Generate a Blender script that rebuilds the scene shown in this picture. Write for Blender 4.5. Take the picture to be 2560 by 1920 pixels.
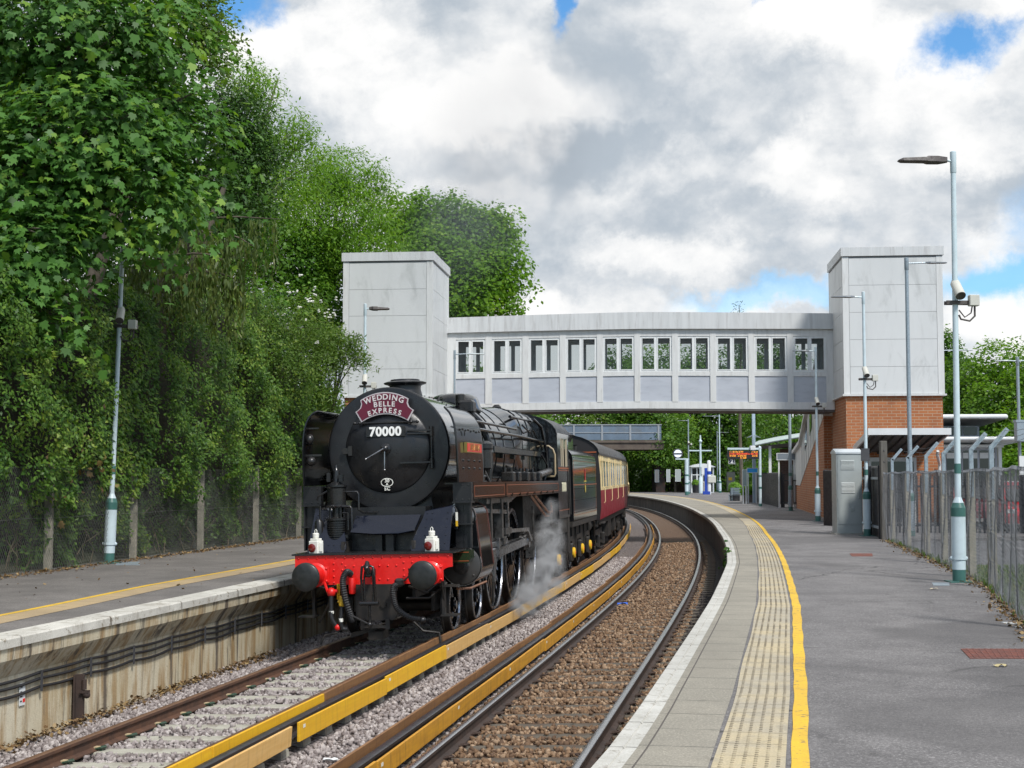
import bpy, math, random
import numpy as np
from mathutils import Vector, Matrix
PI = math.pi
R = math.radians
SC = bpy.context.scene
COL = SC.collection
for o in list(bpy.data.objects):
    bpy.data.objects.remove(o)

# ------------------------------------------------------------------ camera
FPX, HOR, CAMZ = 3555.6, 1193.0, 2.56
PITCH = math.atan((HOR - 960) / FPX)
cd = bpy.data.cameras.new('camera')
cd.sensor_width = 36.0
cd.lens = 36.0 * FPX / 2560
cd.clip_start = 0.1
cd.clip_end = 6000
cam = bpy.data.objects.new('camera', cd)
COL.objects.link(cam)
cam.location = (0, 0, CAMZ)
cam.rotation_euler = (PI / 2 + PITCH, 0, 0)
SC.camera = cam

# ------------------------------------------------------------------ sun, sky
SUN_EL, SUN_AZ = 50.0, 149.0     # azimuth clockwise from +Y (the view direction)
sd = bpy.data.lights.new('sun', 'SUN')
sd.energy = 3.3
sd.angle = R(9.0)
sd.color = (1.0, 0.965, 0.91)
sun = bpy.data.objects.new('sun', sd)
COL.objects.link(sun)
_d = Vector((math.sin(R(SUN_AZ)) * math.cos(R(SUN_EL)), math.cos(R(SUN_AZ)) * math.cos(R(SUN_EL)), math.sin(R(SUN_EL))))
sun.rotation_euler = _d.to_track_quat('Z', 'Y').to_euler()
SC.view_settings.view_transform = 'Standard'
SC.view_settings.look = 'None'
SC.view_settings.exposure = 0.25
SC.view_settings.gamma = 1.0
SC.view_settings.use_curve_mapping = False


class NT:
    """small helper to write node trees"""
    def __init__(s, tree):
        s.t = tree
        s.n = tree.nodes
        s.l = tree.links
        s.n.clear()

    def node(s, typ, **kw):
        nd = s.n.new(typ)
        for k, v in kw.items():
            if k == 'ins':
                for i, val in v.items():
                    s.put(nd, i, val)
            else:
                setattr(nd, k, v)
        return nd

    def put(s, nd, i, val):
        sock = nd.inputs[i]
        if isinstance(val, bpy.types.NodeSocket):
            s.l.new(val, sock)
        else:
            sock.default_value = val

    def math(s, op, a, b=0.0, c=0.0, clamp=False):
        nd = s.node('ShaderNodeMath', operation=op, use_clamp=clamp)
        for i, v in enumerate((a, b, c)):
            s.put(nd, i, v)
        return nd.outputs[0]

    def vmath(s, op, a, b=(0, 0, 0)):
        nd = s.node('ShaderNodeVectorMath', operation=op)
        s.put(nd, 0, a)
        s.put(nd, 1, b)
        return nd.outputs['Value'] if op in ('LENGTH', 'DOT_PRODUCT', 'DISTANCE') else nd.outputs[0]

    def mix(s, f, a, b, blend='MIX'):
        nd = s.node('ShaderNodeMix', data_type='RGBA', blend_type=blend)
        nd.clamp_factor = True
        s.put(nd, 0, f)
        s.put(nd, 6, col4(a))
        s.put(nd, 7, col4(b))
        return nd.outputs[2]

    def noise(s, vec, scale, detail=4.0, rough=0.55, dist=0.0):
        nd = s.node('ShaderNodeTexNoise')
        if vec is not None:
            s.put(nd, 'Vector', vec)
        nd.inputs['Scale'].default_value = scale
        nd.inputs['Detail'].default_value = detail
        nd.inputs['Roughness'].default_value = rough
        nd.inputs['Distortion'].default_value = dist
        return nd.outputs[0]

    def ramp(s, f, lo, hi):
        nd = s.node('ShaderNodeMapRange', interpolation_type='SMOOTHSTEP')
        s.put(nd, 0, f)
        nd.inputs[1].default_value = lo
        nd.inputs[2].default_value = hi
        return nd.outputs[0]

    def scale(s, vec, sc):
        nd = s.node('ShaderNodeMapping')
        s.put(nd, 'Vector', vec)
        nd.inputs['Scale'].default_value = sc
        return nd.outputs[0]


def col4(c):
    if isinstance(c, bpy.types.NodeSocket):
        return c
    return (c[0], c[1], c[2], 1.0)


def look(px, py):
    """direction from the viewpoint through a point of the picture"""
    x, v = (px - 1280) / FPX, (960 - py) / FPX
    c, s = math.cos(PITCH), math.sin(PITCH)
    return Vector((x, c - s * v, s + c * v)).normalized()


def at(px, py, Y):
    """world point on that line at distance Y ahead"""
    d = look(px, py)
    return Vector((0, 0, CAMZ)) + d * (Y / d.y)


def AX(px, Y):
    return (px - 1280) / FPX * Y * (math.cos(PITCH) + math.sin(PITCH) * 0.03)


def AZ(py, Y):
    return at(1280, py, Y).z


w = bpy.data.worlds.new("World")
SC.world = w
w.use_nodes = True
nt = NT(w.node_tree)
geo = nt.node('ShaderNodeTexCoord')
dirv = nt.vmath('NORMALIZE', geo.outputs['Generated'])
sky = nt.node('ShaderNodeTexSky', sky_type='NISHITA')
sky.sun_disc = False
sky.sun_elevation = R(SUN_EL)
sky.sun_rotation = R(SUN_AZ)
sky.air_density = 1.0
sky.dust_density = 0.3
sky.ozone_density = 2.0
sep = nt.node('ShaderNodeSeparateXYZ')
nt.put(sep, 0, dirv)
den = nt.math('ADD', nt.math('MAXIMUM', sep.outputs[2], 0.0), 0.10)
comb = nt.node('ShaderNodeCombineXYZ')
nt.put(comb, 0, nt.math('DIVIDE', sep.outputs[0], den))
nt.put(comb, 1, nt.math('DIVIDE', sep.outputs[1], den))
plane = comb.outputs[0]
nbig = nt.noise(plane, 0.55, 8.0, 0.58, 0.35)
nmid = nt.noise(nt.scale(dirv, (1, 1, 1.5)), 4.6, 10.0, 0.62, 0.5)
nfin = nt.noise(nt.scale(dirv, (1, 1, 1.5)), 22.0, 8.0, 0.6, 0.2)
# warped direction, so that openings and grey undersides get ragged edges
wn = nt.node('ShaderNodeTexNoise', ins={'Vector': dirv})
wn.inputs['Scale'].default_value = 9.0
wn.inputs['Detail'].default_value = 9.0
wn.inputs['Roughness'].default_value = 0.65
wdir = nt.vmath('ADD', dirv, nt.vmath('MULTIPLY', nt.vmath('SUBTRACT', wn.outputs[1], (0.5, 0.5, 0.5)), (0.115, 0.115, 0.10)))


def spot(px, py, rx, ry):
    d = look(px, py)
    v = nt.vmath('MULTIPLY', nt.vmath('SUBTRACT', wdir, tuple(d)), (FPX / rx, FPX / max(rx, ry), FPX / ry))
    return nt.ramp(nt.vmath('LENGTH', v), 1.5, 0.45)


def spots(lst):
    acc = None
    for e in lst:
        k = e[4] if len(e) > 4 else 1.0
        m = nt.math('MULTIPLY', spot(*e[:4]), k)
        acc = m if acc is None else nt.math('MAXIMUM', acc, m)
    return acc


holes = spots([(2428, 140, 84, 58), (1425, 22, 36, 62), (575, -25, 90, 50), (2560, 695, 240, 62, 0.9), (1960, 745, 230, 34, 0.6),
               (2200, 715, 120, 40, 0.6), (1905, 20, 24, 20, 0.6), (2790, 560, 170, 160, 0.9), (-200, -300, 300, 160), (3200, 0, 300, 250, 0.8)])
greys = spots([(1620, 90, 240, 190, 1.0), (1500, 400, 190, 80, 0.85), (1180, 370, 170, 70, 0.75), (1820, 230, 230, 120, 0.75), (880, 330, 260, 120, 0.45),
               (1250, 690, 220, 50, 0.5), (2130, 600, 260, 80, 0.55), (2250, 40, 160, 80, 0.8), (2420, 470, 180, 70, 0.5), (1040, 130, 120, 130, 0.35),
               (1650, -250, 900, 200, 0.8), (1900, 560, 260, 70, 0.45)])
whites = spots([(760, 90, 230, 80), (1000, 200, 180, 110, 0.8), (2060, 90, 150, 90), (1960, 300, 150, 90, 0.7), (1330, 270, 160, 70, 0.8), (1880, 765, 160, 30), (2480, 820, 140, 60),
                (1700, 640, 260, 50, 0.5), (2330, 300, 200, 90, 0.9), (1310, 800, 200, 40, 0.7)])
body = nt.math('MULTIPLY_ADD', nmid, 0.95, nt.math('MULTIPLY', nbig, 0.35))
nbil = nt.node('ShaderNodeTexVoronoi', feature='F1', ins={'Vector': nt.vmath('MULTIPLY', wdir, (1, 1, 1.4)), 'Scale': 9.0})
nbil.inputs['Detail'].default_value = 2.0
nbil.inputs['Roughness'].default_value = 0.55
body = nt.math('MULTIPLY_ADD', nfin, 0.40, body)
body = nt.math('MULTIPLY_ADD', nbil.outputs[0], -0.42, nt.math('ADD', body, 0.13))
shade = nt.math('SUBTRACT', nt.math('MULTIPLY_ADD', whites, 0.22, body), nt.math('MULTIPLY', greys, 0.33))
lit = nt.ramp(shade, 0.23, 0.78)
cloud = nt.mix(lit, (0.45, 0.51, 0.575), (0.96, 0.957, 0.95))
cover = nt.math('SUBTRACT', 1.0, holes, clamp=True)
thin = nt.ramp(nt.math('MULTIPLY_ADD', nfin, 0.35, nbig), 0.43, 0.60)
cover = nt.math('MULTIPLY', cover, nt.math('MULTIPLY_ADD', thin, 0.10, 0.90))
# mostly clear sky behind the viewpoint
behind = nt.ramp(nt.math('MULTIPLY_ADD', nbig, 0.8, sep.outputs[1]), 0.05, 0.55)
cover = nt.math('MULTIPLY', cover, nt.math('MULTIPLY_ADD', behind, 0.4, 0.6))
bgs = nt.node('ShaderNodeBackground', ins={0: nt.mix(1.0, sky.outputs[0], (0.55, 0.93, 1.16), 'MULTIPLY'), 1: 0.13})
bgc = nt.node('ShaderNodeBackground', ins={0: cloud, 1: 0.90})
mx = nt.node('ShaderNodeMixShader')
nt.put(mx, 0, cover)
nt.l.new(bgs.outputs[0], mx.inputs[1])
nt.l.new(bgc.outputs[0], mx.inputs[2])
wo = nt.node('ShaderNodeOutputWorld')
nt.l.new(mx.outputs[0], wo.inputs[0])

# ------------------------------------------------------------------ materials
MATS = {}


def pbr(name, color, rough=0.6, metal=0.0, var=0.0, vscale=3.0, bump=0.0, bscale=40.0, color2=None, spec=0.5, coat=0.0, stretch=(1, 1, 1), dirt=None, dscale=1.0, demax=0.6, emit=0.0):
    """painted / mineral surface: two tone noise variation, optional blotchy wear, optional fine bump"""
    if name in MATS:
        return MATS[name]
    m = bpy.data.materials.new(name)
    m.use_nodes = True
    t = NT(m.node_tree)
    tc = t.node('ShaderNodeTexCoord')
    p = t.scale(tc.outputs['Object'], stretch)
    b = t.node('ShaderNodeBsdfPrincipled')
    c = color
    c2 = color2 or tuple(min(1, x * (1 - var)) for x in color)
    if var > 0 or color2:
        c = t.mix(t.ramp(t.noise(p, vscale, 6.0, 0.6), 0.35, 0.68), color, c2)
    if dirt:
        c = t.mix(t.math('MULTIPLY', t.ramp(t.noise(p, dscale, 8.0, 0.68, 0.6), 0.5, 0.7), demax), c, dirt)
    t.put(b, 'Base Color', col4(c))
    b.inputs['Roughness'].default_value = rough
    if var > 0 or color2:
        amp = min(0.22, rough * 0.7)
        t.put(b, 'Roughness', t.math('MULTIPLY_ADD', t.ramp(t.noise(p, vscale * 2.3 + 1.0, 7.0, 0.65, 0.3), 0.3, 0.7), amp, rough - amp * 0.4))
    b.inputs['Metallic'].default_value = metal
    b.inputs['Specular IOR Level'].default_value = spec
    if coat:
        b.inputs['Coat Weight'].default_value = coat
        b.inputs['Coat Roughness'].default_value = 0.06
    if emit:
        t.put(b, 'Emission Color', col4(color))
        b.inputs['Emission Strength'].default_value = emit
    if bump > 0:
        bp = t.node('ShaderNodeBump')
        bp.inputs['Strength'].default_value = 1.0
        bp.inputs['Distance'].default_value = bump
        t.put(bp, 'Height', t.noise(p, bscale, 4.0, 0.6))
        t.put(b, 'Normal', bp.outputs[0])
    o = t.node('ShaderNodeOutputMaterial')
    t.l.new(b.outputs[0], o.inputs[0])
    MATS[name] = m
    return m


def leafmat(name, c1, c2, c3, trans=0.35, rough=0.5):
    """leaf: colour runs c1-c2-c3 with the 'tint' stored for each leaf; thin, lets some light through"""
    m = bpy.data.materials.new(name)
    m.use_nodes = True
    t = NT(m.node_tree)
    a = t.node('ShaderNodeAttribute', attribute_name='tint')
    c = t.mix(t.ramp(a.outputs['Fac'], 0.0, 0.55), c1, c2)
    c = t.mix(t.ramp(a.outputs['Fac'], 0.6, 1.0), c, c3)
    b = t.node('ShaderNodeBsdfPrincipled', ins={'Base Color': c})
    b.inputs['Roughness'].default_value = rough
    b.inputs['Specular IOR Level'].default_value = 0.35
    tr = t.node('ShaderNodeBsdfTranslucent', ins={0: t.mix(1.0, c, (1.25, 1.3, 0.6), 'MULTIPLY')})
    mxs = t.node('ShaderNodeMixShader')
    mxs.inputs[0].default_value = trans
    t.l.new(b.outputs[0], mxs.inputs[1])
    t.l.new(tr.outputs[0], mxs.inputs[2])
    o = t.node('ShaderNodeOutputMaterial')
    t.l.new(mxs.outputs[0], o.inputs[0])
    return m


def glass(name, tint=(0.02, 0.025, 0.03), mixv=0.5, rough=0.03):
    """window pane: part mirror, part clear"""
    if name in MATS:
        return MATS[name]
    m = bpy.data.materials.new(name)
    m.use_nodes = True
    t = NT(m.node_tree)
    g = t.node('ShaderNodeBsdfPrincipled')
    g.inputs['Base Color'].default_value = col4(tint)
    g.inputs['Roughness'].default_value = rough
    g.inputs['Specular IOR Level'].default_value = 0.7
    tr = t.node('ShaderNodeBsdfTransparent')
    tr.inputs[0].default_value = (0.80, 0.84, 0.85, 1)
    mxs = t.node('ShaderNodeMixShader')
    mxs.inputs[0].default_value = mixv
    t.l.new(tr.outputs[0], mxs.inputs[1])
    t.l.new(g.outputs[0], mxs.inputs[2])
    o = t.node('ShaderNodeOutputMaterial')
    t.l.new(mxs.outputs[0], o.inputs[0])
    MATS[name] = m
    return m


def brickmat(name, c1, c2, mortar, axis='XZ', rough=0.8):
    m = bpy.data.materials.new(name)
    m.use_nodes = True
    t = NT(m.node_tree)
    tc = t.node('ShaderNodeTexCoord')
    s = t.node('ShaderNodeSeparateXYZ')
    t.put(s, 0, tc.outputs['Object'])
    cb = t.node('ShaderNodeCombineXYZ')
    # horizontal coordinate runs round corners
    t.put(cb, 0, t.math('ADD', s.outputs[0], s.outputs[1]))
    t.put(cb, 1, s.outputs[2])
    br = t.node('ShaderNodeTexBrick')
    t.put(br, 'Vector', cb.outputs[0])
    br.inputs['Color1'].default_value = col4(c1)
    br.inputs['Color2'].default_value = col4(c2)
    br.inputs['Mortar'].default_value = col4(mortar)
    br.inputs['Scale'].default_value = 1.0
    br.inputs['Brick Width'].default_value = 0.33
    br.inputs['Row Height'].default_value = 0.112
    br.inputs['Mortar Size'].default_value = 0.009
    br.inputs['Bias'].default_value = -0.1
    b = t.node('ShaderNodeBsdfPrincipled')
    v = t.noise(tc.outputs['Object'], 1.3, 5.0, 0.6)
    t.put(b, 'Base Color', t.mix(t.math('MULTIPLY', t.ramp(v, 0.4, 0.75), 0.35), br.outputs[0], (0.16, 0.06, 0.03)))
    b.inputs['Roughness'].default_value = rough
    bp = t.node('ShaderNodeBump')
    bp.inputs['Distance'].default_value = 0.006
    bp.invert = True
    t.put(bp, 'Height', br.outputs['Fac'])
    t.put(b, 'Normal', bp.outputs[0])
    o = t.node('ShaderNodeOutputMaterial')
    t.l.new(b.outputs[0], o.inputs[0])
    MATS[name] = m
    return m


# ------------------------------------------------------------------ mesh building
class MB:
    def __init__(s):
        s.v, s.f, s.mi, s.cur = [], [], [], 0

    def add(s, vs, fs):
        o = len(s.v)
        s.v += [tuple(v) for v in vs]
        for f in fs:
            s.f.append([i + o for i in f])
            s.mi.append(s.cur)
        return s

    def box(s, x0, x1, y0, y1, z0, z1, rot=None, bev=0.0):
        cx, cy, cz = (x0 + x1) / 2, (y0 + y1) / 2, (z0 + z1) / 2
        hx, hy, hz = abs(x1 - x0) / 2, abs(y1 - y0) / 2, abs(z1 - z0) / 2
        if bev <= 0:
            vs = [(sx * hx, sy * hy, sz * hz) for sz in (-1, 1) for sy in (-1, 1) for sx in (-1, 1)]
            fs = [(0, 2, 3, 1), (4, 5, 7, 6), (0, 1, 5, 4), (2, 6, 7, 3), (0, 4, 6, 2), (1, 3, 7, 5)]
        else:
            vs, idx = [], {}
            for sz in (-1, 1):
                for sy in (-1, 1):
                    for sx in (-1, 1):
                        for k, (a, b, c) in enumerate(((0, bev, bev), (bev, 0, bev), (bev, bev, 0))):
                            idx[(sx, sy, sz, k)] = len(vs)
                            vs.append((sx * (hx - a), sy * (hy - b), sz * (hz - c)))
            fs = []
            I = idx
            for sg in (-1, 1):
                for k in range(3):
                    q = []
                    for a, b in ((-1, -1), (1, -1), (1, 1), (-1, 1)):
                        t3 = [0, 0, 0]
                        t3[k] = sg
                        t3[(k + 1) % 3] = a
                        t3[(k + 2) % 3] = b
                        q.append(I[(t3[0], t3[1], t3[2], k)])
                    fs.append(q if sg > 0 else q[::-1])
            for k in range(3):
                k1, k2 = (k + 1) % 3, (k + 2) % 3
                for a in (-1, 1):
                    for b in (-1, 1):
                        def g(e, kk):
                            t3 = [0, 0, 0]
                            t3[k], t3[k1], t3[k2] = e, a, b
                            return I[(t3[0], t3[1], t3[2], kk)]
                        q = [g(-1, k1), g(1, k1), g(1, k2), g(-1, k2)]
                        fs.append(q if a * b > 0 else q[::-1])
            for sx in (-1, 1):
                for sy in (-1, 1):
                    for sz in (-1, 1):
                        q = [I[(sx, sy, sz, 0)], I[(sx, sy, sz, 1)], I[(sx, sy, sz, 2)]]
                        fs.append(q if sx * sy * sz > 0 else q[::-1])
        if rot is not None:
            vs = [rot @ Vector(v) for v in vs]
        return s.add([(v[0] + cx, v[1] + cy, v[2] + cz) for v in vs], fs)

    def obox(s, c, ux, uy, uz, hx, hy, hz):
        """box about c along three unit directions"""
        c, ux, uy, uz = Vector(c), Vector(ux), Vector(uy), Vector(uz)
        vs = [c + ux * (a * hx) + uy * (b * hy) + uz * (d * hz) for d in (-1, 1) for b in (-1, 1) for a in (-1, 1)]
        return s.add(vs, [(0, 2, 3, 1), (4, 5, 7, 6), (0, 1, 5, 4), (2, 6, 7, 3), (0, 4, 6, 2), (1, 3, 7, 5)])

    def bar(s, p, q, w, h, up=(0, 0, 1)):
        p, q = Vector(p), Vector(q)
        d = q - p
        L = d.length
        d.normalize()
        u = Vector(up)
        a = d.cross(u)
        if a.length < 1e-4:
            a = d.cross(Vector((1, 0, 0)))
        a.normalize()
        b = a.cross(d)
        return s.obox((p + q) / 2, d, a, b, L / 2, w / 2, h / 2)

    def tube(s, pts, r, n=8, caps=True):
        pts = [Vector(p) for p in pts]
        rs = r if isinstance(r, (list, tuple)) else [r] * len(pts)
        vs, fs = [], []
        prev = None
        for i, p in enumerate(pts):
            d = (pts[min(i + 1, len(pts) - 1)] - pts[max(i - 1, 0)])
            if d.length < 1e-9:
                d = Vector((0, 0, 1))
            d.normalize()
            if prev is None:
                a = d.cross(Vector((0, 0, 1)))
                if a.length < 1e-3:
                    a = d.cross(Vector((1, 0, 0)))
            else:
                a = prev - d * prev.dot(d)
                if a.length < 1e-4:
                    a = d.cross(Vector((0, 1, 0.3)))
            a.normalize()
            prev = a
            b = d.cross(a)
            for k in range(n):
                t = 2 * PI * k / n
                vs.append(p + (a * math.cos(t) + b * math.sin(t)) * rs[i])
        m = len(pts)
        for i in range(m - 1):
            for k in range(n):
                k2 = (k + 1) % n
                fs.append((i * n + k, i * n + k2, (i + 1) * n + k2, (i + 1) * n + k))
        if caps:
            fs.append(tuple(range(n))[::-1])
            fs.append(tuple(range((m - 1) * n, m * n)))
        return s.add(vs, fs)

    def lathe(s, prof, o=(0, 0, 0), axis='Z', n=24, a0=0.0, a1=2 * PI, cap=True):
        """profile [(radius, along)] turned about an axis through o"""
        o = Vector(o)
        full = abs(a1 - a0 - 2 * PI) < 1e-6
        cnt = n if full else n + 1
        vs, fs = [], []
        for r, h in prof:
            for k in range(cnt):
                t = a0 + (a1 - a0) * k / n
                c, q = math.cos(t) * r, math.sin(t) * r
                v = {'Z': (c, q, h), 'Y': (q, h, c), 'X': (h, c, q)}[axis]
                vs.append(o + Vector(v))
        m = len(prof)
        for i in range(m - 1):
            for k in range(n):
                k2 = (k + 1) % cnt
                fs.append((i * cnt + k, i * cnt + k2, (i + 1) * cnt + k2, (i + 1) * cnt + k))
        if cap and full:
            if prof[0][0] > 1e-6:
                fs.append(tuple(range(cnt))[::-1])
            if prof[-1][0] > 1e-6:
                fs.append(tuple(range((m - 1) * cnt, m * cnt)))
        return s.add(vs, fs)

    def cyl(s, p, q, r, n=12, r2=None):
        return s.tube([p, q], [r, r if r2 is None else r2], n)

    def prism(s, poly, d):
        """planar polygon (3d points) pushed along d"""
        d = Vector(d)
        n = len(poly)
        vs = [Vector(p) for p in poly] + [Vector(p) + d for p in poly]
        fs = [tuple(range(n))[::-1], tuple(range(n, 2 * n))]
        for i in range(n):
            j = (i + 1) % n
            fs.append((i, j, n + j, n + i))
        return s.add(vs, fs)

    def sphere(s, c, r, n=10, m=6, sz=1.0):
        return s.lathe([(max(r * math.sin(PI * i / m), 1e-5), -r * sz * math.cos(PI * i / m)) for i in range(m + 1)], c, 'Z', n, cap=False)

    def grid(s, rows):
        """rows of points joined as quads"""
        n = len(rows[0])
        vs = [p for r in rows for p in r]
        fs = [(i * n + k, i * n + k + 1, (i + 1) * n + k + 1, (i + 1) * n + k) for i in range(len(rows) - 1) for k in range(n - 1)]
        return s.add(vs, fs)

    def build(s, name, mats, parent=None, smooth=35, loc=None):
        me = bpy.data.meshes.new(name)
        me.from_pydata(s.v, [], s.f)
        ml = mats if isinstance(mats, (list, tuple)) else [mats]
        for m in ml:
            me.materials.append(m)
        if len(ml) > 1:
            me.polygons.foreach_set('material_index', s.mi)
        me.update()
        if smooth:
            me.shade_smooth()
            me.set_sharp_from_angle(angle=R(smooth))
        o = bpy.data.objects.new(name, me)
        COL.objects.link(o)
        if parent is not None:
            o.parent = parent
        if loc is not None:
            o.location = loc
        return o


    def _parts(s):
        # loose pieces of the mesh, each as a list of faces
        par = list(range(len(s.v)))

        def root(i):
            while par[i] != i:
                par[i] = par[par[i]]
                i = par[i]
            return i
        for f in s.f:
            r0 = root(f[0])
            for i in f[1:]:
                par[root(i)] = r0
        out = {}
        for k, f in enumerate(s.f):
            out.setdefault(root(f[0]), []).append(k)
        return list(out.values())

    def split(s, name, mats, parent, per=1, smooth=0):
        """like build, but every loose piece (or run of per pieces) becomes a part of its own"""
        ps = s._parts()
        res = []
        for i in range(0, len(ps), per):
            m = MB()
            used = {}
            for k in sum(ps[i:i + per], []):
                m.f.append([used.setdefault(v, len(used)) for v in s.f[k]])
                m.mi.append(s.mi[k])
            m.v = [s.v[v] for v in used]
            res.append(m.build(name, mats, parent, smooth=smooth))
        return res


def tag(o, label=None, cat=None, group=None, kind=None):
    if label:
        o['label'] = label
    if cat:
        o['category'] = cat
    if group:
        o['group'] = group
    if kind:
        o['kind'] = kind
    return o


def thing(name, label, cat, loc=(0, 0, 0), rz=0.0, group=None):
    o = bpy.data.objects.new(name, None)
    o.empty_display_size = 0.2
    COL.objects.link(o)
    o.location = loc
    o.rotation_euler = (0, 0, rz)
    return tag(o, label, cat, group)


def copy_tree(o, parent=None):
    c = o.copy()
    COL.objects.link(c)
    if parent is not None:
        c.parent = parent
    for ch in list(o.children):
        copy_tree(ch, c)
    return c


def text_mesh(body, size, depth=0.006, spacing=1.0, bold=0.0):
    """letters as a list of (verts, faces), lying in x-z, facing -y, centred"""
    cu = bpy.data.curves.new('lettering', 'FONT')
    cu.body = body
    cu.size = size
    cu.extrude = depth / 2
    cu.offset = bold
    cu.space_character = spacing
    cu.align_x = 'CENTER'
    cu.align_y = 'CENTER'
    cu.resolution_u = 4
    o = bpy.data.objects.new('lettering', cu)
    COL.objects.link(o)
    dg = bpy.context.evaluated_depsgraph_get()
    dg.update()
    me = o.evaluated_get(dg).to_mesh()
    vs = [Vector((v.co.x, -v.co.z, v.co.y)) for v in me.vertices]
    fs = [tuple(p.vertices) for p in me.polygons]
    o.evaluated_get(dg).to_mesh_clear()
    bpy.data.objects.remove(o)
    bpy.data.curves.remove(cu)
    return vs, fs


def put_text(mb, body, size, origin, ux=(1, 0, 0), uz=(0, 0, 1), depth=0.006, spacing=1.0, bold=0.0):
    vs, fs = text_mesh(body, size, depth, spacing, bold)
    ux, uz = Vector(ux), Vector(uz)
    uy = uz.cross(ux)
    mb.add([Vector(origin) + ux * v.x + uy * v.y + uz * v.z for v in vs], fs)
    return mb


# ------------------------------------------------------------------ the curve of the line
CO = (6.966, 6.339, -3.691, 0.863, 0.636, -0.917)


def c2(Y):
    if Y < 4:
        return c2(4) + (Y - 4) * c2s(4)
    if Y > 126:
        return c2(126) + c2s(126) * (Y - 126) - 0.0012 * (Y - 126) ** 2
    t = (Y - 60) / 60
    return sum(c * t ** k for k, c in enumerate(CO))


def c2s(Y):
    if Y < 4:
        Y = 4
    if Y > 126:
        return c2s(126) - 0.0024 * (Y - 126)
    t = (Y - 60) / 60
    return sum(k * c * t ** (k - 1) for k, c in enumerate(CO) if k) / 60


def on(Y, o, z=0.0):
    """point beside the right-hand track's centre line: o metres to the right, at height z"""
    s = c2s(Y)
    n = math.sqrt(1 + s * s)
    return Vector((c2(Y) + o / n, Y - o * s / n, z))


def lerp(tab, Y):
    if Y <= tab[0][0]:
        return tab[0][1]
    for (a, b), (c, d) in zip(tab, tab[1:]):
        if Y <= c:
            return b + (d - b) * (Y - a) / (c - a)
    return tab[-1][1]


def ys(a, b, step=1.0):
    n = max(1, int(round((b - a) / step)))
    return [a + (b - a) * i / n for i in range(n + 1)]


def sweep(mb, prof, Y, closed=False):
    """prof(Y) -> [(offset, z)], swept along the line"""
    rows = []
    for y in Y:
        r = [on(y, o, z) for o, z in prof(y)]
        if closed:
            r.append(r[0])
        rows.append(r)
    # wind so that faces look up / outwards for profiles given left to right
    rows2 = [list(r) for r in rows]
    n = len(rows2[0])
    vs = [p for r in rows2 for p in r]
    fs = [(i * n + k, i * n + k + 1, (i + 1) * n + k + 1, (i + 1) * n + k) for i in range(len(rows2) - 1) for k in range(n - 1)]
    mb.add(vs, fs)
    return mb


def np_mesh(name, verts, faces_n, loops, mat, parent=None, tint=None, smooth=False):
    """fast mesh: verts (N,3), all faces with faces_n corners"""
    me = bpy.data.meshes.new(name)
    nv = len(verts)
    nf = len(loops) // faces_n
    me.vertices.add(nv)
    me.vertices.foreach_set('co', np.asarray(verts, np.float32).ravel())
    me.loops.add(len(loops))
    me.loops.foreach_set('vertex_index', np.asarray(loops, np.int32))
    me.polygons.add(nf)
    me.polygons.foreach_set('loop_start', np.arange(nf, dtype=np.int32) * faces_n)
    me.polygons.foreach_set('loop_total', np.full(nf, faces_n, np.int32))
    me.update(calc_edges=True)
    if tint is not None:
        a = me.attributes.new('tint', 'FLOAT', 'FACE')
        a.data.foreach_set('value', np.asarray(tint, np.float32))
    for m in (mat if isinstance(mat, (list, tuple)) else [mat]):
        me.materials.append(m)
    if smooth:
        me.shade_smooth()
    o = bpy.data.objects.new(name, me)
    COL.objects.link(o)
    if parent is not None:
        o.parent = parent
    return o


RNG = np.random.default_rng(7)
random.seed(11)

# ================================================================== THE SETTING
def strip(name, prof, Y, mats, parent=None, matk=None, closed=False, smooth=0, kind=None):
    """sheet or bar following the line; stores 'along' and 'off' on its points"""
    vs, al, of = [], [], []
    n = None
    s = 0.0
    last = None
    for y in Y:
        pr = list(prof(y))
        if closed:
            pr = pr + [pr[0]]
        n = len(pr)
        c = on(y, 0)
        if last is not None:
            s += (c - last).length
        last = c
        for o_, z_ in pr:
            vs.append(on(y, o_, z_))
            al.append(s)
            of.append(o_)
    fs, mi = [], []
    for i in range(len(Y) - 1):
        for k in range(n - 1):
            fs.append((i * n + k, i * n + k + 1, (i + 1) * n + k + 1, (i + 1) * n + k))
            mi.append(matk(k) if matk else 0)
    if closed:      # end caps
        fs.append(tuple(range(n - 1)))
        mi.append(0)
        fs.append(tuple(range(len(vs) - n, len(vs) - 1)))
        mi.append(0)
    me = bpy.data.meshes.new(name)
    me.from_pydata([tuple(v) for v in vs], [], fs)
    for m in (mats if isinstance(mats, (list, tuple)) else [mats]):
        me.materials.append(m)
    me.polygons.foreach_set('material_index', mi)
    for nm, dat in (('along', al), ('off', of)):
        a = me.attributes.new(nm, 'FLOAT', 'POINT')
        a.data.foreach_set('value', dat)
    me.update()
    if smooth:
        me.shade_smooth()
        me.set_sharp_from_angle(angle=R(smooth))
    o = bpy.data.objects.new(name, me)
    COL.objects.link(o)
    if parent is not None:
        o.parent = parent
    if kind:
        o['kind'] = kind
    return o


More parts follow.
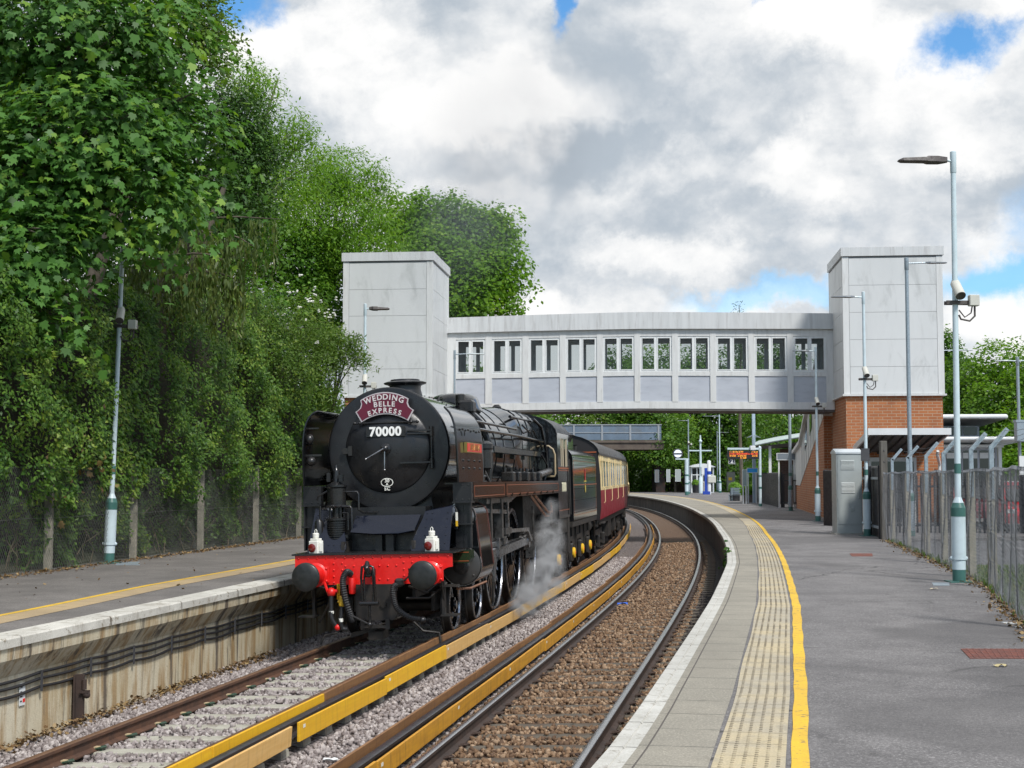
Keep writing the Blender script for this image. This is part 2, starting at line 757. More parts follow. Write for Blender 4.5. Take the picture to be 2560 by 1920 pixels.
def slabmat(name, color, color2, joint=None, jl=0.6, jw=0.012, cross=None, rough=0.85, dirt=(0.05, 0.045, 0.04), demax=0.5, speck=0.35, jstrength=0.8, dscale=2.2, bump=0.002, chips=None, spots=0.35, patch=0.35, crack=0.0):
    """paving: joints every jl metres along the line, cross joints at given offsets, speckle and grime"""
    m = bpy.data.materials.new(name)
    m.use_nodes = True
    t = NT(m.node_tree)
    tc = t.node('ShaderNodeTexCoord')
    P = tc.outputs['Object']
    al = t.node('ShaderNodeAttribute', attribute_name='along').outputs['Fac']
    c = t.mix(t.ramp(t.noise(P, 1.6, 6.0, 0.62), 0.32, 0.68), color, color2)
    fine = t.noise(P, 62.0, 3.0, 0.75)
    c = t.mix(t.math('MULTIPLY', t.ramp(fine, 0.5, 0.72), speck), c, tuple(min(1, x * 2.2 + 0.03) for x in color))
    c = t.mix(t.math('MULTIPLY', t.ramp(fine, 0.48, 0.3), speck), c, tuple(x * 0.35 for x in color))
    c = t.mix(t.math('MULTIPLY', t.ramp(t.noise(P, dscale, 9.0, 0.7, 0.8), 0.52, 0.74), demax), c, dirt)
    # old patches, trodden-in spots
    vp = t.node('ShaderNodeTexVoronoi', ins={'Vector': P, 'Scale': 3.1})
    c = t.mix(t.math('MULTIPLY', t.ramp(vp.outputs['Distance'], 0.075, 0.05), spots), c, tuple(x * 0.35 for x in color))
    c = t.mix(t.math('MULTIPLY', t.ramp(t.noise(P, 0.33, 3.0, 0.5, 1.0), 0.47, 0.60), patch), c, tuple(x * 0.72 for x in color2))
    if crack:
        vc = t.node('ShaderNodeTexVoronoi', feature='DISTANCE_TO_EDGE', ins={'Vector': t.vmath('ADD', P, t.vmath('MULTIPLY', t.node('ShaderNodeTexNoise', ins={'Vector': P, 'Scale': 2.5}).outputs[1], (.5, .5, 0))), 'Scale': 0.33})
        c = t.mix(t.math('MULTIPLY', t.ramp(vc.outputs['Distance'], 0.011, 0.003), t.math('MULTIPLY', t.ramp(t.noise(P, 0.5, 3.0), 0.42, 0.6), crack)), c, (0.03, 0.028, 0.027))
        vg = t.node('ShaderNodeTexVoronoi', ins={'Vector': P, 'Scale': 1.7})
        c = t.mix(t.math('MULTIPLY', t.ramp(vg.outputs['Distance'], 0.045, 0.035), 0.5), c, tuple(x * 1.7 for x in color))
    if chips:
        c = t.mix(t.ramp(t.noise(t.scale(P, (1, 1, 1)), 9.0, 9.0, 0.75), 0.56, 0.62), c, chips)
    if joint:
        w1 = t.math('ADD', al, t.math('MULTIPLY', t.math('SUBTRACT', t.noise(P, 9.0, 3.0), 0.5), 0.03))
        fr = t.math('ABSOLUTE', t.math('SUBTRACT', t.math('FRACT', t.math('DIVIDE', w1, jl)), 0.5))
        j = t.ramp(fr, 0.5 - jw / jl, 0.5 - jw / jl * 0.35)
        c = t.mix(t.math('MULTIPLY', j, t.math('MULTIPLY', t.ramp(t.noise(P, 3.0, 5.0), 0.25, 0.6), jstrength)), c, joint)
    b = t.node('ShaderNodeBsdfPrincipled')
    t.put(b, 'Base Color', c)
    b.inputs['Roughness'].default_value = rough
    bp = t.node('ShaderNodeBump')
    bp.inputs['Distance'].default_value = bump
    t.put(bp, 'Height', fine)
    t.put(b, 'Normal', bp.outputs[0])
    o = t.node('ShaderNodeOutputMaterial')
    t.l.new(b.outputs[0], o.inputs[0])
    return m


M_asph = slabmat('asphalt', (0.168, 0.160, 0.158), (0.116, 0.110, 0.110), speck=0.8, demax=0.42, dirt=(0.065, 0.058, 0.064), dscale=0.45, bump=0.006, crack=0.8, patch=0.5)
M_asph_old = slabmat('old asphalt', (0.175, 0.160, 0.148), (0.125, 0.115, 0.107), speck=0.5, demax=0.4, dirt=(0.05, 0.045, 0.04), dscale=0.8, bump=0.004)
M_paver = slabmat('paving slabs', (0.285, 0.262, 0.215), (0.235, 0.218, 0.18), joint=(0.075, 0.07, 0.06), jl=0.62, jw=0.016, demax=0.35, dirt=(0.12, 0.105, 0.08), speck=0.4)
M_tact = slabmat('tactile slabs', (0.47, 0.39, 0.245), (0.355, 0.32, 0.255), joint=(0.12, 0.10, 0.07), jl=0.40, jw=0.014, demax=0.7, dirt=(0.25, 0.225, 0.18), speck=0.25)
M_cop = slabmat('white edge paint', (0.55, 0.54, 0.50), (0.44, 0.43, 0.39), joint=(0.07, 0.065, 0.055), jl=0.92, jw=0.02, demax=0.55, dirt=(0.26, 0.24, 0.20), speck=0.2, dscale=5.0, chips=(0.30, 0.28, 0.24))
M_coping_side = slabmat('coping face', (0.30, 0.27, 0.22), (0.16, 0.145, 0.12), joint=(0.03, 0.028, 0.025), jl=0.92, jw=0.03, demax=0.8, dirt=(0.05, 0.045, 0.04), speck=0.2, dscale=3.0)
M_yell = slabmat('yellow line paint', (0.72, 0.45, 0.03), (0.62, 0.38, 0.04), demax=0.4, dirt=(0.16, 0.12, 0.06), speck=0.15, dscale=6.0, chips=(0.22, 0.16, 0.08))
M_groove = pbr('groove dirt', (0.10, 0.09, 0.08), 0.95)

E2 = [(7, 1.33), (8.2, 1.39), (8.9, 1.44), (10.5, 1.50), (13.2, 1.555), (16.3, 1.61), (20, 1.66), (28.5, 1.68), (36, 1.55), (46, 1.33), (68, 1.12), (175, 1.1)]
YL2 = [(7, 2.51), (8.4, 2.555), (11.7, 2.645), (19.2, 2.755), (28.5, 2.74), (43, 2.70), (69, 3.05), (107, 3.9), (175, 4.4)]
PZ = 0.88
FENCE = [(3.3, 5.0), (5.75, 16.11), (7.14, 21.3), (8.44, 28.5), (10.09, 38.75)]


def fence_x(Y):
    return lerp([(b, a) for a, b in FENCE], Y)


def right_edge(Y):
    if Y < 38.75:
        return (fence_x(Y) + 0.12 - c2(Y)) * 0.985
    return min(16.0, (10.2 - c2(38.75)) + (Y - 38.75) * 1.2)


plat = strip('platform', lambda Y: [(lerp(E2, Y) + 0.34, -0.5), (lerp(E2, Y) + 0.34, PZ - 0.03), (lerp(E2, Y) + 0.3, PZ), (right_edge(Y), PZ), (right_edge(Y) + 0.02, -0.5)],
             ys(2, 172, 1.0), [M_asph], kind='structure')
M_wall2 = pbr('sooty platform wall', (0.060, 0.052, 0.046), 0.9, var=0.5, vscale=1.2, stretch=(1, 1, 0.35), dirt=(0.17, 0.14, 0.11), dscale=2.6, demax=0.55, bump=0.01, bscale=9)
strip('platform_wall', lambda Y: [(lerp(E2, Y) + 0.16, -0.5), (lerp(E2, Y) + 0.16, PZ - 0.115)], ys(2, 172, 1.0), [M_wall2], plat)
# coping slabs: nosing, white band split by two grooves
strip('coping', lambda Y: [(lerp(E2, Y) + 0.17, PZ - 0.115), (lerp(E2, Y), PZ - 0.115), (lerp(E2, Y), PZ - 0.012), (lerp(E2, Y) + 0.012, PZ + 0.003), (lerp(E2, Y) + 0.095, PZ + 0.004), (lerp(E2, Y) + 0.1, PZ - 0.006),
                           (lerp(E2, Y) + 0.108, PZ - 0.006), (lerp(E2, Y) + 0.113, PZ + 0.004), (lerp(E2, Y) + 0.185, PZ + 0.004)],
      ys(2, 172, 0.8), [M_coping_side, M_cop], plat, matk=lambda k: 0 if k < 2 else 1)
strip('paving', lambda Y: [(lerp(E2, Y) + 0.185, PZ + 0.004), (lerp(E2, Y) + 0.24, PZ + 0.004), (lerp(E2, Y) + 0.243, PZ + 0.0005), (lerp(E2, Y) + 0.250, PZ + 0.0005), (lerp(E2, Y) + 0.253, PZ + 0.0045), (lerp(YL2, Y) - 0.47, PZ + 0.0045)],
      ys(2, 172, 0.8), [M_paver, M_groove], plat, matk=lambda k: 1 if k in (1, 2, 3) else 0)
tact = strip('tactile_paving', lambda Y: [(lerp(YL2, Y) - 0.445 + 0.008 * math.sin(Y * 1.3), PZ + 0.0055), (lerp(YL2, Y) - 0.03, PZ + 0.0055)], ys(2, 172, 0.4), [M_tact], plat)
yl = strip('yellow_line', lambda Y: [(lerp(YL2, Y) + 0.004 * math.sin(Y * 5.1), PZ + 0.005), (lerp(YL2, Y) + 0.105 + 0.005 * math.sin(Y * 3.7), PZ + 0.005)], ys(2, 172, 0.25), [M_yell], plat)
# raised blisters of the tactile paving
mb = MB()
y = 7.2
while y < 50:
    for k in range(6):
        p = on(y, lerp(YL2, y) - 0.445 + 0.04 + k * 0.0667, PZ + 0.0055)
        mb.lathe([(0.0135, 0), (0.010, 0.005)], p, 'Z', 6)
    y += 0.0667
mb.build('tactile_blisters', M_tact, plat, smooth=0)

# ---- far platform on the left
E1 = [(6, -5.33), (24, -5.36), (60, -5.3), (170, -5.3)]
YL1 = [(6, -6.5), (14, -6.6), (17.4, -6.76), (21, -7.0), (140, -6.95)]
M_cop1 = slabmat('worn white nosing', (0.60, 0.58, 0.52), (0.46, 0.44, 0.39), joint=(0.08, 0.06, 0.045), jl=2.1, jw=0.03, demax=0.95, dirt=(0.19, 0.145, 0.095), speck=0.25, dscale=2.4, chips=(0.25, 0.22, 0.17))
plat1 = strip('platform', lambda Y: [(-10.7, 0.6), (-10.7, PZ), (lerp(E1, Y) - 0.35, PZ), (lerp(E1, Y) - 0.35, 0.0)], ys(6, 172, 1.2), [M_asph_old], kind='structure')
M_conc = bpy.data.materials.new('stained concrete')
M_conc.use_nodes = True
t = NT(M_conc.node_tree)
P = t.node('ShaderNodeTexCoord').outputs['Object']
c = t.mix(t.ramp(t.noise(P, 0.8, 6.0, 0.6), 0.3, 0.7), (0.50, 0.43, 0.29), (0.60, 0.545, 0.42))
c = t.mix(t.math('MULTIPLY', t.ramp(t.noise(t.scale(P, (2.4, 2.4, 0.28)), 2.0, 7.0, 0.66, 0.4), 0.42, 0.64), 0.85), c, (0.30, 0.18, 0.065))
c = t.mix(t.math('MULTIPLY', t.ramp(t.noise(t.scale(P, (3.1, 3.1, 0.35)), 1.1, 7.0, 0.7, 0.6), 0.52, 0.64), 0.9), c, (0.085, 0.07, 0.055))
c = t.mix(t.math('MULTIPLY', t.ramp(t.noise(P, 26.0, 4.0, 0.7), 0.56, 0.7), 0.4), c, (0.17, 0.14, 0.09))
al = t.node('ShaderNodeAttribute', attribute_name='along').outputs['Fac']
fr = t.math('ABSOLUTE', t.math('SUBTRACT', t.math('FRACT', t.math('DIVIDE', t.math('ADD', al, t.math('MULTIPLY', t.noise(P, 5.0, 4.0), 0.12)), 3.6)), 0.5))
c = t.mix(t.math('MULTIPLY', t.ramp(fr, 0.475, 0.497), 0.85), c, (0.07, 0.055, 0.045))
b = t.node('ShaderNodeBsdfPrincipled', ins={'Base Color': c, 'Roughness': 0.88})
bp = t.node('ShaderNodeBump', ins={'Height': t.noise(P, 30.0, 5.0, 0.7)})
bp.inputs['Distance'].default_value = 0.006
t.put(b, 'Normal', bp.outputs[0])
o = t.node('ShaderNodeOutputMaterial')
t.l.new(b.outputs[0], o.inputs[0])
strip('coping', lambda Y: [(lerp(E1, Y) - 0.36, PZ - 0.01), (lerp(E1, Y) - 0.36, PZ + 0.006), (lerp(E1, Y) - 0.015, PZ + 0.005), (lerp(E1, Y), PZ - 0.012), (lerp(E1, Y) + 0.004, PZ - 0.10), (lerp(E1, Y) - 0.03, PZ - 0.105)],
      ys(6, 172, 0.7), [M_cop1], plat1)
strip('platform_wall', lambda Y: [(lerp(E1, Y) - 0.02, PZ - 0.10), (lerp(E1, Y) - 0.03, PZ - 0.235), (lerp(E1, Y) - 0.175, PZ - 0.44), (lerp(E1, Y) - 0.18, -0.6)], ys(6, 172, 0.7), [M_conc], plat1)
M_tact1 = slabmat('buff slabs', (0.42, 0.31, 0.17), (0.35, 0.265, 0.16), joint=(0.15, 0.11, 0.07), jl=0.4, jw=0.014, demax=0.3, dirt=(0.2, 0.16, 0.1), speck=0.3)
strip('tactile_paving', lambda Y: [(lerp(YL1, Y) + 0.02, PZ + 0.0045), (lerp(YL1, Y) + 0.44, PZ + 0.0045)], ys(6, 172, 0.8), [M_tact1], plat1)
strip('yellow_line', lambda Y: [(lerp(YL1, Y) - 0.09, PZ + 0.005), (lerp(YL1, Y) + 0.012, PZ + 0.005)], ys(6, 172, 0.5), [M_yell], plat1)

mb = MB()
for Y_ in (18.2,):
    a_, b_ = on(Y_, -5.53, 0), on(Y_ + .55, -5.53, 0)
    mb.add([a_ + Vector((0, 0, -.02)), b_ + Vector((0, 0, -.02)), b_ + Vector((0, 0, .40)), a_ + Vector((0, 0, .40))], [(0, 1, 2, 3)])
mb.build('repair_patch', pbr('brown render patch', (0.22, 0.10, 0.045), 0.9, color2=(0.30, 0.17, 0.09), vscale=5), plat1, smooth=0)

# ---- ground, banks
M_ground = pbr('rough grass ground', (0.075, 0.085, 0.035), 0.95, color2=(0.05, 0.065, 0.025), vscale=0.3, bump=0.03, bscale=3)
mb = MB()
mb.grid([[(x, y, -0.9) for x in (-3000, -200, 0, 200, 3000)] for y in (-3000, -100, 0, 300, 4000)])
tag(mb.build('ground', M_ground, smooth=0), kind='structure')
M_bank = pbr('leaf litter bank', (0.045, 0.038, 0.022), 0.95, color2=(0.025, 0.035, 0.014), vscale=1.1, bump=0.05, bscale=4)
strip('embankment', lambda Y: [(-10.55, 0.5), (-10.6, 0.93), (-12.2, 1.6 + 0.2 * math.sin(Y * 0.7)), (-16, 4.3 + 0.4 * math.sin(Y * 0.4)), (-24, 6.6), (-90, 7.5), (-95, -1)], ys(4, 150, 2.0), [M_bank], kind='structure')
M_park = slabmat('car park tarmac', (0.13, 0.13, 0.135), (0.10, 0.10, 0.105), speck=0.3, demax=0.2)
mb = MB()
pts = [(fence_x(Y) + 0.1, Y) for Y in (5, 16.11, 21.3, 28.5, 38.75)]
mb.grid([[(x, Y, 0.83), (70, Y, 0.83)] for x, Y in pts] + [[(23.0, 39.4, 0.83), (70, 39.4, 0.83)], [(26, 172, 0.83), (70, 172, 0.83)]])
tag(mb.build('car_park', M_park, smooth=0), kind='structure')
M_lawn = pbr('mown grass', (0.10, 0.135, 0.045), 0.95, color2=(0.07, 0.10, 0.03), vscale=2.5, bump=0.03, bscale=60)
mb = MB()
mb.grid([[(fence_x(Y) + 0.16, Y, 0.845), (fence_x(Y) + 2.0, Y, 0.862), (fence_x(Y) + 9, Y, 0.87)] for Y in (6, 12, 16.1, 20, 25, 28)])
tag(mb.build('lawn', M_lawn, smooth=0), kind='structure')

# ---- track bed
C1 = -3.45
CANT1, CANT2 = (0.0, 0.05), (-0.06, 0.0)       # left / right rail heights


def bed_z(o):
    """height of the ballast surface at an offset from the right-hand track's centre"""
    if o > 1.3:
        return -0.22 - 0.1 * min(1, (o - 1.3) / 0.3)
    if o > -1.1:
        return -0.205 + 0.04 * (o / 0.75) * 0.5
    if o > -2.3:
        return -0.20 + 0.05 * math.sin((o + 2.3) / 1.2 * PI)
    if o > -4.6:
        return -0.165 + 0.017 * (o + 3.45) / 0.75
    return -0.185 - 0.10 * min(1, (-4.6 - o) / 0.6)


def ballastmat(name, a, b_, c_):
    m = bpy.data.materials.new(name)
    m.use_nodes = True
    t = NT(m.node_tree)
    P = t.node('ShaderNodeTexCoord').outputs['Object']
    v = t.node('ShaderNodeTexVoronoi', ins={'Vector': P, 'Scale': 19.0})
    sp = t.node('ShaderNodeSeparateColor', ins={0: v.outputs['Color']})
    c = t.mix(sp.outputs[0], a, b_)
    c = t.mix(t.ramp(v.outputs['Distance'], 0.25, 0.7), c, c_)
    b = t.node('ShaderNodeBsdfPrincipled', ins={'Base Color': c, 'Roughness': 0.9})
    bp = t.node('ShaderNodeBump', ins={'Height': v.outputs['Distance']})
    bp.inputs['Distance'].default_value = 0.03
    bp.invert = True
    t.put(b, 'Normal', bp.outputs[0])
    o = t.node('ShaderNodeOutputMaterial')
    t.l.new(b.outputs[0], o.inputs[0])
    return m


M_bed_g = ballastmat('grey ballast bed', (0.17, 0.145, 0.14), (0.28, 0.24, 0.23), (0.06, 0.05, 0.045))
M_bed_b = ballastmat('brown ballast bed', (0.15, 0.085, 0.045), (0.23, 0.145, 0.085), (0.05, 0.03, 0.02))
M_bed_d = ballastmat('dark ballast bed', (0.035, 0.03, 0.028), (0.06, 0.05, 0.045), (0.015, 0.013, 0.012))  # darker tones for the bed right of the right-hand rail
BO = [-5.8, -5.2, -4.6, -3.9, -3.0, -2.3, -2.0, -1.7, -1.4, -1.05, -0.5, 0.3, 0.86, 1.3, 1.9]
strip('track_bed', lambda Y: [(o_, bed_z(o_) - 0.022) for o_ in BO], ys(3, 150, 1.0), [M_bed_g, M_bed_b, M_bed_d], kind='structure',
      matk=lambda k: 0 if BO[k + 1] <= -1.0 else (1 if BO[k + 1] <= 0.9 else 2))

# ---- rails
RAILP = [(-.07, -.159), (-.07, -.146), (-.014, -.125), (-.011, -.048), (-.036, -.036), (-.036, -.007), (-.027, 0), (.027, 0), (.036, -.007), (.036, -.036), (.011, -.048), (.014, -.125), (.07, -.146), (.07, -.159)]
M_rust = pbr('rusty rail side', (0.105, 0.048, 0.026), 0.75, color2=(0.065, 0.032, 0.02), vscale=4, dirt=(0.03, 0.018, 0.013), dscale=7, bump=0.002)
M_rusttop = pbr('brown rail head', (0.17, 0.088, 0.045), 0.5, metal=0.25, color2=(0.13, 0.068, 0.035), vscale=6)
M_dkrust = pbr('dark rail side', (0.055, 0.034, 0.026), 0.7, color2=(0.035, 0.024, 0.02), vscale=4, bump=0.002)
M_shine = pbr('polished rail head', (0.56, 0.55, 0.55), 0.27, metal=1.0, var=0.25, vscale=30)
M_third = pbr('conductor rail steel', (0.040, 0.033, 0.032), 0.5, metal=0.3, color2=(0.055, 0.045, 0.045), vscale=5, bump=0.001)
M_thirdtop = pbr('conductor rail head', (0.085, 0.08, 0.085), 0.38, metal=0.7, color2=(0.06, 0.055, 0.055), vscale=9)


def rail(o0, z0, mats, label, wide=1.0, y0=7, y1=150, tops=(5, 6, 7)):
    o = strip('rail', lambda Y: [(o0 + a * wide, z0 + b_) for a, b_ in RAILP], ys(y0, y1, 0.9), mats, matk=lambda k: 1 if k in tops else 0, closed=True, smooth=40)
    tag(o, label, 'rail')
    return o


rail(C1 - 0.7535, CANT1[0], [M_rust, M_rusttop], 'brown running rail nearest the stained concrete platform wall', y0=9)
rail(C1 + 0.7535, CANT1[1], [M_rust, M_rusttop], 'brown running rail beside the bright yellow guard boards, under the engine wheels', y0=9)
rail(-0.7535, CANT2[0], [M_dkrust, M_shine], 'silver topped running rail beside the dirty orange guard boards')
rail(0.7535, CANT2[1], [M_dkrust, M_shine], 'polished dark running rail hugging the white platform edge')
CR = [(C1 + 1.17, CANT1[1] + 0.076), (-1.16, CANT2[0] + 0.076)]


def crail(i, label):
    o0, z0 = CR[i]
    o = strip('conductor_rail', lambda Y: [(o0 + a * 1.25, z0 + b_) for a, b_ in RAILP], ys(8, 150, 0.9), [M_third, M_thirdtop], matk=lambda k: 1 if k in (5, 6, 7) else 0, closed=True, smooth=40)
    tag(o, label, 'conductor rail')


crail(0, 'dark conductor rail between bright yellow boards next to the steam engine')
crail(1, 'dark conductor rail between the dirty orange boards of the empty track')

# ---- guard boards along the conductor rails
def boardmat(name, c1, c2, edge, dk):
    m = bpy.data.materials.new(name)
    m.use_nodes = True
    t = NT(m.node_tree)
    tc = t.node('ShaderNodeTexCoord').outputs['Object']
    oi = t.node('ShaderNodeObjectInfo').outputs['Random']
    P = t.vmath('ADD', tc, t.node('ShaderNodeCombineXYZ', ins={0: t.math('MULTIPLY', oi, 40.0)}).outputs[0])
    c = t.mix(t.ramp(t.noise(t.scale(P, (0.6, 1, 9)), 3.0, 5.0, 0.6), 0.3, 0.7), c1, c2)
    c = t.mix(t.math('MULTIPLY', t.ramp(t.noise(t.scale(P, (6, 1, 0.7)), 2.2, 7.0, 0.7), 0.48, 0.72), dk), c, edge)
    c = t.mix(t.math('MULTIPLY', oi, 0.35), c, tuple(x * 0.8 for x in c2))
    b = t.node('ShaderNodeBsdfPrincipled', ins={'Base Color': c, 'Roughness': 0.6})
    o = t.node('ShaderNodeOutputMaterial')
    t.l.new(b.outputs[0], o.inputs[0])
    return m


B_peach = boardmat('bare plywood', (0.74, 0.47, 0.18), (0.66, 0.39, 0.12), (0.28, 0.15, 0.05), 0.5)
B_yel = boardmat('yellow board', (0.80, 0.47, 0.012), (0.72, 0.38, 0.014), (0.32, 0.17, 0.03), 0.55)
B_dirty = boardmat('dirty orange board', (0.64, 0.32, 0.022), (0.50, 0.24, 0.025), (0.10, 0.052, 0.02), 0.9)
B_brown = boardmat('weathered board', (0.30, 0.15, 0.055), (0.20, 0.10, 0.045), (0.06, 0.035, 0.02), 0.6)
M_tag = pbr('paper tag', (0.7, 0.68, 0.6), 0.7)
BL = 3.22


def make_board(mat, h):
    mb = MB()
    mb.box(0, BL, -0.014, 0.014, -h, 0, bev=0.003)
    o = mb.build('guard_board', mat, smooth=0)
    return o


board_src = {}
for nm, m, h in (('peach', B_peach, 0.19), ('yellow', B_yel, 0.19), ('dirty', B_dirty, 0.18), ('brown', B_brown, 0.18), ('yinner', B_yel, 0.17)):
    board_src[nm] = [m, h, None]
mb = MB()
mb.box(0.10, 0.17, -0.0165, -0.015, -0.07, -0.035)
tagmesh = mb.build('board_tag', M_tag, smooth=0)
tagme = tagmesh.data
bpy.data.objects.remove(tagmesh)
brk_me = None


def place_board(kind, Y, o_, z, label, group, flip=False, wob=0.0):
    m, h, me = board_src[kind]
    if me is None:
        o = make_board(m, h)
        board_src[kind][2] = o.data
    else:
        o = bpy.data.objects.new('guard_board', me)
        COL.objects.link(o)
    a = on(Y, o_, z)
    sl = c2s(Y)
    Y2 = Y + (BL + 0.03) / math.sqrt(1 + sl * sl)
    b_ = on(Y2, o_ + wob, z + RB.uniform(-.012, .012))
    o.location = a
    o.rotation_euler = (RB.uniform(-.07, .07), -math.asin((b_.z - a.z) / BL), math.atan2(b_.y - a.y, b_.x - a.x))
    tag(o, label, 'guard board', group)
    if kind in ('peach', 'yellow', 'dirty'):
        tg = bpy.data.objects.new('paper_tag', tagme)
        COL.objects.link(tg)
        tg.parent = o
    return Y2


RB = random.Random(5)
Y = 10.45
first = True
i = 0
seq = ['peach', 'yellow', 'yellow', 'peach', 'peach', 'yellow', 'yellow', 'peach', 'yellow', 'peach']
while Y < 74:
    kind = seq[i % len(seq)]
    if i == 0:
        lab = 'bare plywood guard board nearest the camera, with a gap before the bright yellow ones'
    elif i == 1:
        lab = 'bright yellow guard board just past the gap after the bare plywood one'
    else:
        lab = 'clean %s guard board in the row beside the steam engine track' % ('tan plywood' if kind == 'peach' else 'yellow')
    Y = place_board(kind, Y, CR[0][0] + 0.155, CR[0][1] + 0.012 + RB.uniform(-.012, .012), lab, 'clean guard boards on the near side of the engine track conductor rail', wob=RB.uniform(-.015, .015))
    if i == 0:
        Y += 0.2
    i += 1
Y = 9.2
i = 0
while Y < 74:
    Y = place_board('yinner' if i < 2 else 'brown', Y, CR[0][0] - 0.15, CR[0][1] + 0.035 + RB.uniform(-.01, .01),
                    'yellow edged guard board between the brown rail and the conductor rail' if i < 2 else 'brown guard board squeezed between engine wheels and conductor rail', 'guard boards on the engine side of the conductor rail')
    i += 1
Y = 9.55
while Y < 74:
    Y = place_board('dirty', Y, CR[1][0] + 0.145, CR[1][1] + 0.0 + RB.uniform(-.01, .01), 'dirty orange guard board with dark streaks beside the silver running rail', 'dirty orange guard boards along the empty track', wob=RB.uniform(-.012, .012))
Y = 8.9
while Y < 74:
    Y = place_board('brown', Y, CR[1][0] - 0.15, CR[1][1] + 0.02 + RB.uniform(-.015, .015), 'thin weathered guard board edging the grey ballast between the tracks', 'weathered guard boards facing the ballast strip', wob=RB.uniform(-.02, .02))

# ---- sleepers with rail clips
M_slp1 = pbr('pale concrete sleeper', (0.40, 0.385, 0.32), 0.9, color2=(0.32, 0.305, 0.25), vscale=5, dirt=(0.14, 0.10, 0.07), dscale=4, bump=0.004)
M_slp2 = pbr('dirty concrete sleeper', (0.115, 0.098, 0.075), 0.92, color2=(0.075, 0.06, 0.045), vscale=4, dirt=(0.10, 0.055, 0.03), dscale=3, bump=0.004)
M_clipg = pbr('green insulator clip', (0.035, 0.085, 0.05), 0.5, color2=(0.02, 0.03, 0.02), vscale=9)
M_clipw = pbr('clip end', (0.50, 0.40, 0.24), 0.6)
M_clipd = pbr('rusty clip', (0.055, 0.033, 0.024), 0.7)


def make_sleeper(mat, mclip, cant, light):
    sl = MB()
    rz = math.atan2(cant[1] - cant[0], 1.507)
    rot = Matrix.Rotation(-rz, 3, 'Y')
    top = (cant[0] + cant[1]) / 2 - 0.162
    vs = []
    for z, hw, hl in ((top - 0.2, 0.15, 1.27), (top - 0.008, 0.112, 1.25), (top, 0.10, 1.24)):
        for sx, sy in ((-1, -1), (1, -1), (1, 1), (-1, 1)):
            vs.append(Vector((sx * hl, sy * hw, z + sx * hl * (cant[1] - cant[0]) / 1.507)))
    sl.add(vs, [(0, 1, 5, 4), (1, 2, 6, 5), (2, 3, 7, 6), (3, 0, 4, 7), (4, 5, 9, 8), (5, 6, 10, 9), (6, 7, 11, 10), (7, 4, 8, 11), (8, 9, 10, 11)])
    o = sl.build('sleeper', mat, smooth=0)
    for r_ in (-1, 1):
        zt = cant[(r_ + 1) // 2] - 0.15
        for s in (-1, 1):
            m = MB()
            x = r_ * 0.7535 + s * 0.085
            m.tube([(x - s * 0.03, 0.045, zt + 0.012), (x + s * 0.03, 0.05, zt + 0.028), (x + s * 0.062, 0.0, zt + 0.03), (x + s * 0.03, -0.05, zt + 0.028), (x - s * 0.03, -0.045, zt + 0.012)], 0.011, 6)
            m.box(x - 0.015 + s * 0.02, x + 0.015 + s * 0.02, -0.03, 0.03, zt - 0.02, zt + 0.02)
            if light:
                m.cur = 1
                m.box(x - 0.022 - s * 0.035, x + 0.022 - s * 0.03, -0.03, 0.03, zt + 0.006, zt + 0.03)
                m.cur = 0
            m.build('rail_clip', [mclip, M_clipw], o)
    return o


def lay_sleepers(src, Y0, Y1, step, off, label, group):
    Y = Y0
    first = True
    while Y < Y1:
        s = src if first else copy_tree(src)
        first = False
        sl = c2s(Y)
        s.location = on(Y, off + RB.uniform(-.01, .01))
        s.rotation_euler = (0, 0, -math.atan(sl) + RB.uniform(-.012, .012))
        tag(s, label, 'sleeper', group)
        Y += step / math.sqrt(1 + sl * sl)


s1 = make_sleeper(M_slp1, M_clipg, CANT1, True)
lay_sleepers(s1, 11.6, 26, 0.70, C1, 'pale concrete sleeper with green clips in clean grey ballast ahead of the engine', 'pale sleepers of the engine track')
s2 = make_sleeper(M_slp2, M_clipd, CANT2, False)
lay_sleepers(s2, 10.2, 62, 0.66, 0.0, 'dirty sleeper with rusty clips sunk in brown ballast of the empty track', 'dirty sleepers of the empty track')

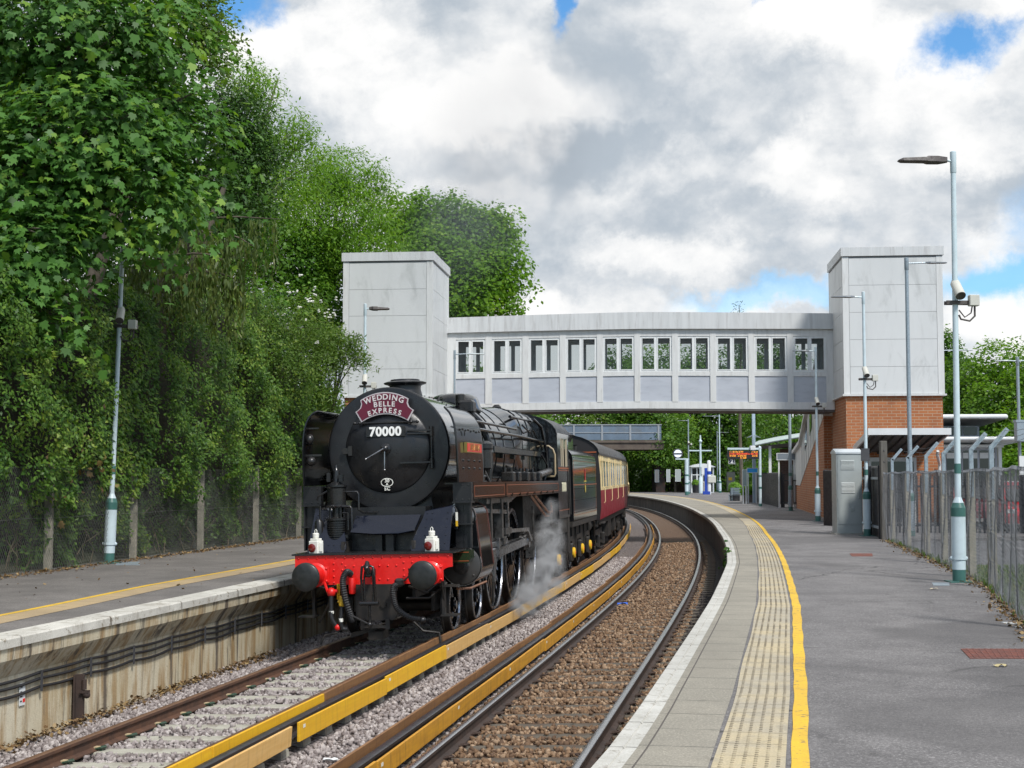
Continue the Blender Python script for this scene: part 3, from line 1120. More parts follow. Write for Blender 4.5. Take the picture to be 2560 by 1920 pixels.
# ---- loose stones of the ballast
def stones(name, regions, mat, seed):
    rng = np.random.default_rng(seed)
    g = (1 + 5 ** .5) / 2
    ico = np.array([(-1, g, 0), (1, g, 0), (-1, -g, 0), (1, -g, 0), (0, -1, g), (0, 1, g), (0, -1, -g), (0, 1, -g), (g, 0, -1), (g, 0, 1), (-g, 0, -1), (-g, 0, 1)], float) / math.sqrt(1 + g * g)
    icf = np.array([(0, 11, 5), (0, 5, 1), (0, 1, 7), (0, 7, 10), (0, 10, 11), (1, 5, 9), (5, 11, 4), (11, 10, 2), (10, 7, 6), (7, 1, 8), (3, 9, 4), (3, 4, 2), (3, 2, 6), (3, 6, 8), (3, 8, 9), (4, 9, 5), (2, 4, 11), (6, 2, 10), (8, 6, 7), (9, 8, 1)])
    pos, size = [], []
    for (y0, y1, o0, o1, per, s0, s1, fn) in regions:
        n = int((y1 - y0) * (o1 - o0) * per)
        Yv = rng.uniform(y0, y1, n)
        Ov = rng.uniform(o0, o1, n)
        for a, b_ in zip(Yv, Ov):
            z = fn(a, b_)
            if z is None:
                continue
            p = on(a, b_, z)
            pos.append((p.x, p.y, p.z))
            size.append(rng.uniform(s0, s1))
    pos = np.array(pos)
    size = np.array(size)
    n = len(pos)
    # ellipsoidal, jittered, randomly turned
    V = np.repeat(ico[None], n, 0) * (1 + rng.uniform(-.42, .38, (n, 12, 1)))
    V *= rng.uniform(.6, 1.15, (n, 1, 3))
    q = rng.normal(size=(n, 4))
    q /= np.linalg.norm(q, axis=1, keepdims=True)
    w_, x, y, z = q.T
    Rm = np.stack([1 - 2 * (y * y + z * z), 2 * (x * y - z * w_), 2 * (x * z + y * w_), 2 * (x * y + z * w_), 1 - 2 * (x * x + z * z), 2 * (y * z - x * w_), 2 * (x * z - y * w_), 2 * (y * z + x * w_), 1 - 2 * (x * x + y * y)], 1).reshape(n, 3, 3)
    V = np.einsum('nij,nkj->nki', Rm, V) * size[:, None, None] + pos[:, None, :]
    loops = (icf[None] + (np.arange(n) * 12)[:, None, None]).reshape(-1)
    o = np_mesh(name, V.reshape(-1, 3), 3, loops, mat, tint=np.repeat(rng.random(n), 20))
    o['kind'] = 'stuff'
    return o


def stonemat(name, cs):
    m = bpy.data.materials.new(name)
    m.use_nodes = True
    t = NT(m.node_tree)
    a = t.node('ShaderNodeAttribute', attribute_name='tint').outputs['Fac']
    c = t.mix(t.ramp(a, 0.0, 0.5), cs[0], cs[1])
    c = t.mix(t.ramp(a, 0.55, 1.0), c, cs[2])
    P = t.node('ShaderNodeTexCoord').outputs['Object']
    c = t.mix(t.math('MULTIPLY', t.ramp(t.noise(P, 40.0, 4.0, 0.7), 0.45, 0.7), 0.4), c, tuple(x * 0.55 for x in cs[1]))
    b = t.node('ShaderNodeBsdfPrincipled', ins={'Base Color': c, 'Roughness': 0.85})
    o = t.node('ShaderNodeOutputMaterial')
    t.l.new(b.outputs[0], o.inputs[0])
    return m


def zone(avoid_track):
    off, cant, step, y0 = avoid_track

    def f(Y, o_):
        z = bed_z(o_) + random.uniform(-.015, .022)
        d = abs(o_ - off)
        # keep the rail feet clear
        if abs(d - 0.7535) < 0.085:
            return None
        if d < 1.25 and step:
            ph = ((Y - y0) * math.sqrt(1 + c2s(Y) ** 2) / step) % 1.0
            if ph < 0.14 or ph > 0.86:
                if random.random() < 0.965:
                    return None
                return z + 0.03
        for (co, cz) in CR:
            if abs(o_ - co) < 0.17:
                return z - 0.03
        return z
    return f


M_st_g = stonemat('granite stones', ((0.14, 0.112, 0.105), (0.285, 0.247, 0.235), (0.44, 0.395, 0.37)))
M_st_b = stonemat('brown stones', ((0.09, 0.05, 0.028), (0.18, 0.105, 0.055), (0.34, 0.235, 0.15)))
M_st_d = stonemat('dark stones', ((0.02, 0.017, 0.016), (0.045, 0.036, 0.033), (0.075, 0.06, 0.055)))  # darkest stone tones, for the strip beside the platform wall
za = zone((C1, CANT1, 0.70, 11.6))
zb = zone((0.0, CANT2, 0.66, 10.2))
stones('grey_ballast', [(10.5, 19, -5.35, -1.03, 480, .02, .037, za), (19, 27, -5.5, -1.03, 380, .022, .04, za), (27, 48, -2.35, -1.03, 300, .024, .042, za)], M_st_g, 3)
stones('brown_ballast', [(9.8, 18, -1.0, 1.0, 470, .02, .036, zb), (18, 34, -1.0, 1.0, 340, .022, .04, zb), (34, 60, -1.0, 1.0, 170, .025, .045, zb)], M_st_b, 4)
stones('dark_ballast', [(11, 34, 1.0, 1.85, 260, .022, .042, zb)], M_st_d, 6)

# ================================================================== TREES AND HEDGES
SHAPES = {
    'maple': np.array([(0, 0, 0), (.30, -.02, .03), (.52, .30, -.03), (.34, .42, .03), (.46, .78, -.06), (.17, .68, .02), (0, 1.08, -.10), (-.17, .68, .02), (-.46, .78, -.06), (-.34, .42, .03), (-.52, .30, -.03), (-.30, -.02, .03)]),
    'oval': np.array([(0, 0, 0), (.27, .38, -.05), (0, 1.0, 0), (-.27, .38, -.05)]),
    'ash': np.array([(0, 0, 0), (.17, .45, -.05), (0, 1.0, -.1), (-.17, .45, -.05)]),
    'tuft': np.array([(0, 0, 0), (.34, .35, -.12), (.20, .85, 0), (-.1, 1.0, -.1), (-.36, .45, .05)]),
    'spray': np.array([(-.10, 0, 0), (.10, 0, 0), (.13, .55, .03), (0, 1.0, 0), (-.13, .5, .03)]),
}


def leaf_mesh(name, pos, nrm, size, shape, mat, parent, tint, rng, droop=0.5):
    S = SHAPES[shape]
    n, k = len(pos), len(S)
    nrm = nrm / np.maximum(np.linalg.norm(nrm, axis=1, keepdims=True), 1e-6)
    d = rng.normal(size=(n, 3))
    d[:, 2] -= droop * 1.6
    d -= nrm * (d * nrm).sum(1, keepdims=True)
    d /= np.maximum(np.linalg.norm(d, axis=1, keepdims=True), 1e-6)
    a = np.cross(d, nrm)
    s = size * rng.uniform(.45, 1.35, n)
    V = pos[:, None, :] + s[:, None, None] * (a[:, None, :] * S[None, :, 0:1] + d[:, None, :] * S[None, :, 1:2] + nrm[:, None, :] * S[None, :, 2:3])
    loops = np.arange(n * k)
    return np_mesh(name, V.reshape(-1, 3), k, loops, mat, parent, tint)


def blob(px, py, rx, ry, Y, depth=None):
    c = at(px, py, Y)
    s = Y / FPX
    return (c.x, c.y, c.z, rx * s, (depth if depth else max(rx, ry) * s * 0.9), ry * s)


def crown_points(blobs, nclump, per, sig, rng, back=0.35, inner=0.25):
    vol = np.array([(b[3] * b[5]) ** 1.0 + 1e-3 for b in blobs])
    pick = rng.choice(len(blobs), nclump, p=vol / vol.sum())
    B = np.array(blobs)[pick]
    d = rng.normal(size=(nclump, 3))
    d /= np.linalg.norm(d, axis=1, keepdims=True)
    flip = (d[:, 1] > 0) & (rng.random(nclump) > back)
    d[flip, 1] *= -1
    rad = np.where(rng.random(nclump) < inner, rng.uniform(.35, .8, nclump), rng.uniform(.82, 1.08, nclump))
    C = B[:, :3] + d * B[:, 3:6] * rad[:, None]
    cl = np.repeat(np.arange(nclump), per)
    flat = rng.normal(size=(nclump * per, 3)) * np.array([1, 1, .42]) * sig
    P = C[cl] + flat
    # sag at the rim of each clump
    P[:, 2] -= 0.35 * (flat[:, 0] ** 2 + flat[:, 1] ** 2) / max(sig, 1e-3)
    out = d[cl]
    return P, out, cl


def tree(name, label, blobs, nclump, per, sig, leaf, shape, mat, base, trunk_r=0.22, seed=1, group=None, bark=None, droop=0.5, upb=0.9, outb=0.6, rnd=0.55, limbs=True, cat='tree', back=0.35, inner=0.25, twigs=0):
    rng = np.random.default_rng(seed)
    root = thing(name, label, cat, (0, 0, 0), 0, group)
    P, out, cl = crown_points(blobs, nclump, per, sig, rng, back, inner)
    n = len(P)
    nr = out * outb + np.array([0, 0, upb]) + rng.normal(size=(n, 3)) * rnd
    tint = np.clip(rng.random(nclump)[cl] * .6 + rng.random(n) * .5 - .05, 0, 1)
    leaf_mesh('crown', P, nr, leaf, shape, mat, root, tint, rng, droop)
    # trunk and limbs
    mb = MB()
    b0 = Vector(base)
    cs = [Vector(b[:3]) for b in blobs]
    top = max(cs, key=lambda v: v.z)
    mid = sum(cs, Vector()) / len(cs)
    rr = random.Random(seed)
    tp = [b0]
    for f in (0.3, 0.55, 0.8, 1.0):
        p = b0.lerp(Vector((mid.x, mid.y, top.z)), f)
        p.x += rr.uniform(-.2, .2)
        tp.append(p)
    mb.tube(tp, [trunk_r * 1.15, trunk_r * .9, trunk_r * .7, trunk_r * .45, trunk_r * .15], 9)
    if limbs:
        for b in blobs:
            c = Vector(b[:3])
            f = 0.35 + 0.3 * rr.random()
            s = tp[1].lerp(tp[3], f)
            m1 = s.lerp(c, .5) + Vector((rr.uniform(-.3, .3), rr.uniform(-.3, .3), rr.uniform(.1, .5)))
            mb.tube([s, m1, c], [trunk_r * .42, trunk_r * .28, trunk_r * .1], 6)
            for q in range(4 + twigs):
                th, ph = rr.uniform(0, 2 * PI), rr.uniform(-.4, 1.0)
                e = c + Vector((math.cos(th) * b[3] * .92, math.sin(th) * b[4] * .92, math.sin(ph) * b[5] * .85))
                st = m1.lerp(c, rr.uniform(.2, 1))
                mb.tube([st, st.lerp(e, .5) + Vector((0, 0, rr.uniform(-.1, .25))), e], [trunk_r * .16, trunk_r * .09, trunk_r * .03], 5)
    mb.build('trunk', bark or M_bark, root, smooth=60)
    return root


M_bark = pbr('grey bark', (0.12, 0.10, 0.075), 0.9, color2=(0.07, 0.058, 0.04), vscale=6, stretch=(1, 1, .3), bump=0.02, bscale=12)
M_barkp = pbr('pale bark', (0.33, 0.30, 0.23), 0.85, color2=(0.20, 0.18, 0.13), vscale=5, stretch=(1, 1, .3))
L_syc = leafmat('sycamore leaf', (0.040, 0.105, 0.022), (0.085, 0.205, 0.038), (0.20, 0.33, 0.040), 0.36)
L_ash = leafmat('ash leaf', (0.080, 0.175, 0.014), (0.135, 0.275, 0.020), (0.23, 0.36, 0.030), 0.45)
L_oak = leafmat('oak leaf', (0.065, 0.135, 0.020), (0.115, 0.20, 0.030), (0.20, 0.26, 0.045), 0.40)
L_dark = leafmat('evergreen leaf', (0.020, 0.062, 0.012), (0.045, 0.110, 0.018), (0.085, 0.165, 0.026), 0.28)
L_lime = leafmat('lime leaf', (0.055, 0.145, 0.018), (0.105, 0.235, 0.028), (0.18, 0.33, 0.040), 0.43)
L_ivy = leafmat('ivy leaf', (0.035, 0.095, 0.014), (0.105, 0.205, 0.026), (0.23, 0.31, 0.045), 0.36)
L_con = leafmat('cypress spray', (0.038, 0.070, 0.014), (0.080, 0.120, 0.022), (0.15, 0.17, 0.036), 0.3)
L_far = leafmat('wood leaf', (0.050, 0.120, 0.016), (0.095, 0.205, 0.024), (0.18, 0.29, 0.034), 0.42)
L_brt = leafmat('bright shrub leaf', (0.090, 0.21, 0.022), (0.16, 0.33, 0.032), (0.26, 0.42, 0.045), 0.45)
L_dry = leafmat('withered leaf', (0.13, 0.08, 0.03), (0.22, 0.15, 0.06), (0.24, 0.22, 0.08), 0.3)

# the big sycamore overhanging the left of the picture
tree('sycamore_tree', 'big sycamore with large lobed leaves filling the upper left corner, overhanging the far platform',
     [blob(-60, 120, 230, 260, 28), blob(170, 90, 230, 190, 27.5), blob(370, 110, 150, 190, 28.5), blob(430, 330, 140, 130, 28), blob(200, 330, 210, 160, 26.6), blob(20, 420, 190, 150, 26),
      blob(330, 480, 180, 120, 26.6), blob(480, 460, 100, 90, 28), blob(90, 600, 160, 110, 25.4), blob(-20, 730, 150, 100, 25), blob(230, 570, 120, 60, 26.4), blob(150, 780, 60, 70, 25.3)],
     720, 30, .34, .165, 'maple', L_syc, (-13.2, 29.0, 1.6), .34, seed=3, droop=1.2, upb=.75, outb=.75, rnd=.42, back=.3)
tree('oak_tree', 'oak crown with small leaves against the sky at the top behind the sycamore',
     [blob(470, 40, 90, 110, 34), blob(520, 90, 62, 80, 34), blob(545, 60, 30, 30, 33.5), blob(440, -60, 110, 90, 34)],
     300, 30, .26, .10, 'tuft', L_oak, (-12.5, 36.0, 2.2), .25, seed=5)
tree('holly_tree', 'dark upright evergreen between the sycamore and the pale ash branches',
     [blob(610, 300, 60, 80, 38), blob(620, 400, 75, 80, 38), blob(590, 500, 80, 80, 37.5), blob(560, 250, 50, 60, 38)],
     520, 36, .28, .11, 'oval', L_dark, (-11.9, 39.5, 2.0), .2, seed=8)
tree('ash_tree', 'slender ash with bare pale branches and thin top against the clouds',
     [blob(600, 190, 66, 60, 46), blob(655, 250, 55, 80, 46), blob(700, 330, 70, 80, 47), blob(740, 430, 90, 90, 48), blob(680, 480, 90, 80, 46), blob(760, 330, 40, 50, 48), blob(640, 200, 40, 50, 47)],
     360, 30, .30, .16, 'ash', L_ash, (-11.5, 50.0, 2.4), .18, seed=9, bark=M_barkp, droop=.9, back=.25, inner=.15, twigs=2)
tree('ash_tree', 'wide ash with a rounded sunny crown just left of the lift tower',
     [blob(800, 430, 90, 60, 58), blob(870, 440, 90, 70, 60), blob(930, 500, 55, 80, 60), blob(840, 530, 110, 80, 58), blob(930, 590, 70, 70, 60), blob(760, 560, 90, 80, 57), blob(850, 620, 100, 60, 58)],
     760, 38, .38, .18, 'ash', L_ash, (-9.5, 63.0, 2.4), .24, seed=12, bark=M_barkp, droop=.9, twigs=1)
tree('lime_tree', 'leafy mid green tree crowding the near edge of the lift tower',
     [blob(700, 630, 110, 90, 57), blob(790, 660, 80, 90, 59), blob(640, 570, 80, 70, 56), blob(750, 760, 100, 90, 57), blob(810, 780, 60, 90, 60), blob(820, 620, 40, 50, 60)],
     760, 34, .32, .14, 'tuft', L_lime, (-9.6, 60.5, 1.6), .28, seed=14)
tree('elm_tree', 'tall dense tree filling the gap behind the weeping cypress and the holly',
     [blob(420, 400, 180, 160, 48), blob(560, 560, 150, 130, 48), blob(400, 620, 220, 150, 46), blob(640, 420, 90, 110, 52), blob(250, 750, 260, 120, 46), blob(560, 740, 150, 100, 47)],
     760, 34, .42, .17, 'tuft', L_lime, (-13.0, 50.0, 2.6), .3, seed=25)
tree('beech_tree', 'dark leafy tree standing deep behind the sycamore at the left margin',
     [blob(100, 200, 260, 240, 40), blob(60, 560, 240, 200, 39), blob(330, 300, 140, 200, 41)],
     420, 34, .42, .20, 'tuft', L_dark, (-14.5, 41.0, 2.6), .3, seed=26)
tree('plane_tree', 'round leafy tree rising behind the lift tower, veiled by thin smoke',
     [blob(1050, 560, 80, 80, 78), blob(1120, 560, 90, 75, 78), blob(1200, 590, 80, 75, 78), blob(1240, 670, 70, 80, 77), blob(1170, 690, 110, 90, 76), blob(1090, 660, 100, 90, 76), blob(1010, 540, 45, 60, 80), blob(1250, 555, 35, 45, 78), blob(1150, 760, 150, 60, 76)],
     900, 36, .46, .23, 'tuft', L_ash, (-3.4, 81.0, 1.0), .4, seed=17)
tree('maple_shrub', 'bright yellow green shrub behind the engine smoke deflector',
     [blob(770, 1000, 66, 60, 44.5), blob(750, 1070, 60, 60, 44), blob(795, 1030, 44, 60, 45), blob(800, 1100, 70, 50, 44.5), blob(720, 1120, 60, 60, 44)],
     260, 28, .22, .12, 'tuft', L_brt, (-6.4, 46, .9), .08, seed=19, cat='shrub')
tree('juniper_shrub', 'feathery dark shrub poking out in front of the pale lift tower wall',
     [blob(800, 860, 60, 60, 41), blob(808, 965, 36, 75, 41.4), blob(850, 880, 40, 36, 41), blob(893, 893, 30, 20, 41), blob(875, 850, 24, 18, 41)],
     300, 28, .17, .11, 'spray', L_oak, (-5.8, 42.5, .9), .07, seed=21, cat='shrub', droop=-.3, outb=.2, upb=.3, rnd=1.0)
rose = tree('rose_bush', 'rambling rose bush dotted with white flowers above the ivy hedge',
            [blob(700, 800, 120, 90, 38.5), blob(770, 830, 70, 100, 39), blob(640, 860, 110, 90, 37.5), blob(740, 930, 90, 80, 38.5), blob(600, 760, 80, 60, 38)],
            520, 28, .20, .075, 'oval', L_oak, (-6.9, 40.2, .9), .08, seed=23, cat='shrub')
rng = np.random.default_rng(31)
mb = MB()
for k in range(26):
    p = at(rng.normal(765, 40), rng.normal(760, 42), 38.2 - abs(rng.normal(0, .25)))
    for q in range(4):
        mb.sphere(p + Vector((rng.normal(0, .035), rng.normal(0, .035), rng.normal(0, .03))), .034, 6, 4, .6)
fl = mb.build('flowers', pbr('white petals', (0.75, 0.74, 0.68), 0.7), rose)
fl['kind'] = 'stuff'

# weeping conifer
rng = np.random.default_rng(41)
con = thing('weeping_cypress', 'weeping cypress with a bare bent branch and hanging olive curtains', 'tree')
mb = MB()
cbase = Vector((-10.4, 33.0, 1.6))
ctop = at(560, 470, 33)
mb.tube([cbase, cbase.lerp(ctop, .4), cbase.lerp(ctop, .75) + Vector((.2, 0, 0)), ctop], [.26, .2, .15, .06], 8)
arms = []
for (x0, y0, x1, y1, x2, y2, D) in ((300, 640, 430, 560, 700, 548, 31.5), (420, 600, 540, 585, 640, 620, 32), (330, 680, 450, 640, 560, 650, 31), (300, 640, 380, 640, 480, 700, 31), (420, 700, 520, 680, 620, 720, 32)):
    a, m_, e = at(x0, y0, D + .8), at(x1, y1, D), at(x2, y2, D - .1)
    mb.tube([a, a.lerp(m_, .3) + Vector((0, 0, .05)), a.lerp(m_, .6) + Vector((0, .1, .16)), m_, m_.lerp(e, .3) + Vector((0, -.1, .07)), m_.lerp(e, .6) + Vector((0, 0, .10)), e], [.045, .042, .036, .03, .024, .018, .008], 7)
    arms.append((a, m_, e))
mb.build('trunk', M_bark, con, smooth=60)
PP, NN, TT = [], [], []
for a, m_, e in arms:
    for q in range(40):
        f = rng.random()
        p = a.lerp(m_, f) if rng.random() < .35 else m_.lerp(e, f)
        L = rng.uniform(.4, 1.6)
        k = int(L / .045)
        sx, sy = rng.normal(0, .08), rng.normal(0, .10)
        t0 = rng.random()
        for i in range(k):
            w_ = .055 * (1 - i / k * .5)
            PP.append((p.x + sx + rng.normal(0, w_), p.y + sy + rng.normal(0, w_), p.z - i * .045 + rng.normal(0, .02)))
            NN.append((rng.normal(), -abs(rng.normal()) - .2, rng.normal() * .25))
            TT.append(t0 * .5 + rng.random() * .5)
leaf_mesh('crown', np.array(PP), np.array(NN), .14, 'spray', L_con, con, np.array(TT), rng, droop=3.0)

# ivy hedge behind the mesh fence
HTOP = [(8, 5.6), (24, 5.6), (28.5, 5.6), (33, 6.3), (37, 6.6), (41, 4.6), (44, 3.4), (47, 3.0)]
rng = np.random.default_rng(51)
hedge = thing('ivy_hedge', 'tall wall of dark ivy and privet behind the mesh fence of the far platform', 'hedge')
N = 120000
Yv = 15 + (46 - 15) * rng.random(N) ** .9
f = rng.random(N)
ht = np.array([lerp(HTOP, y) for y in Yv])
h = f * ht
lump = .22 * np.sin(Yv * 2.1 + h * 1.3) + .18 * np.sin(Yv * 4.3 - h * 2.7 + 1) + .14 * np.sin(h * 5.1 + Yv * 1.1) + .10 * np.sin(Yv * 9.1 + h * 7.3)
bulge = .55 * np.sin(np.clip(f, 0, 1) * PI) ** .7
low = np.clip((.45 + .45 * np.sin(Yv * 1.7) + .35 * np.sin(Yv * 3.9) - h) / .8, 0, 1)
keep = rng.random(N) > low * .72
offv = -10.62 + bulge * .55 + lump * .9 - low * .5 - np.abs(rng.normal(0, .16, N)) - np.clip((f - .8) * 4, 0, 1) * .5
offv += .38 * np.clip((h - 1.1) / .8, 0, 1)
offv = np.where(h < 1.15, np.minimum(offv, -10.30), offv)
offv = np.where(np.abs(Yv - 26.9) < 1.5, np.minimum(offv, -10.2), offv)
PP = np.array([on(y, o_, PZ + z) for y, o_, z in zip(Yv[keep], offv[keep], h[keep])])
NN = np.stack([.75 + rng.normal(0, .5, len(PP)), -.35 + rng.normal(0, .5, len(PP)), .55 + rng.normal(0, .45, len(PP))], 1)
cell = np.sin(Yv[keep] * 1.9 + np.sin(h[keep] * 2.3) * 2) * np.sin(h[keep] * 2.6 + np.sin(Yv[keep] * 1.3) * 2)
tint = np.clip(.42 + .30 * cell + rng.normal(0, .24, len(PP)), 0, 1)
leaf_mesh('foliage', PP, NN, .092, 'oval', L_ivy, hedge, tint, rng, .6)
# dark backing sheet painted as shade inside the hedge, and its bare stems
M_in = pbr('hedge shade backing', (0.020, 0.022, 0.012), 0.95, color2=(0.035, 0.028, 0.016), vscale=8, bump=0.03, bscale=9)
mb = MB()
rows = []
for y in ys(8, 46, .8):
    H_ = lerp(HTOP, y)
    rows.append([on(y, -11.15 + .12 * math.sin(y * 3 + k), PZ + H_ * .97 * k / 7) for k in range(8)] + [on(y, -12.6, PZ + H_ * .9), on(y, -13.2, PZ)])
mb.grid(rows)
mb.build('shade_backing', M_in, hedge, smooth=60)
mb = MB()
rs = random.Random(8)
for k in range(60):
    y = rs.uniform(17, 42)
    o_ = -10.45 - rs.random() * .35
    p = on(y, o_, PZ)
    h_ = rs.uniform(.6, 1.9)
    pts = [p]
    for i in range(1, 5):
        pts.append(p + Vector((rs.uniform(-.25, .25) * i * .5, rs.uniform(-.35, .35) * i * .5, h_ * i / 4)))
    mb.tube(pts, [.012, .010, .008, .006, .004], 5)
stm = mb.build('stems', pbr('dry stems', (0.20, 0.155, 0.10), 0.9, color2=(0.10, 0.08, 0.05), vscale=3), hedge)
stm['kind'] = 'stuff'
# a few sycamore and bindweed leaves gone dry on the hedge
n = 60
PP = np.array([on(y, o_, z) for y, o_, z in zip(rng.normal(25.2, .8, n), rng.normal(-10.25, .12, n), PZ + np.abs(rng.normal(1.9, .55, n)))])
leaf_mesh('withered_leaves', PP, np.stack([.6 + rng.normal(0, .5, n), -.5 + rng.normal(0, .5, n), .5 + rng.normal(0, .5, n)], 1), .12, 'maple', L_dry, hedge, rng.random(n), rng, 1.0)

# woodland beyond the road bridge, and right of the station
wood = [
    (1250, 1010, 120, 80, 118, 'dark rounded tree just above the engine dome under the footbridge'),
    (1360, 1000, 100, 80, 160, 'leafy tree behind the left end of the blue parapet'),
    (1470, 990, 100, 80, 162, 'light green tree above the middle of the blue parapet'),
    (1580, 1010, 80, 90, 160, 'broad tree above the right end of the blue parapet'),
    (1650, 1050, 90, 120, 158, 'dark tree beside the right abutment of the road bridge'),
    (1730, 1000, 90, 140, 166, 'tall dark tree behind the banner signal'),
    (1810, 1020, 90, 130, 163, 'dense tree behind the white shelter'),
    (1890, 1000, 90, 150, 168, 'tall bright tree behind the departure board'),
    (1970, 1010, 90, 140, 150, 'bushy tree over the green roof canopy'),
    (1560, 900, 70, 60, 172, 'tall crown seen through the footbridge windows'),
    (1660, 900, 110, 80, 165, 'distant crown seen through the middle windows of the footbridge'),
    (1800, 900, 110, 80, 165, 'distant crown behind the right hand footbridge windows'),
    (1930, 880, 80, 80, 172, 'distant crown nearest the right tower behind the footbridge'),
    (1180, 940, 90, 70, 150, 'distant crown behind the left hand footbridge windows'),
]
for i, (px, py, rx, ry, D, lab) in enumerate(wood):
    D = D + 12 if D > 149 else D
    r_ = random.Random(i)
    bl = [blob(px, py, rx * .7, ry * .7, D), blob(px - rx * .5, py + ry * .4, rx * .6, ry * .6, D), blob(px + rx * .5, py + ry * .35, rx * .6, ry * .6, D), blob(px, py + ry * 1.1, rx * .95, ry * .7, D - 1.5)]
    c = at(px, py, D)
    bl.append(blob(px + r_.uniform(-20, 20), py + ry * 1.8, rx * 1.0, ry * .7, D - 2.5))
    tree('woodland_tree', lab, bl, 330, 28, .6, .36, 'tuft', (L_far, L_ash, L_oak)[i % 3] if i in (2, 7, 10) else L_far, (c.x, D + 1.5, 1.0), .3, seed=60 + i, group='trees of the wood beyond the footbridge', limbs=False)
tree('fir_tree', 'thin dark spire just showing above the footbridge roof', [blob(1851, 762, 9, 14, 150), blob(1851, 790, 16, 24, 150), blob(1851, 850, 24, 50, 150)], 60, 20, .3, .3, 'spray', L_dark, (at(1851, 800, 150).x, 150, 1), .2, seed=91, limbs=False)
right = [
    (2500, 905, 100, 90, 100, 'round topped tree at the right margin above the street lamp'),
    (2400, 960, 70, 110, 104, 'dark tree just right of the lift tower'),
    (2470, 1040, 90, 110, 98, 'dense tree behind the ticket office roof'),
    (2590, 930, 90, 130, 96, 'tall sunny tree cut by the right margin'),
    (2560, 1080, 90, 110, 92, 'low sunny tree at the right margin behind the car park'),
    (2360, 880, 40, 90, 108, 'narrow tree half hidden by the lift tower edge'),
]
for i, (px, py, rx, ry, D, lab) in enumerate(right):
    bl = [blob(px, py, rx * .7, ry * .7, D), blob(px - rx * .5, py + ry * .45, rx * .6, ry * .6, D), blob(px + rx * .5, py + ry * .4, rx * .6, ry * .6, D), blob(px, py + ry * 1.1, rx * .95, ry * .8, D - 1.5)]
    c = at(px, py, D)
    tree('broadleaf_tree', lab, bl, 300, 28, .42, .24, 'tuft', L_far if i in (1, 2, 5) else L_ash, (c.x, D + 1.5, .8), .3, seed=80 + i, group='trees beyond the car park', limbs=True)
tree('ivy_bush', 'ivy bush hanging over the right end of the blue parapet', [blob(1668, 1095, 36, 36, 157.5), blob(1690, 1140, 34, 40, 158), blob(1645, 1135, 26, 22, 157), blob(1700, 1075, 34, 40, 160)], 130, 26, .4, .3, 'tuft', L_far, (AX(1690, 158), 159, -.5), .15, seed=95, limbs=False, cat='shrub')
# rising ground that closes the view beyond
M_hill = pbr('wooded slope', (0.03, 0.045, 0.018), 0.95, color2=(0.016, 0.028, 0.010), vscale=.25, bump=0.5, bscale=1.5)
mb = MB()
rows = []
for k, (D, z) in enumerate(((192, -1), (198, 3.5), (212, 8.0), (260, 12.0), (600, 8.0), (605, -2))):
    rows.append([(x, D + 8 * math.sin(x * .05 + k), z + (.8 * math.sin(x * .21 + k) if 0 < k < 5 else 0)) for x in range(-160, 221, 10)])
mb.grid(rows)
tag(mb.build('hills', M_hill, smooth=60), kind='structure')

# ================================================================== FOOTBRIDGE, LIFT TOWERS, BUILDINGS
PHI = R(5.8)
UX = Vector((math.cos(PHI), -math.sin(PHI), 0))
UY = Vector((math.sin(PHI), math.cos(PHI), 0))
M_clad = pbr('pale grey cladding', (0.62, 0.63, 0.625), 0.45, color2=(0.575, 0.585, 0.58), vscale=0.7, stretch=(1, 1, .35), dirt=(0.38, 0.39, 0.38), dscale=1.6, demax=0.55)
M_clad2 = pbr('painted trim', (0.65, 0.655, 0.645), 0.5, color2=(0.59, 0.595, 0.585), vscale=1.5, stretch=(3, 3, .4), dirt=(0.40, 0.39, 0.37), dscale=2.2, demax=0.45)
M_fas = pbr('streaked fascia', (0.60, 0.61, 0.61), 0.5, color2=(0.53, 0.54, 0.54), vscale=2.0, stretch=(3, 3, .25), dirt=(0.33, 0.32, 0.31), dscale=1.5, demax=0.6)
M_seam = pbr('panel gap shade', (0.20, 0.205, 0.21), 0.6)  # wall core coloured darker to give the shade in the panel gaps
M_span = pbr('blue grey infill panel', (0.46, 0.485, 0.535), 0.4, color2=(0.41, 0.435, 0.485), vscale=1.0, stretch=(1, 1, 3), dirt=(0.33, 0.34, 0.38), dscale=2, demax=0.35)
M_brick = brickmat('orange brick', (0.43, 0.155, 0.055), (0.36, 0.12, 0.045), (0.46, 0.36, 0.25))
M_upvc = pbr('white window frame', (0.72, 0.735, 0.73), 0.35, var=0.08)
M_pane = glass('footbridge pane', (0.10, 0.11, 0.12), mixv=0.16)
M_dkpane = glass('dark pane', (0.012, 0.014, 0.018), 0.93)
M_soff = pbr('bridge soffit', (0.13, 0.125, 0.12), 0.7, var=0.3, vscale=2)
M_white = pbr('white gloss paint', (0.68, 0.70, 0.70), 0.35, var=0.08, vscale=2)
M_dkgrey = pbr('dark grey metal', (0.055, 0.055, 0.06), 0.55, var=0.3)
M_blackm = pbr('black fence paint', (0.018, 0.018, 0.022), 0.5, var=0.3)
M_flr = pbr('bridge floor', (0.10, 0.10, 0.11), 0.8)


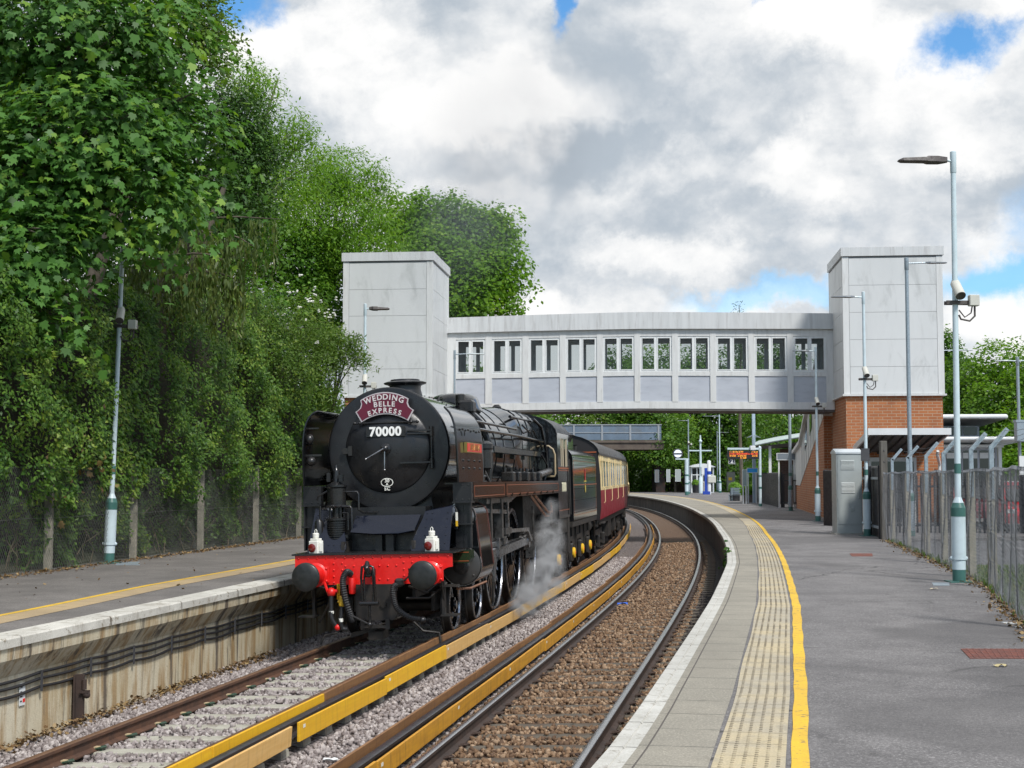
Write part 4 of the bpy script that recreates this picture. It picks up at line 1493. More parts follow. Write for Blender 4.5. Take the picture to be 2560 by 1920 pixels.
def lift_tower(label, corner, wd, dp, z0, zb, zt):
    """corner: front left (x,y); local x along the bridge, local y away"""
    o = thing('lift_tower', label, 'lift tower', (corner[0], corner[1], 0), -PHI)
    mb = MB()
    mb.box(0.02, wd - 0.02, 0.02, dp - 0.02, zb + 0.02, zt - 0.34)
    mb.build('wall_core', M_seam, o, smooth=0)
    mb = MB()
    n = 5
    tw = 0.24
    ph = (zt - 0.40 - zb - 0.06) / n
    g = 0.011
    for k in range(n):
        a, b = zb + 0.06 + k * ph, zb + 0.06 + (k + 1) * ph - g
        mb.box(tw, wd - tw, 0.004, 0.05, a, b)
        mb.box(tw, wd - tw, dp - 0.05, dp - 0.004, a, b)
        mb.box(0.004, 0.05, tw, dp - tw, a, b)
        mb.box(wd - 0.05, wd - 0.004, tw, dp - tw, a, b)
    mb.build('cladding_panels', M_clad, o, smooth=0)
    mb = MB()
    for x in (0, wd):
        for y in (0, dp):
            sx, sy = (1 if x == 0 else -1), (1 if y == 0 else -1)
            mb.box(x, x + sx * (tw - 0.012), y, y + sy * 0.045, zb + 0.05, zt - 0.36)
            mb.box(x + sx * 0.001, x + sx * 0.045, y + sy * 0.0451, y + sy * (tw - 0.012), zb + 0.05, zt - 0.36)
    mb.split('corner_trim', M_clad2, o, 2)
    mb = MB()
    mb.box(-0.05, wd + 0.05, -0.05, dp + 0.05, zt - 0.33, zt)
    mb.build('parapet_cap', M_fas, o, smooth=0)
    mb = MB()
    mb.box(-0.06, wd + 0.06, -0.06, dp + 0.06, zb - 0.02, zb + 0.05)
    mb.build('drip_ledge', M_clad2, o, smooth=0)
    mb = MB()
    mb.box(0.07, wd - 0.07, 0.07, dp - 0.07, z0 - 0.1, zb - 0.021)
    mb.build('brick_base', M_brick, o, smooth=0)
    return o


ztop = at(1000, 629, 54).z
zbr = at(1000, 992, 54).z
lw = 3.48
cR = Vector((AX(1080, 54), 54, 0))
cL = cR - UX * lw
tl = lift_tower('pale lift tower on the far platform, standing behind the smokebox of the engine', (cL.x, cL.y), lw, 4.3, PZ, zbr, ztop)
cR2 = Vector((AX(2112, 53.2), 53.2, 0))
tr = lift_tower('pale lift tower with orange brick base beside the stairs and ticket office', (cR2.x, cR2.y), 3.68, 4.3, PZ, zbr, ztop + .02)

# ---- the span
BO_ = Vector((AX(1118, 58.0), 58.0, 0))
BEND = None
L_ = 15.5


def bx(px):
    """distance along the bridge front that shows at this column"""
    k = AX(px, 1.0)
    return (k * BO_.y - BO_.x) / (UX.x - k * UX.y)


def bz(py, s):
    return at(1280, py, (BO_ + UX * s).y).z


L_ = bx(2088)
fb = thing('footbridge', 'covered footbridge span with ten double windows linking the two lift towers', 'footbridge', (BO_.x, BO_.y, 0), -PHI)


def camber(s):
    return 0.085 * (1 - abs(2 * s / L_ - 1) ** 1.2)


DEP = 2.5
zf0, zf1 = bz(822, L_ / 2) - .1, bz(785, L_ / 2) - .1 + .02
SEG = 12


def arch_beam(mb, y0, y1, za, zb_, s0=0.0, s1=None):
    s1 = L_ if s1 is None else s1
    rows = []
    for i in range(SEG + 1):
        s = s0 + (s1 - s0) * i / SEG
        c = camber(s)
        rows.append([(s, y0, za + c), (s, y0, zb_ + c), (s, y1, zb_ + c), (s, y1, za + c), (s, y0, za + c)])
    mb.grid(rows)
    mb.add(rows[0][:4], [(0, 1, 2, 3)])
    mb.add(rows[-1][:4], [(3, 2, 1, 0)])


mb = MB()
arch_beam(mb, -0.14, DEP + 0.14, zf0, zf1)
mb.v = [(x, y, z + (.06 * (1 - abs(2 * x / L_ - 1) ** 1.2) if z > zf0 + .25 else 0)) for x, y, z in mb.v]
mb.build('roof', M_fas, fb, smooth=30)
zbot, zbeam = bz(1024, L_ / 2) - .12, bz(1001, L_ / 2) - .12
zs0 = bz(937, L_ / 2) - .12       # top of infill panels
zw0, zw1 = bz(926, L_ / 2) - .12, bz(838, L_ / 2) - .12
mb = MB()
arch_beam(mb, 0.0, 0.16, zbot + .08, zbeam)
arch_beam(mb, DEP - 0.16, DEP, zbot + .08, zbeam)
arch_beam(mb, 0.002, 0.14, zs0, zw0)
arch_beam(mb, DEP - 0.14, DEP - 0.002, zs0, zw0)
arch_beam(mb, 0.002, 0.14, zw1, zf0 - .004)
arch_beam(mb, DEP - 0.14, DEP - 0.002, zw1, zf0 - .004)
WP = [1139.6, 1229.6, 1322, 1415, 1508, 1601.7, 1696.7, 1791.7, 1888.5, 1985.8]     # left edges of the windows
WW = [1213, 1306, 1400, 1493, 1587, 1681.5, 1777, 1873, 1970.6, 2068]
edges = [0.0]
bays = [(bx(a), bx(b)) for a, b in zip(WP, WW)]
cuts = [0.0] + [v for b in bays for v in b] + [L_]
for i in range(0, len(cuts), 2):
    a, b = cuts[i], cuts[i + 1]
    c = camber((a + b) / 2)
    for y0, y1 in ((-0.012, 0.15), (DEP - 0.15, DEP + 0.012)):
        mb.box(a, b, y0, y1, zbeam - .02 + c, zf0 - .006 + c)
mb.build('frame', M_clad2, fb, smooth=0)
mb = MB()
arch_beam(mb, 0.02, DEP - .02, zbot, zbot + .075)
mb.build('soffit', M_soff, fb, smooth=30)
mb = MB()
arch_beam(mb, 0.17, DEP - .17, zbeam - .1, zbeam - .02)
mb.build('floor', M_flr, fb, smooth=30)
for i, (a, b) in enumerate(bays):
    c = camber((a + b) / 2)
    for side in (0, 1):
        y = 0.03 if side == 0 else DEP - 0.09
        sp = MB()
        sp.box(a + .001, b - .001, y + .01, y + .05, zbeam + c - .02, zs0 + c + .02)
        sp.build('infill_panel', M_span, fb, smooth=0)
        m = MB()
        w_, fr = b - a, 0.05
        zz0, zz1 = zw0 + c, zw1 + c
        md = (a + b) / 2
        m.box(a, b, y, y + .06, zz0, zz0 + fr)
        m.box(a, b, y, y + .06, zz1 - fr, zz1)
        for xx in (a, b - fr):
            m.box(xx, xx + fr, y + .001, y + .059, zz0 + fr, zz1 - fr)
        m.box(md - .042, md + .042, y + .001, y + .059, zz0 + fr, zz1 - fr)
        # opening lights, a little proud
        for x0, x1 in ((a + fr, md - .042), (md + .042, b - fr)):
            f2 = .038
            m.box(x0, x1, y - .015, y + .03, zz0 + fr, zz0 + fr + f2)
            m.box(x0, x1, y - .015, y + .03, zz1 - fr - f2, zz1 - fr)
            m.box(x0, x0 + f2, y - .014, y + .03, zz0 + fr + f2, zz1 - fr - f2)
            m.box(x1 - f2, x1, y - .014, y + .03, zz0 + fr + f2, zz1 - fr - f2)
        wo_ = m.build('window', M_upvc, fb, smooth=0)
        p = MB()
        for x0, x1 in ((a + fr + .035, md - .08), (md + .08, b - fr - .035)):
            p.add([(x0, y + .02, zz0 + fr + .035), (x1, y + .02, zz0 + fr + .035), (x1, y + .02, zz1 - fr - .035), (x0, y + .02, zz1 - fr - .035)], [(0, 1, 2, 3)])
        p.build('pane', M_pane, wo_, smooth=0)
# gaiters where the span meets the towers
mb = MB()
mb.box(-.42, -.03, .0, DEP, zf0 - .02, zf1 + .02)
mb.box(L_ + .03, L_ + .42, .0, DEP, zf0 - .02, zf1 + .02)
mb.box(-.30, -.01, .06, DEP - .06, zbot + .1, zf0 - .03)
mb.box(L_ + .01, L_ + .30, .06, DEP - .06, zbot + .1, zf0 - .03)
mb.split('end_gaiter', M_clad2, fb)

# ---- stair enclosure going down behind the right tower
A0 = Vector((AX(2060, 58.5), 58.5, 0))
B0 = Vector((AX(1988, 78), 78, 0))
du = (B0 - A0).normalized()
dn = Vector((du.y, -du.x, 0))
LS = (B0 - A0).length
st = thing('station_stairs', 'covered stairs sloping down to the platform beside the right lift tower', 'stairs')


def sp(s, z, n=0.0):
    return A0 + du * s + dn * n + Vector((0, 0, z))


zA, zB = at(1280, 1040, 58.5).z, PZ + 1.25
roofA, roofB = zA + 3.0, zB + 2.3
mb = MB()
mb.prism([sp(0, PZ - .1), sp(LS, PZ - .1), sp(LS, zB - .02), sp(LS * .8, zB), sp(0, zA)], dn * 2.1)
mb.build('brick_base', M_brick, st, smooth=0)
mb = MB()
mb.prism([sp(0, zA + .004, -.02), sp(LS * .8, zB + .004, -.02), sp(LS + .3, zB + .004, -.02), sp(LS + .3, roofB - .6, -.02), sp(LS * .72, roofB - .2, -.02), sp(0, roofA, -.02)], dn * 2.14)
mb.build('side_cladding', M_clad, st, smooth=0)
mb = MB()
for k in range(9):
    f = (k + .5) / 9.5
    s = LS * .78 * f
    mb.prism([sp(s, zA + (zB - zA) * f / .985 + .05, -.045), sp(s + .06, zA + (zB - zA) * f / .985 + .05, -.045), sp(s + .06, roofA + (roofB - roofA) * f - .1, -.045), sp(s, roofA + (roofB - roofA) * f - .1, -.045)], dn * .03)
mb.split('cladding_rib', M_clad2, st)
for f in (.2, .42, .64):
    s = LS * .78 * f
    z0 = zA + (zB - zA) * f + 1.0
    m = MB()
    m.prism([sp(s, z0, -.05), sp(s + 1.4, z0 - .35, -.05), sp(s + 1.4, z0 + .75, -.05), sp(s, z0 + 1.1, -.05)], dn * .02)
    m.build('window', M_dkpane, st, smooth=0)
mb = MB()
mb.prism([sp(-.1, roofA + .004, -.18), sp(LS * .72, roofB - .19, -.18), sp(LS + .4, roofB - .59, -.18), sp(LS + .4, roofB - .42, -.18), sp(LS * .72, roofB - .02, -.18), sp(-.1, roofA + .17, -.18)], dn * 2.4)
mb.build('roof', M_clad2, st, smooth=0)

# ---- lean-to canopy and door on the right tower
cn = thing('entrance_canopy', 'sloping white edged canopy over the door of the brick tower base', 'canopy', (cR2.x, cR2.y, 0), -PHI)
zc = at(2250, 1085, 49).z
mb = MB()
for k in range(1):
    mb.prism([(.35, -4.1, zc), (.35, -4.1, zc + .16), (.35, .06, zc - .35), (.35, .06, zc - .55)], (2.6, 0, 0))
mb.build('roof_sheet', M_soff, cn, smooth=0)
mb = MB()
mb.box(.25, 3.05, -4.16, -4.105, zc - .03, zc + .2)
mb.prism([(.28, -4.10, zc - .02), (.28, -4.10, zc + .19), (.28, .0, zc - .33), (.28, .0, zc - .56)], (.06, 0, 0))
mb.prism([(2.97, -4.10, zc - .02), (2.97, -4.10, zc + .19), (2.97, .0, zc - .33), (2.97, .0, zc - .56)], (.06, 0, 0))
mb.build('fascia', M_white, cn, smooth=0)
mb = MB()
for x in [.5 + .33 * k for k in range(8)]:
    mb.prism([(x, -4.0, zc - .10), (x, -4.0, zc - .005), (x, -.02, zc - .55), (x, -.02, zc - .63)], (.06, 0, 0))
mb.split('rafter', M_dkgrey, cn)
dr = thing('tower_door', 'grey glazed door in the brick tower base under the canopy', 'door', (cR2.x, cR2.y, 0), -PHI)
mb = MB()
mb.box(.85, .95, .0, .068, PZ, zc - .9)
mb.box(2.5, 2.6, .0, .068, PZ, zc - .9)
mb.box(.85, 2.6, .0, .068, zc - .899, zc - .75)
mb.box(1.68, 1.76, .01, .068, PZ, zc - .9)
mb.build('door_frame', M_clad, dr, smooth=0)
mb = MB()
mb.box(.95, 1.68, .03, .066, PZ + .02, zc - .9)
mb.box(1.76, 2.5, .03, .066, PZ + .02, zc - .9)
mb.build('pane', M_dkpane, dr, smooth=0)
pipe = MB()
pipe.tube([(3.0, -2.0, zc - .55), (3.0, -1.9, zc - .7), (3.42, -.1, zc - 1.0), (3.42, -.06, zc - 1.3), (3.42, -.06, PZ)], .055, 8)
po = pipe.build('drain_pipe', M_white)
po.location = (cR2.x, cR2.y, 0)
po.rotation_euler = (0, 0, -PHI)
tag(po, 'white bent drain pipe on the brick tower wall under the canopy', 'drain pipe')

# ---- ticket office with two rounded canopies
D0 = 70.0
to = thing('ticket_office', 'low ticket office with two rounded white roof edges right of the brick tower', 'building', (AX(2330, D0), D0, 0), -PHI)


def tz(py):
    return at(1280, py, D0).z


W2 = AX(2452, D0) - AX(2330, D0)
mb = MB()
mb.box(0, AX(2490, D0) - AX(2330, D0), .2, 9, PZ - .1, tz(1112))
mb.box(0, W2, .6, 8, tz(1111), tz(1064))
mb.build('wall', pbr('office wall', (0.44, 0.47, 0.52), 0.5), to, smooth=0)


def rounded_roof(x1, y0, y1, z0, z1, nm):
    m = MB()
    r = (z1 - z0) / 2
    pr = [(y0 + r - r * math.sin(PI * k / 8), z0 + r - r * math.cos(PI * k / 8)) for k in range(9)]
    rows = []
    for x in (-.5, x1 - r):
        rows.append([(x, a, b) for a, b in pr] + [(x, y1, z1)])
    m.grid(rows)
    # rounded free end
    rows = []
    for j in range(7):
        t_ = PI / 2 * j / 6
        rows.append([(x1 - r + math.sin(t_) * (r - (a - y0)) if a < y0 + r else x1 - r, a if j == 0 else a + (1 - math.cos(t_)) * .3, b) for a, b in pr] + [(x1 - r + math.sin(t_) * r * .3, y1, z1)])
    m.grid(rows)
    m.add([(-.5, y0 + r, z0), (x1 - r, y0 + r, z0), (x1 - r - .2, y1, z0 - .35), (-.5, y1, z0 - .35)], [(0, 1, 2, 3)])
    m.add([(-.5, y0 + r, z1), (x1 - r, y0 + r, z1), (x1 - r, y1, z1), (-.5, y1, z1)], [(0, 1, 2, 3)])
    m.build(nm, M_white, to, smooth=40)


rounded_roof(AX(2506, D0) - AX(2330, D0), -1.0, 8.0, tz(1050), tz(1038), 'upper_roof')
rounded_roof(AX(2543, D0) - AX(2330, D0), -1.6, 9.0, tz(1104), tz(1094), 'lower_roof')
mb = MB()
for a, b in ((2345, 2374), (2378, 2410), (2413, 2446)):
    mb.box(AX(a, D0) - AX(2330, D0), AX(b, D0) - AX(2330, D0), .57, .61, tz(1087), tz(1066))
mb.split('clerestory_window', M_dkpane, to)
for a, b in ((2340, 2362), (2366, 2402), (2406, 2441), (2447, 2483)):
    m = MB()
    m.box(AX(a, D0) - AX(2330, D0), AX(b, D0) - AX(2330, D0), .17, .21, PZ + .5, tz(1126))
    wv = m.build('window', M_dkpane, to, smooth=0)
    m = MB()
    m.box(AX(a, D0) - AX(2330, D0), AX(b, D0) - AX(2330, D0), .14, .169, tz(1146), tz(1132))
    m.build('blind', M_upvc, wv, smooth=0)
m = MB()
for a in (2488, 2340):
    m.box(AX(a, D0) - AX(2330, D0), AX(a + 8, D0) - AX(2330, D0), -.2, .0, PZ, tz(1110))
m.split('pillar', M_white, to)
mb = MB()
mb.box(-.2, AX(2500, D0) - AX(2330, D0), -.3, -.2, tz(1119), tz(1112))
mb.build('fascia', M_white, to, smooth=0)

# ---- platform building with green curved roof further along
D1 = 88.0
pc = thing('platform_building', 'platform building with curved grey green canopy roof beyond the black gate', 'building', (AX(1888, D1), D1, 0), R(-12))
W3 = 7.5


def pz_(py):
    return at(1280, py, D1).z


mb = MB()
rows = []
for x, dz in ((0, -.35), (1.2, -.1), (2.6, .12), (W3, .35)):
    rows.append([(x, -.3 + .35 * (1 - math.cos(PI * k / 8)) / 2 - .35 * math.sin(PI * k / 8), pz_(1102) + dz + .26 * (1 - math.cos(PI * k / 8)) / 2) for k in range(9)] + [(x, 5.5, pz_(1102) + dz + .5)])
mb.grid(rows)
mb.build('roof', pbr('grey green roof edge', (0.40, 0.47, 0.45), 0.45, var=.15), pc, smooth=40)
mb = MB()
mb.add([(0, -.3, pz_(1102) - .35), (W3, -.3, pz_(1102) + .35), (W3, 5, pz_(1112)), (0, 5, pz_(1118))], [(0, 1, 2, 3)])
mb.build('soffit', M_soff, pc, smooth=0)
mb = MB()
mb.box(1.4, W3, 3.2, 6, PZ, pz_(1120))
mb.build('wall', brickmat('dark brick', (0.10, 0.05, 0.035), (0.075, 0.04, 0.03), (0.11, 0.09, 0.075)), pc, smooth=0)
mb = MB()
for x in (.8, 2.6, 4.4, 6.2):
    mb.box(x, x + .16, .2, .36, PZ, pz_(1112))
mb.split('pillar', M_white, pc)
for x in (2.0, 3.6, 5.2):
    m = MB()
    m.box(x, x + 1.1, 3.15, 3.19, PZ + .6, PZ + 2.5)
    m.build('window', M_dkpane, pc, smooth=0)

# ---- road bridge across the line
D2 = 157.0
rb = thing('road_bridge', 'road bridge with blue grey steel parapet crossing the line in front of the wood', 'bridge', (0, D2, 0), R(-2))


def rz_(py):
    return at(1280, py, D2).z


X0, X1 = -9.0, AX(1652, D2)
M_par = pbr('blue grey parapet', (0.14, 0.19, 0.25), 0.5, color2=(0.11, 0.15, 0.20), vscale=.8, dirt=(0.13, 0.14, 0.15), dscale=.7, demax=.6)
mb = MB()
mb.box(X0, X1, 0, .15, rz_(1100), rz_(1064))
mb.build('parapet', M_par, rb, smooth=0)
mb = MB()
mb.box(X0 - .05, X1 + .05, -.10, .25, rz_(1063.5), rz_(1061))
mb.box(X0, X1, -.06, -.004, rz_(1083), rz_(1081))
for k in range(9):
    x = X1 - .3 - k * 3.1
    mb.box(x - .1, x + .1, -.09, -.004, rz_(1101), rz_(1064))
mb.build('parapet_rail', pbr('pale rail', (0.27, 0.29, 0.31), 0.5), rb, smooth=0)
mb = MB()
mb.box(X0, X1 + .3, -.25, 9, rz_(1107), rz_(1101))
mb.box(X0, X1 + .3, -.1, 8.8, rz_(1124), rz_(1108))
mb.build('deck_girder', pbr('rusty brown girder', (0.12, 0.095, 0.075), 0.8, color2=(0.08, 0.06, 0.05), vscale=.7), rb, smooth=0)
mb = MB()
mb.box(X1 - .5, X1 + .5, 1.5, 9, -1, rz_(1125))
mb.box(X0 - 4, X0 + 1, .5, 9, -1, rz_(1125))
mb.split('abutment', brickmat('near black brick', (0.022, 0.018, 0.016), (0.017, 0.014, 0.013), (0.03, 0.026, 0.023)), rb)  # brick made near black so the abutment recedes

# ================================================================== THE TRAIN
M_gloss = pbr('gloss black paint', (0.006, 0.0068, 0.0082), 0.12, spec=0.35, coat=0.45, dirt=(0.012, 0.012, 0.0125), dscale=1.5, demax=0.5)
M_satin = pbr('smokebox black', (0.0095, 0.010, 0.0115), 0.33, color2=(0.017, 0.017, 0.018), vscale=3, bump=0.0006, bscale=60)
M_semi = pbr('oiled black', (0.010, 0.011, 0.013), 0.28, color2=(0.02, 0.018, 0.016), vscale=4, bump=0.0006, bscale=40)
M_under = pbr('sooty running gear', (0.014, 0.013, 0.012), 0.55, color2=(0.03, 0.024, 0.019), vscale=5)
M_skytint = pbr('sky tinted black plate', (0.007, 0.009, 0.017), 0.22, color2=(0.009, 0.011, 0.02), vscale=3)  # blue of the reflected sky put into the black base colour
M_red = pbr('vermilion buffer beam', (0.74, 0.012, 0.008), 0.38, color2=(0.66, 0.010, 0.008), vscale=3, coat=0.2, dirt=(0.16, 0.01, 0.008), dscale=5, demax=.25)
M_bufface = pbr('greasy buffer face', (0.010, 0.012, 0.011), 0.38, color2=(0.025, 0.026, 0.025), vscale=7)
M_steel = pbr('bright steel', (0.40, 0.40, 0.41), 0.30, metal=1.0, color2=(0.24, 0.23, 0.225), vscale=7)
M_oilst = pbr('oily steel', (0.20, 0.195, 0.19), 0.33, metal=0.9, color2=(0.10, 0.095, 0.09), vscale=6)
M_tyre = pbr('polished tyre', (0.42, 0.43, 0.46), 0.25, metal=1.0, color2=(0.26, 0.26, 0.28), vscale=9)
M_brass = pbr('brass', (0.60, 0.42, 0.14), 0.3, metal=1.0)
M_copper = pbr('copper pipe', (0.55, 0.28, 0.17), 0.3, metal=1.0, var=.3)
M_green = pbr('dark lined green', (0.016, 0.035, 0.016), 0.16, coat=0.6)
M_line = pbr('orange lining', (0.28, 0.075, 0.025), 0.4)
M_cream = pbr('cream lettering', (0.74, 0.70, 0.50), 0.5)
M_wht = pbr('white enamel', (0.78, 0.77, 0.70), 0.35, dirt=(0.5, 0.47, 0.38), dscale=9, demax=.5)
M_pinkmetal = pbr('polished rim', (0.62, 0.55, 0.55), 0.35, metal=0.4)
M_maroon = pbr('maroon enamel', (0.115, 0.007, 0.025), 0.32)
M_lens = pbr('red lamp glass', (0.16, 0.012, 0.010), 0.12, coat=.5)
M_rubber = pbr('ribbed rubber hose', (0.012, 0.012, 0.013), 0.5)
M_coal = pbr('coal', (0.010, 0.010, 0.011), 0.45, bump=0.03, bscale=9)
M_ylw = pbr('yellow paint', (0.70, 0.42, 0.02), 0.4)
M_orng = pbr('orange red stripe', (0.75, 0.12, 0.02), 0.4)

YAW, ROLL = 0.165, 0.026
loco = thing('steam_locomotive', 'black steam locomotive with red buffer beam and large round smokebox standing at the platforms', 'steam locomotive', (-2.03, 21.2, 0.05))
loco.rotation_euler = (0, -ROLL, -YAW)


def rivets(mb, pts, r=.017, ax='-y'):
    for (x, y, z) in pts:
        mb.lathe([(r, 0.0), (r * .8, -r * .55), (r * .3, -r * .85), (1e-4, -r * .9)], (x, y, z), 'Y', 7, cap=False)


# --- buffer beam
mb = MB()
cut = [(1.2, 1.17)] + [(1.2 - .19 * math.sin(PI / 2 * k / 5), 1.02 + .15 * math.cos(PI / 2 * k / 5)) for k in range(1, 6)]
out = [(-1.2, 1.365), (1.2, 1.365)] + cut + [(1.01, .93), (-1.01, .93)] + [(-a, b) for a, b in cut[::-1]]
mb.prism([(a, 0, b) for a, b in out], (0, .045, 0))
rv = []
for k in range(17):
    rv.append((-1.14 + k * .1425, 0, 1.325))
for x in (-.60, -.47, .47, .60):
    for z in (1.245, 1.145, 1.05, .96):
        rv.append((x, 0, z))
for x in (-.42 + .13 * k for k in range(7)):
    if abs(x) > .1:
        rv.append((x, 0, 1.20))
        rv.append((x, 0, 1.0))
rivets(mb, rv)
mb.build('buffer_beam', M_red, loco, smooth=50)
mb = MB()
mb.box(-1.24, 1.24, -.035, 1.2, 1.368, 1.392)
mb.box(-1.3, -1.0, .5, 11.0, 1.25, 1.36)
mb.build('front_footplate', M_semi, loco, smooth=0)
for s in (-1, 1):
    mb = MB()
    mb.lathe([(1e-4, -.565), (.10, -.562), (.19, -.552), (.208, -.535), (.212, -.52), (.20, -.505), (.09, -.49), (.09, -.3)], (s * .87, 0, 1.08), 'Y', 40)
    bf = mb.build('buffer', M_bufface, loco, smooth=40)
    mb = MB()
    mb.lathe([(.135, -.33), (.145, -.31), (.125, -.28), (.15, -.06), (.18, -.04)], (s * .87, 0, 1.08), 'Y', 28)
    mb.box(s * .87 - .2, s * .87 + .2, -.04, -.003, .96, 1.2, bev=.01)
    rivets(mb, [(s * .87 + a, -.04, 1.08 + b) for a in (-.165, .165) for b in (-.09, .09)], .022)
    mb.build('buffer_housing', M_red, bf, smooth=40)

# --- drawgear and hoses
mb = MB()
mb.box(-.05, .05, -.30, .0, 1.05, 1.17, bev=.02)
mb.tube([(0, -.28, 1.12), (0, -.36, 1.20), (0, -.32, 1.26), (0, -.24, 1.23)], [.05, .045, .035, .02], 8)
for s in (-1, 1):
    mb.tube([(s * .03, -.30, 1.22), (s * .085, -.31, 1.20), (s * .10, -.30, 1.05), (s * .10, -.27, .85), (s * .10, -.25, .68)], .019, 8)
    mb.tube([(s * .05, -.25, 1.15), (s * .07, -.26, 1.0), (s * .06, -.25, .7)], .016, 8)
mb.tube([(-.14, -.25, .67), (.14, -.25, .67)], .032, 8)
mb.tube([(0, -.24, .68), (0, -.22, .3)], .022, 8)
mb.tube([(-.34, -.20, .52), (0, -.24, .36)], .018, 8)
mb.sphere((0, -.24, .36), .045, 8, 6)
mb.build('screw_coupling', M_semi, loco, smooth=50)
mb = MB()
pl = [(-.27, .93), (.35, .93), (.35, .46), (.30, .40), (-.22, .40), (-.27, .46)]
mb.prism([(a, -.02, b) for a, b in pl], (0, .05, 0))
mb.box(-.19, -.13, -.06, -.02, .27, .42)
mb.box(.19, .25, -.06, -.02, .27, .42)
mb.box(-.13, .19, -.06, -.03, .29, .33)
mb.lathe([(.045, -.05), (.045, -.02)], (.16, 0, .63), 'Y', 12)
mb.build('drawgear_plate', M_under, loco, smooth=0)


def hose(pts, r, mat, ribs=True, n=40, name='brake_hose'):
    P = [Vector(p) for p in pts]
    # smooth path
    out = []
    for i in range(len(P) - 1):
        p0, p1, p2, p3 = P[max(i - 1, 0)], P[i], P[i + 1], P[min(i + 2, len(P) - 1)]
        for k in range(n // (len(P) - 1) + 1):
            t_ = k / (n // (len(P) - 1) + 1)
            out.append(.5 * ((2 * p1) + (-p0 + p2) * t_ + (2 * p0 - 5 * p1 + 4 * p2 - p3) * t_ * t_ + (-p0 + 3 * p1 - 3 * p2 + p3) * t_ ** 3))
    out.append(P[-1])
    rs = [r * (1.0 if (not ribs or k % 2) else .84) for k in range(len(out))]
    m = MB()
    m.tube(out, rs, 10)
    return m.build(name, mat, loco, smooth=60 if not ribs else 20)


h = hose([(-.34, -.02, 1.09), (-.36, -.16, 1.12), (-.40, -.22, 1.0), (-.37, -.22, .75), (-.30, -.20, .5), (-.27, -.18, .40)], .052, M_rubber, True, 70)
m = MB()
m.lathe([(.05, .80), (.055, .83), (.055, 1.0), (.045, 1.03)], (-.30, -.08, 0), 'Z', 12)
m.build('hose_pipe', M_red, h)
h = hose([(-.60, -.16, .78), (-.60, -.17, .6), (-.59, -.18, .45), (-.53, -.16, .34)], .036, M_rubber, False, 20, 'air_hose')
m = MB()
m.sphere((-.60, -.15, .83), .07, 10, 7)
m.tube([(-.72, -.1, .98), (-.66, -.14, .84), (-.60, -.15, .83)], .022, 6)
m.tube([(-.60, -.15, .83), (-.50, -.15, .85)], .028, 8)
m.sphere((-.51, -.16, .32), .05, 8, 6)
m.build('air_cock', M_red, h, smooth=60)
h = hose([(-.44, -.16, .62), (-.45, -.17, .5), (-.46, -.18, .40), (-.43, -.16, .30), (-.36, -.15, .29)], .034, M_rubber, False, 24, 'air_hose')
m = MB()
m.box(-.48, -.40, -.20, -.11, .62, .78, bev=.02)
m.tube([(-.44, -.15, .66), (-.50, -.15, .70)], .02, 6)
m.tube([(-.51, -.12, .95), (-.515, -.12, .72)], .012, 6)
m.tube([(-.485, -.12, .95), (-.49, -.12, .72)], .012, 6)
m.build('air_cock', M_ylw, h, smooth=40)
m = MB()
m.lathe([(.036, .40), (.036, .45)], (-.455, -.178, 0), 'Z', 10)
m.lathe([(.038, .52), (.038, .56)], (-.598, -.172, 0), 'Z', 10)
m.build('hose_band', M_wht, h)
h = hose([(.42, -.10, .93), (.36, -.20, .90), (.36, -.22, .75), (.42, -.22, .58), (.58, -.2, .46), (.74, -.16, .42)], .046, M_rubber, True, 64, 'steam_hose')
m = MB()
m.box(.36, .50, -.18, -.03, .90, 1.02, bev=.03)
m.tube([(.50, -.1, .98), (.58, -.1, 1.06), (.57, -.1, 1.16)], .014, 6)
m.lathe([(.05, .84), (.055, .90)], (.365, -.19, 0), 'Z', 10)
m.sphere((.77, -.15, .41), .055, 8, 6)
m.build('steam_valve', M_semi, h, smooth=50)
mb = MB()
for a in ([(.55, -.05, .9), (.75, .2, .78), (.95, .4, .95)], [(.5, -.02, .72), (.8, .2, .7), (1.0, .5, .9)], [(-.9, .2, .35), (-.72, .1, .62), (-.62, 0, .8)], [(.60, -.02, .38), (.74, .0, .24), (.96, .1, .2), (.98, .1, .02)], [(-.62, .2, .2), (-.80, .15, .17), (-.86, .1, .04)]):
    mb.tube(a, .018, 6)
mb.box(-.13, .09, .15, .5, .10, .22)
mb.prism([(-.4, .2, .2), (.0, .2, .28), (-.02, .2, .24), (-.42, .2, .12)], (0, .3, 0))
mb.split('underside_pipe', M_under, loco, 1, 40)

# --- front plates under the smokebox
mb = MB()
mb.prism([(-.42, .62, 1.93), (.60, .62, 1.93), (.54, .40, 1.70), (.3, .385, 1.66), (-.1, .385, 1.66), (-.45, .40, 1.69)], (0, .03, -.02))
for s in (-1, 1):
    inner = [(.52, 1.395), (.50, 1.45), (.53, 1.58), (.58, 1.72), (.64, 1.88), (.66, 1.97)]
    pts = [(s * a, .28 + (b - 1.39) * .62, b) for a, b in inner] + [(s * 1.08, .28 + .66 * .62, 2.05), (s * 1.10, .28, 1.395)]
    mb.prism(pts, (0, .03, .012))
    rivets(mb, [(s * x, .275 + (z - 1.39) * .62, z) for x in (.70, .78, 1.02) for z in (1.5, 1.62, 1.74, 1.86, 1.95)], .011)
mb.build('front_plate', M_skytint, loco, smooth=0)
mb = MB()
mb.box(-.65, .65, .72, 1.5, 1.395, 2.05)
mb.box(-.10, .0, .55, .73, 1.395, 1.68)
mb.box(.06, .18, .55, .73, 1.395, 1.66)
mb.prism([(-.75, 1.2, 1.6), (.75, 1.2, 1.6), (.62, 1.2, 2.25), (-.62, 1.2, 2.25)], (0, 1.6, 0))
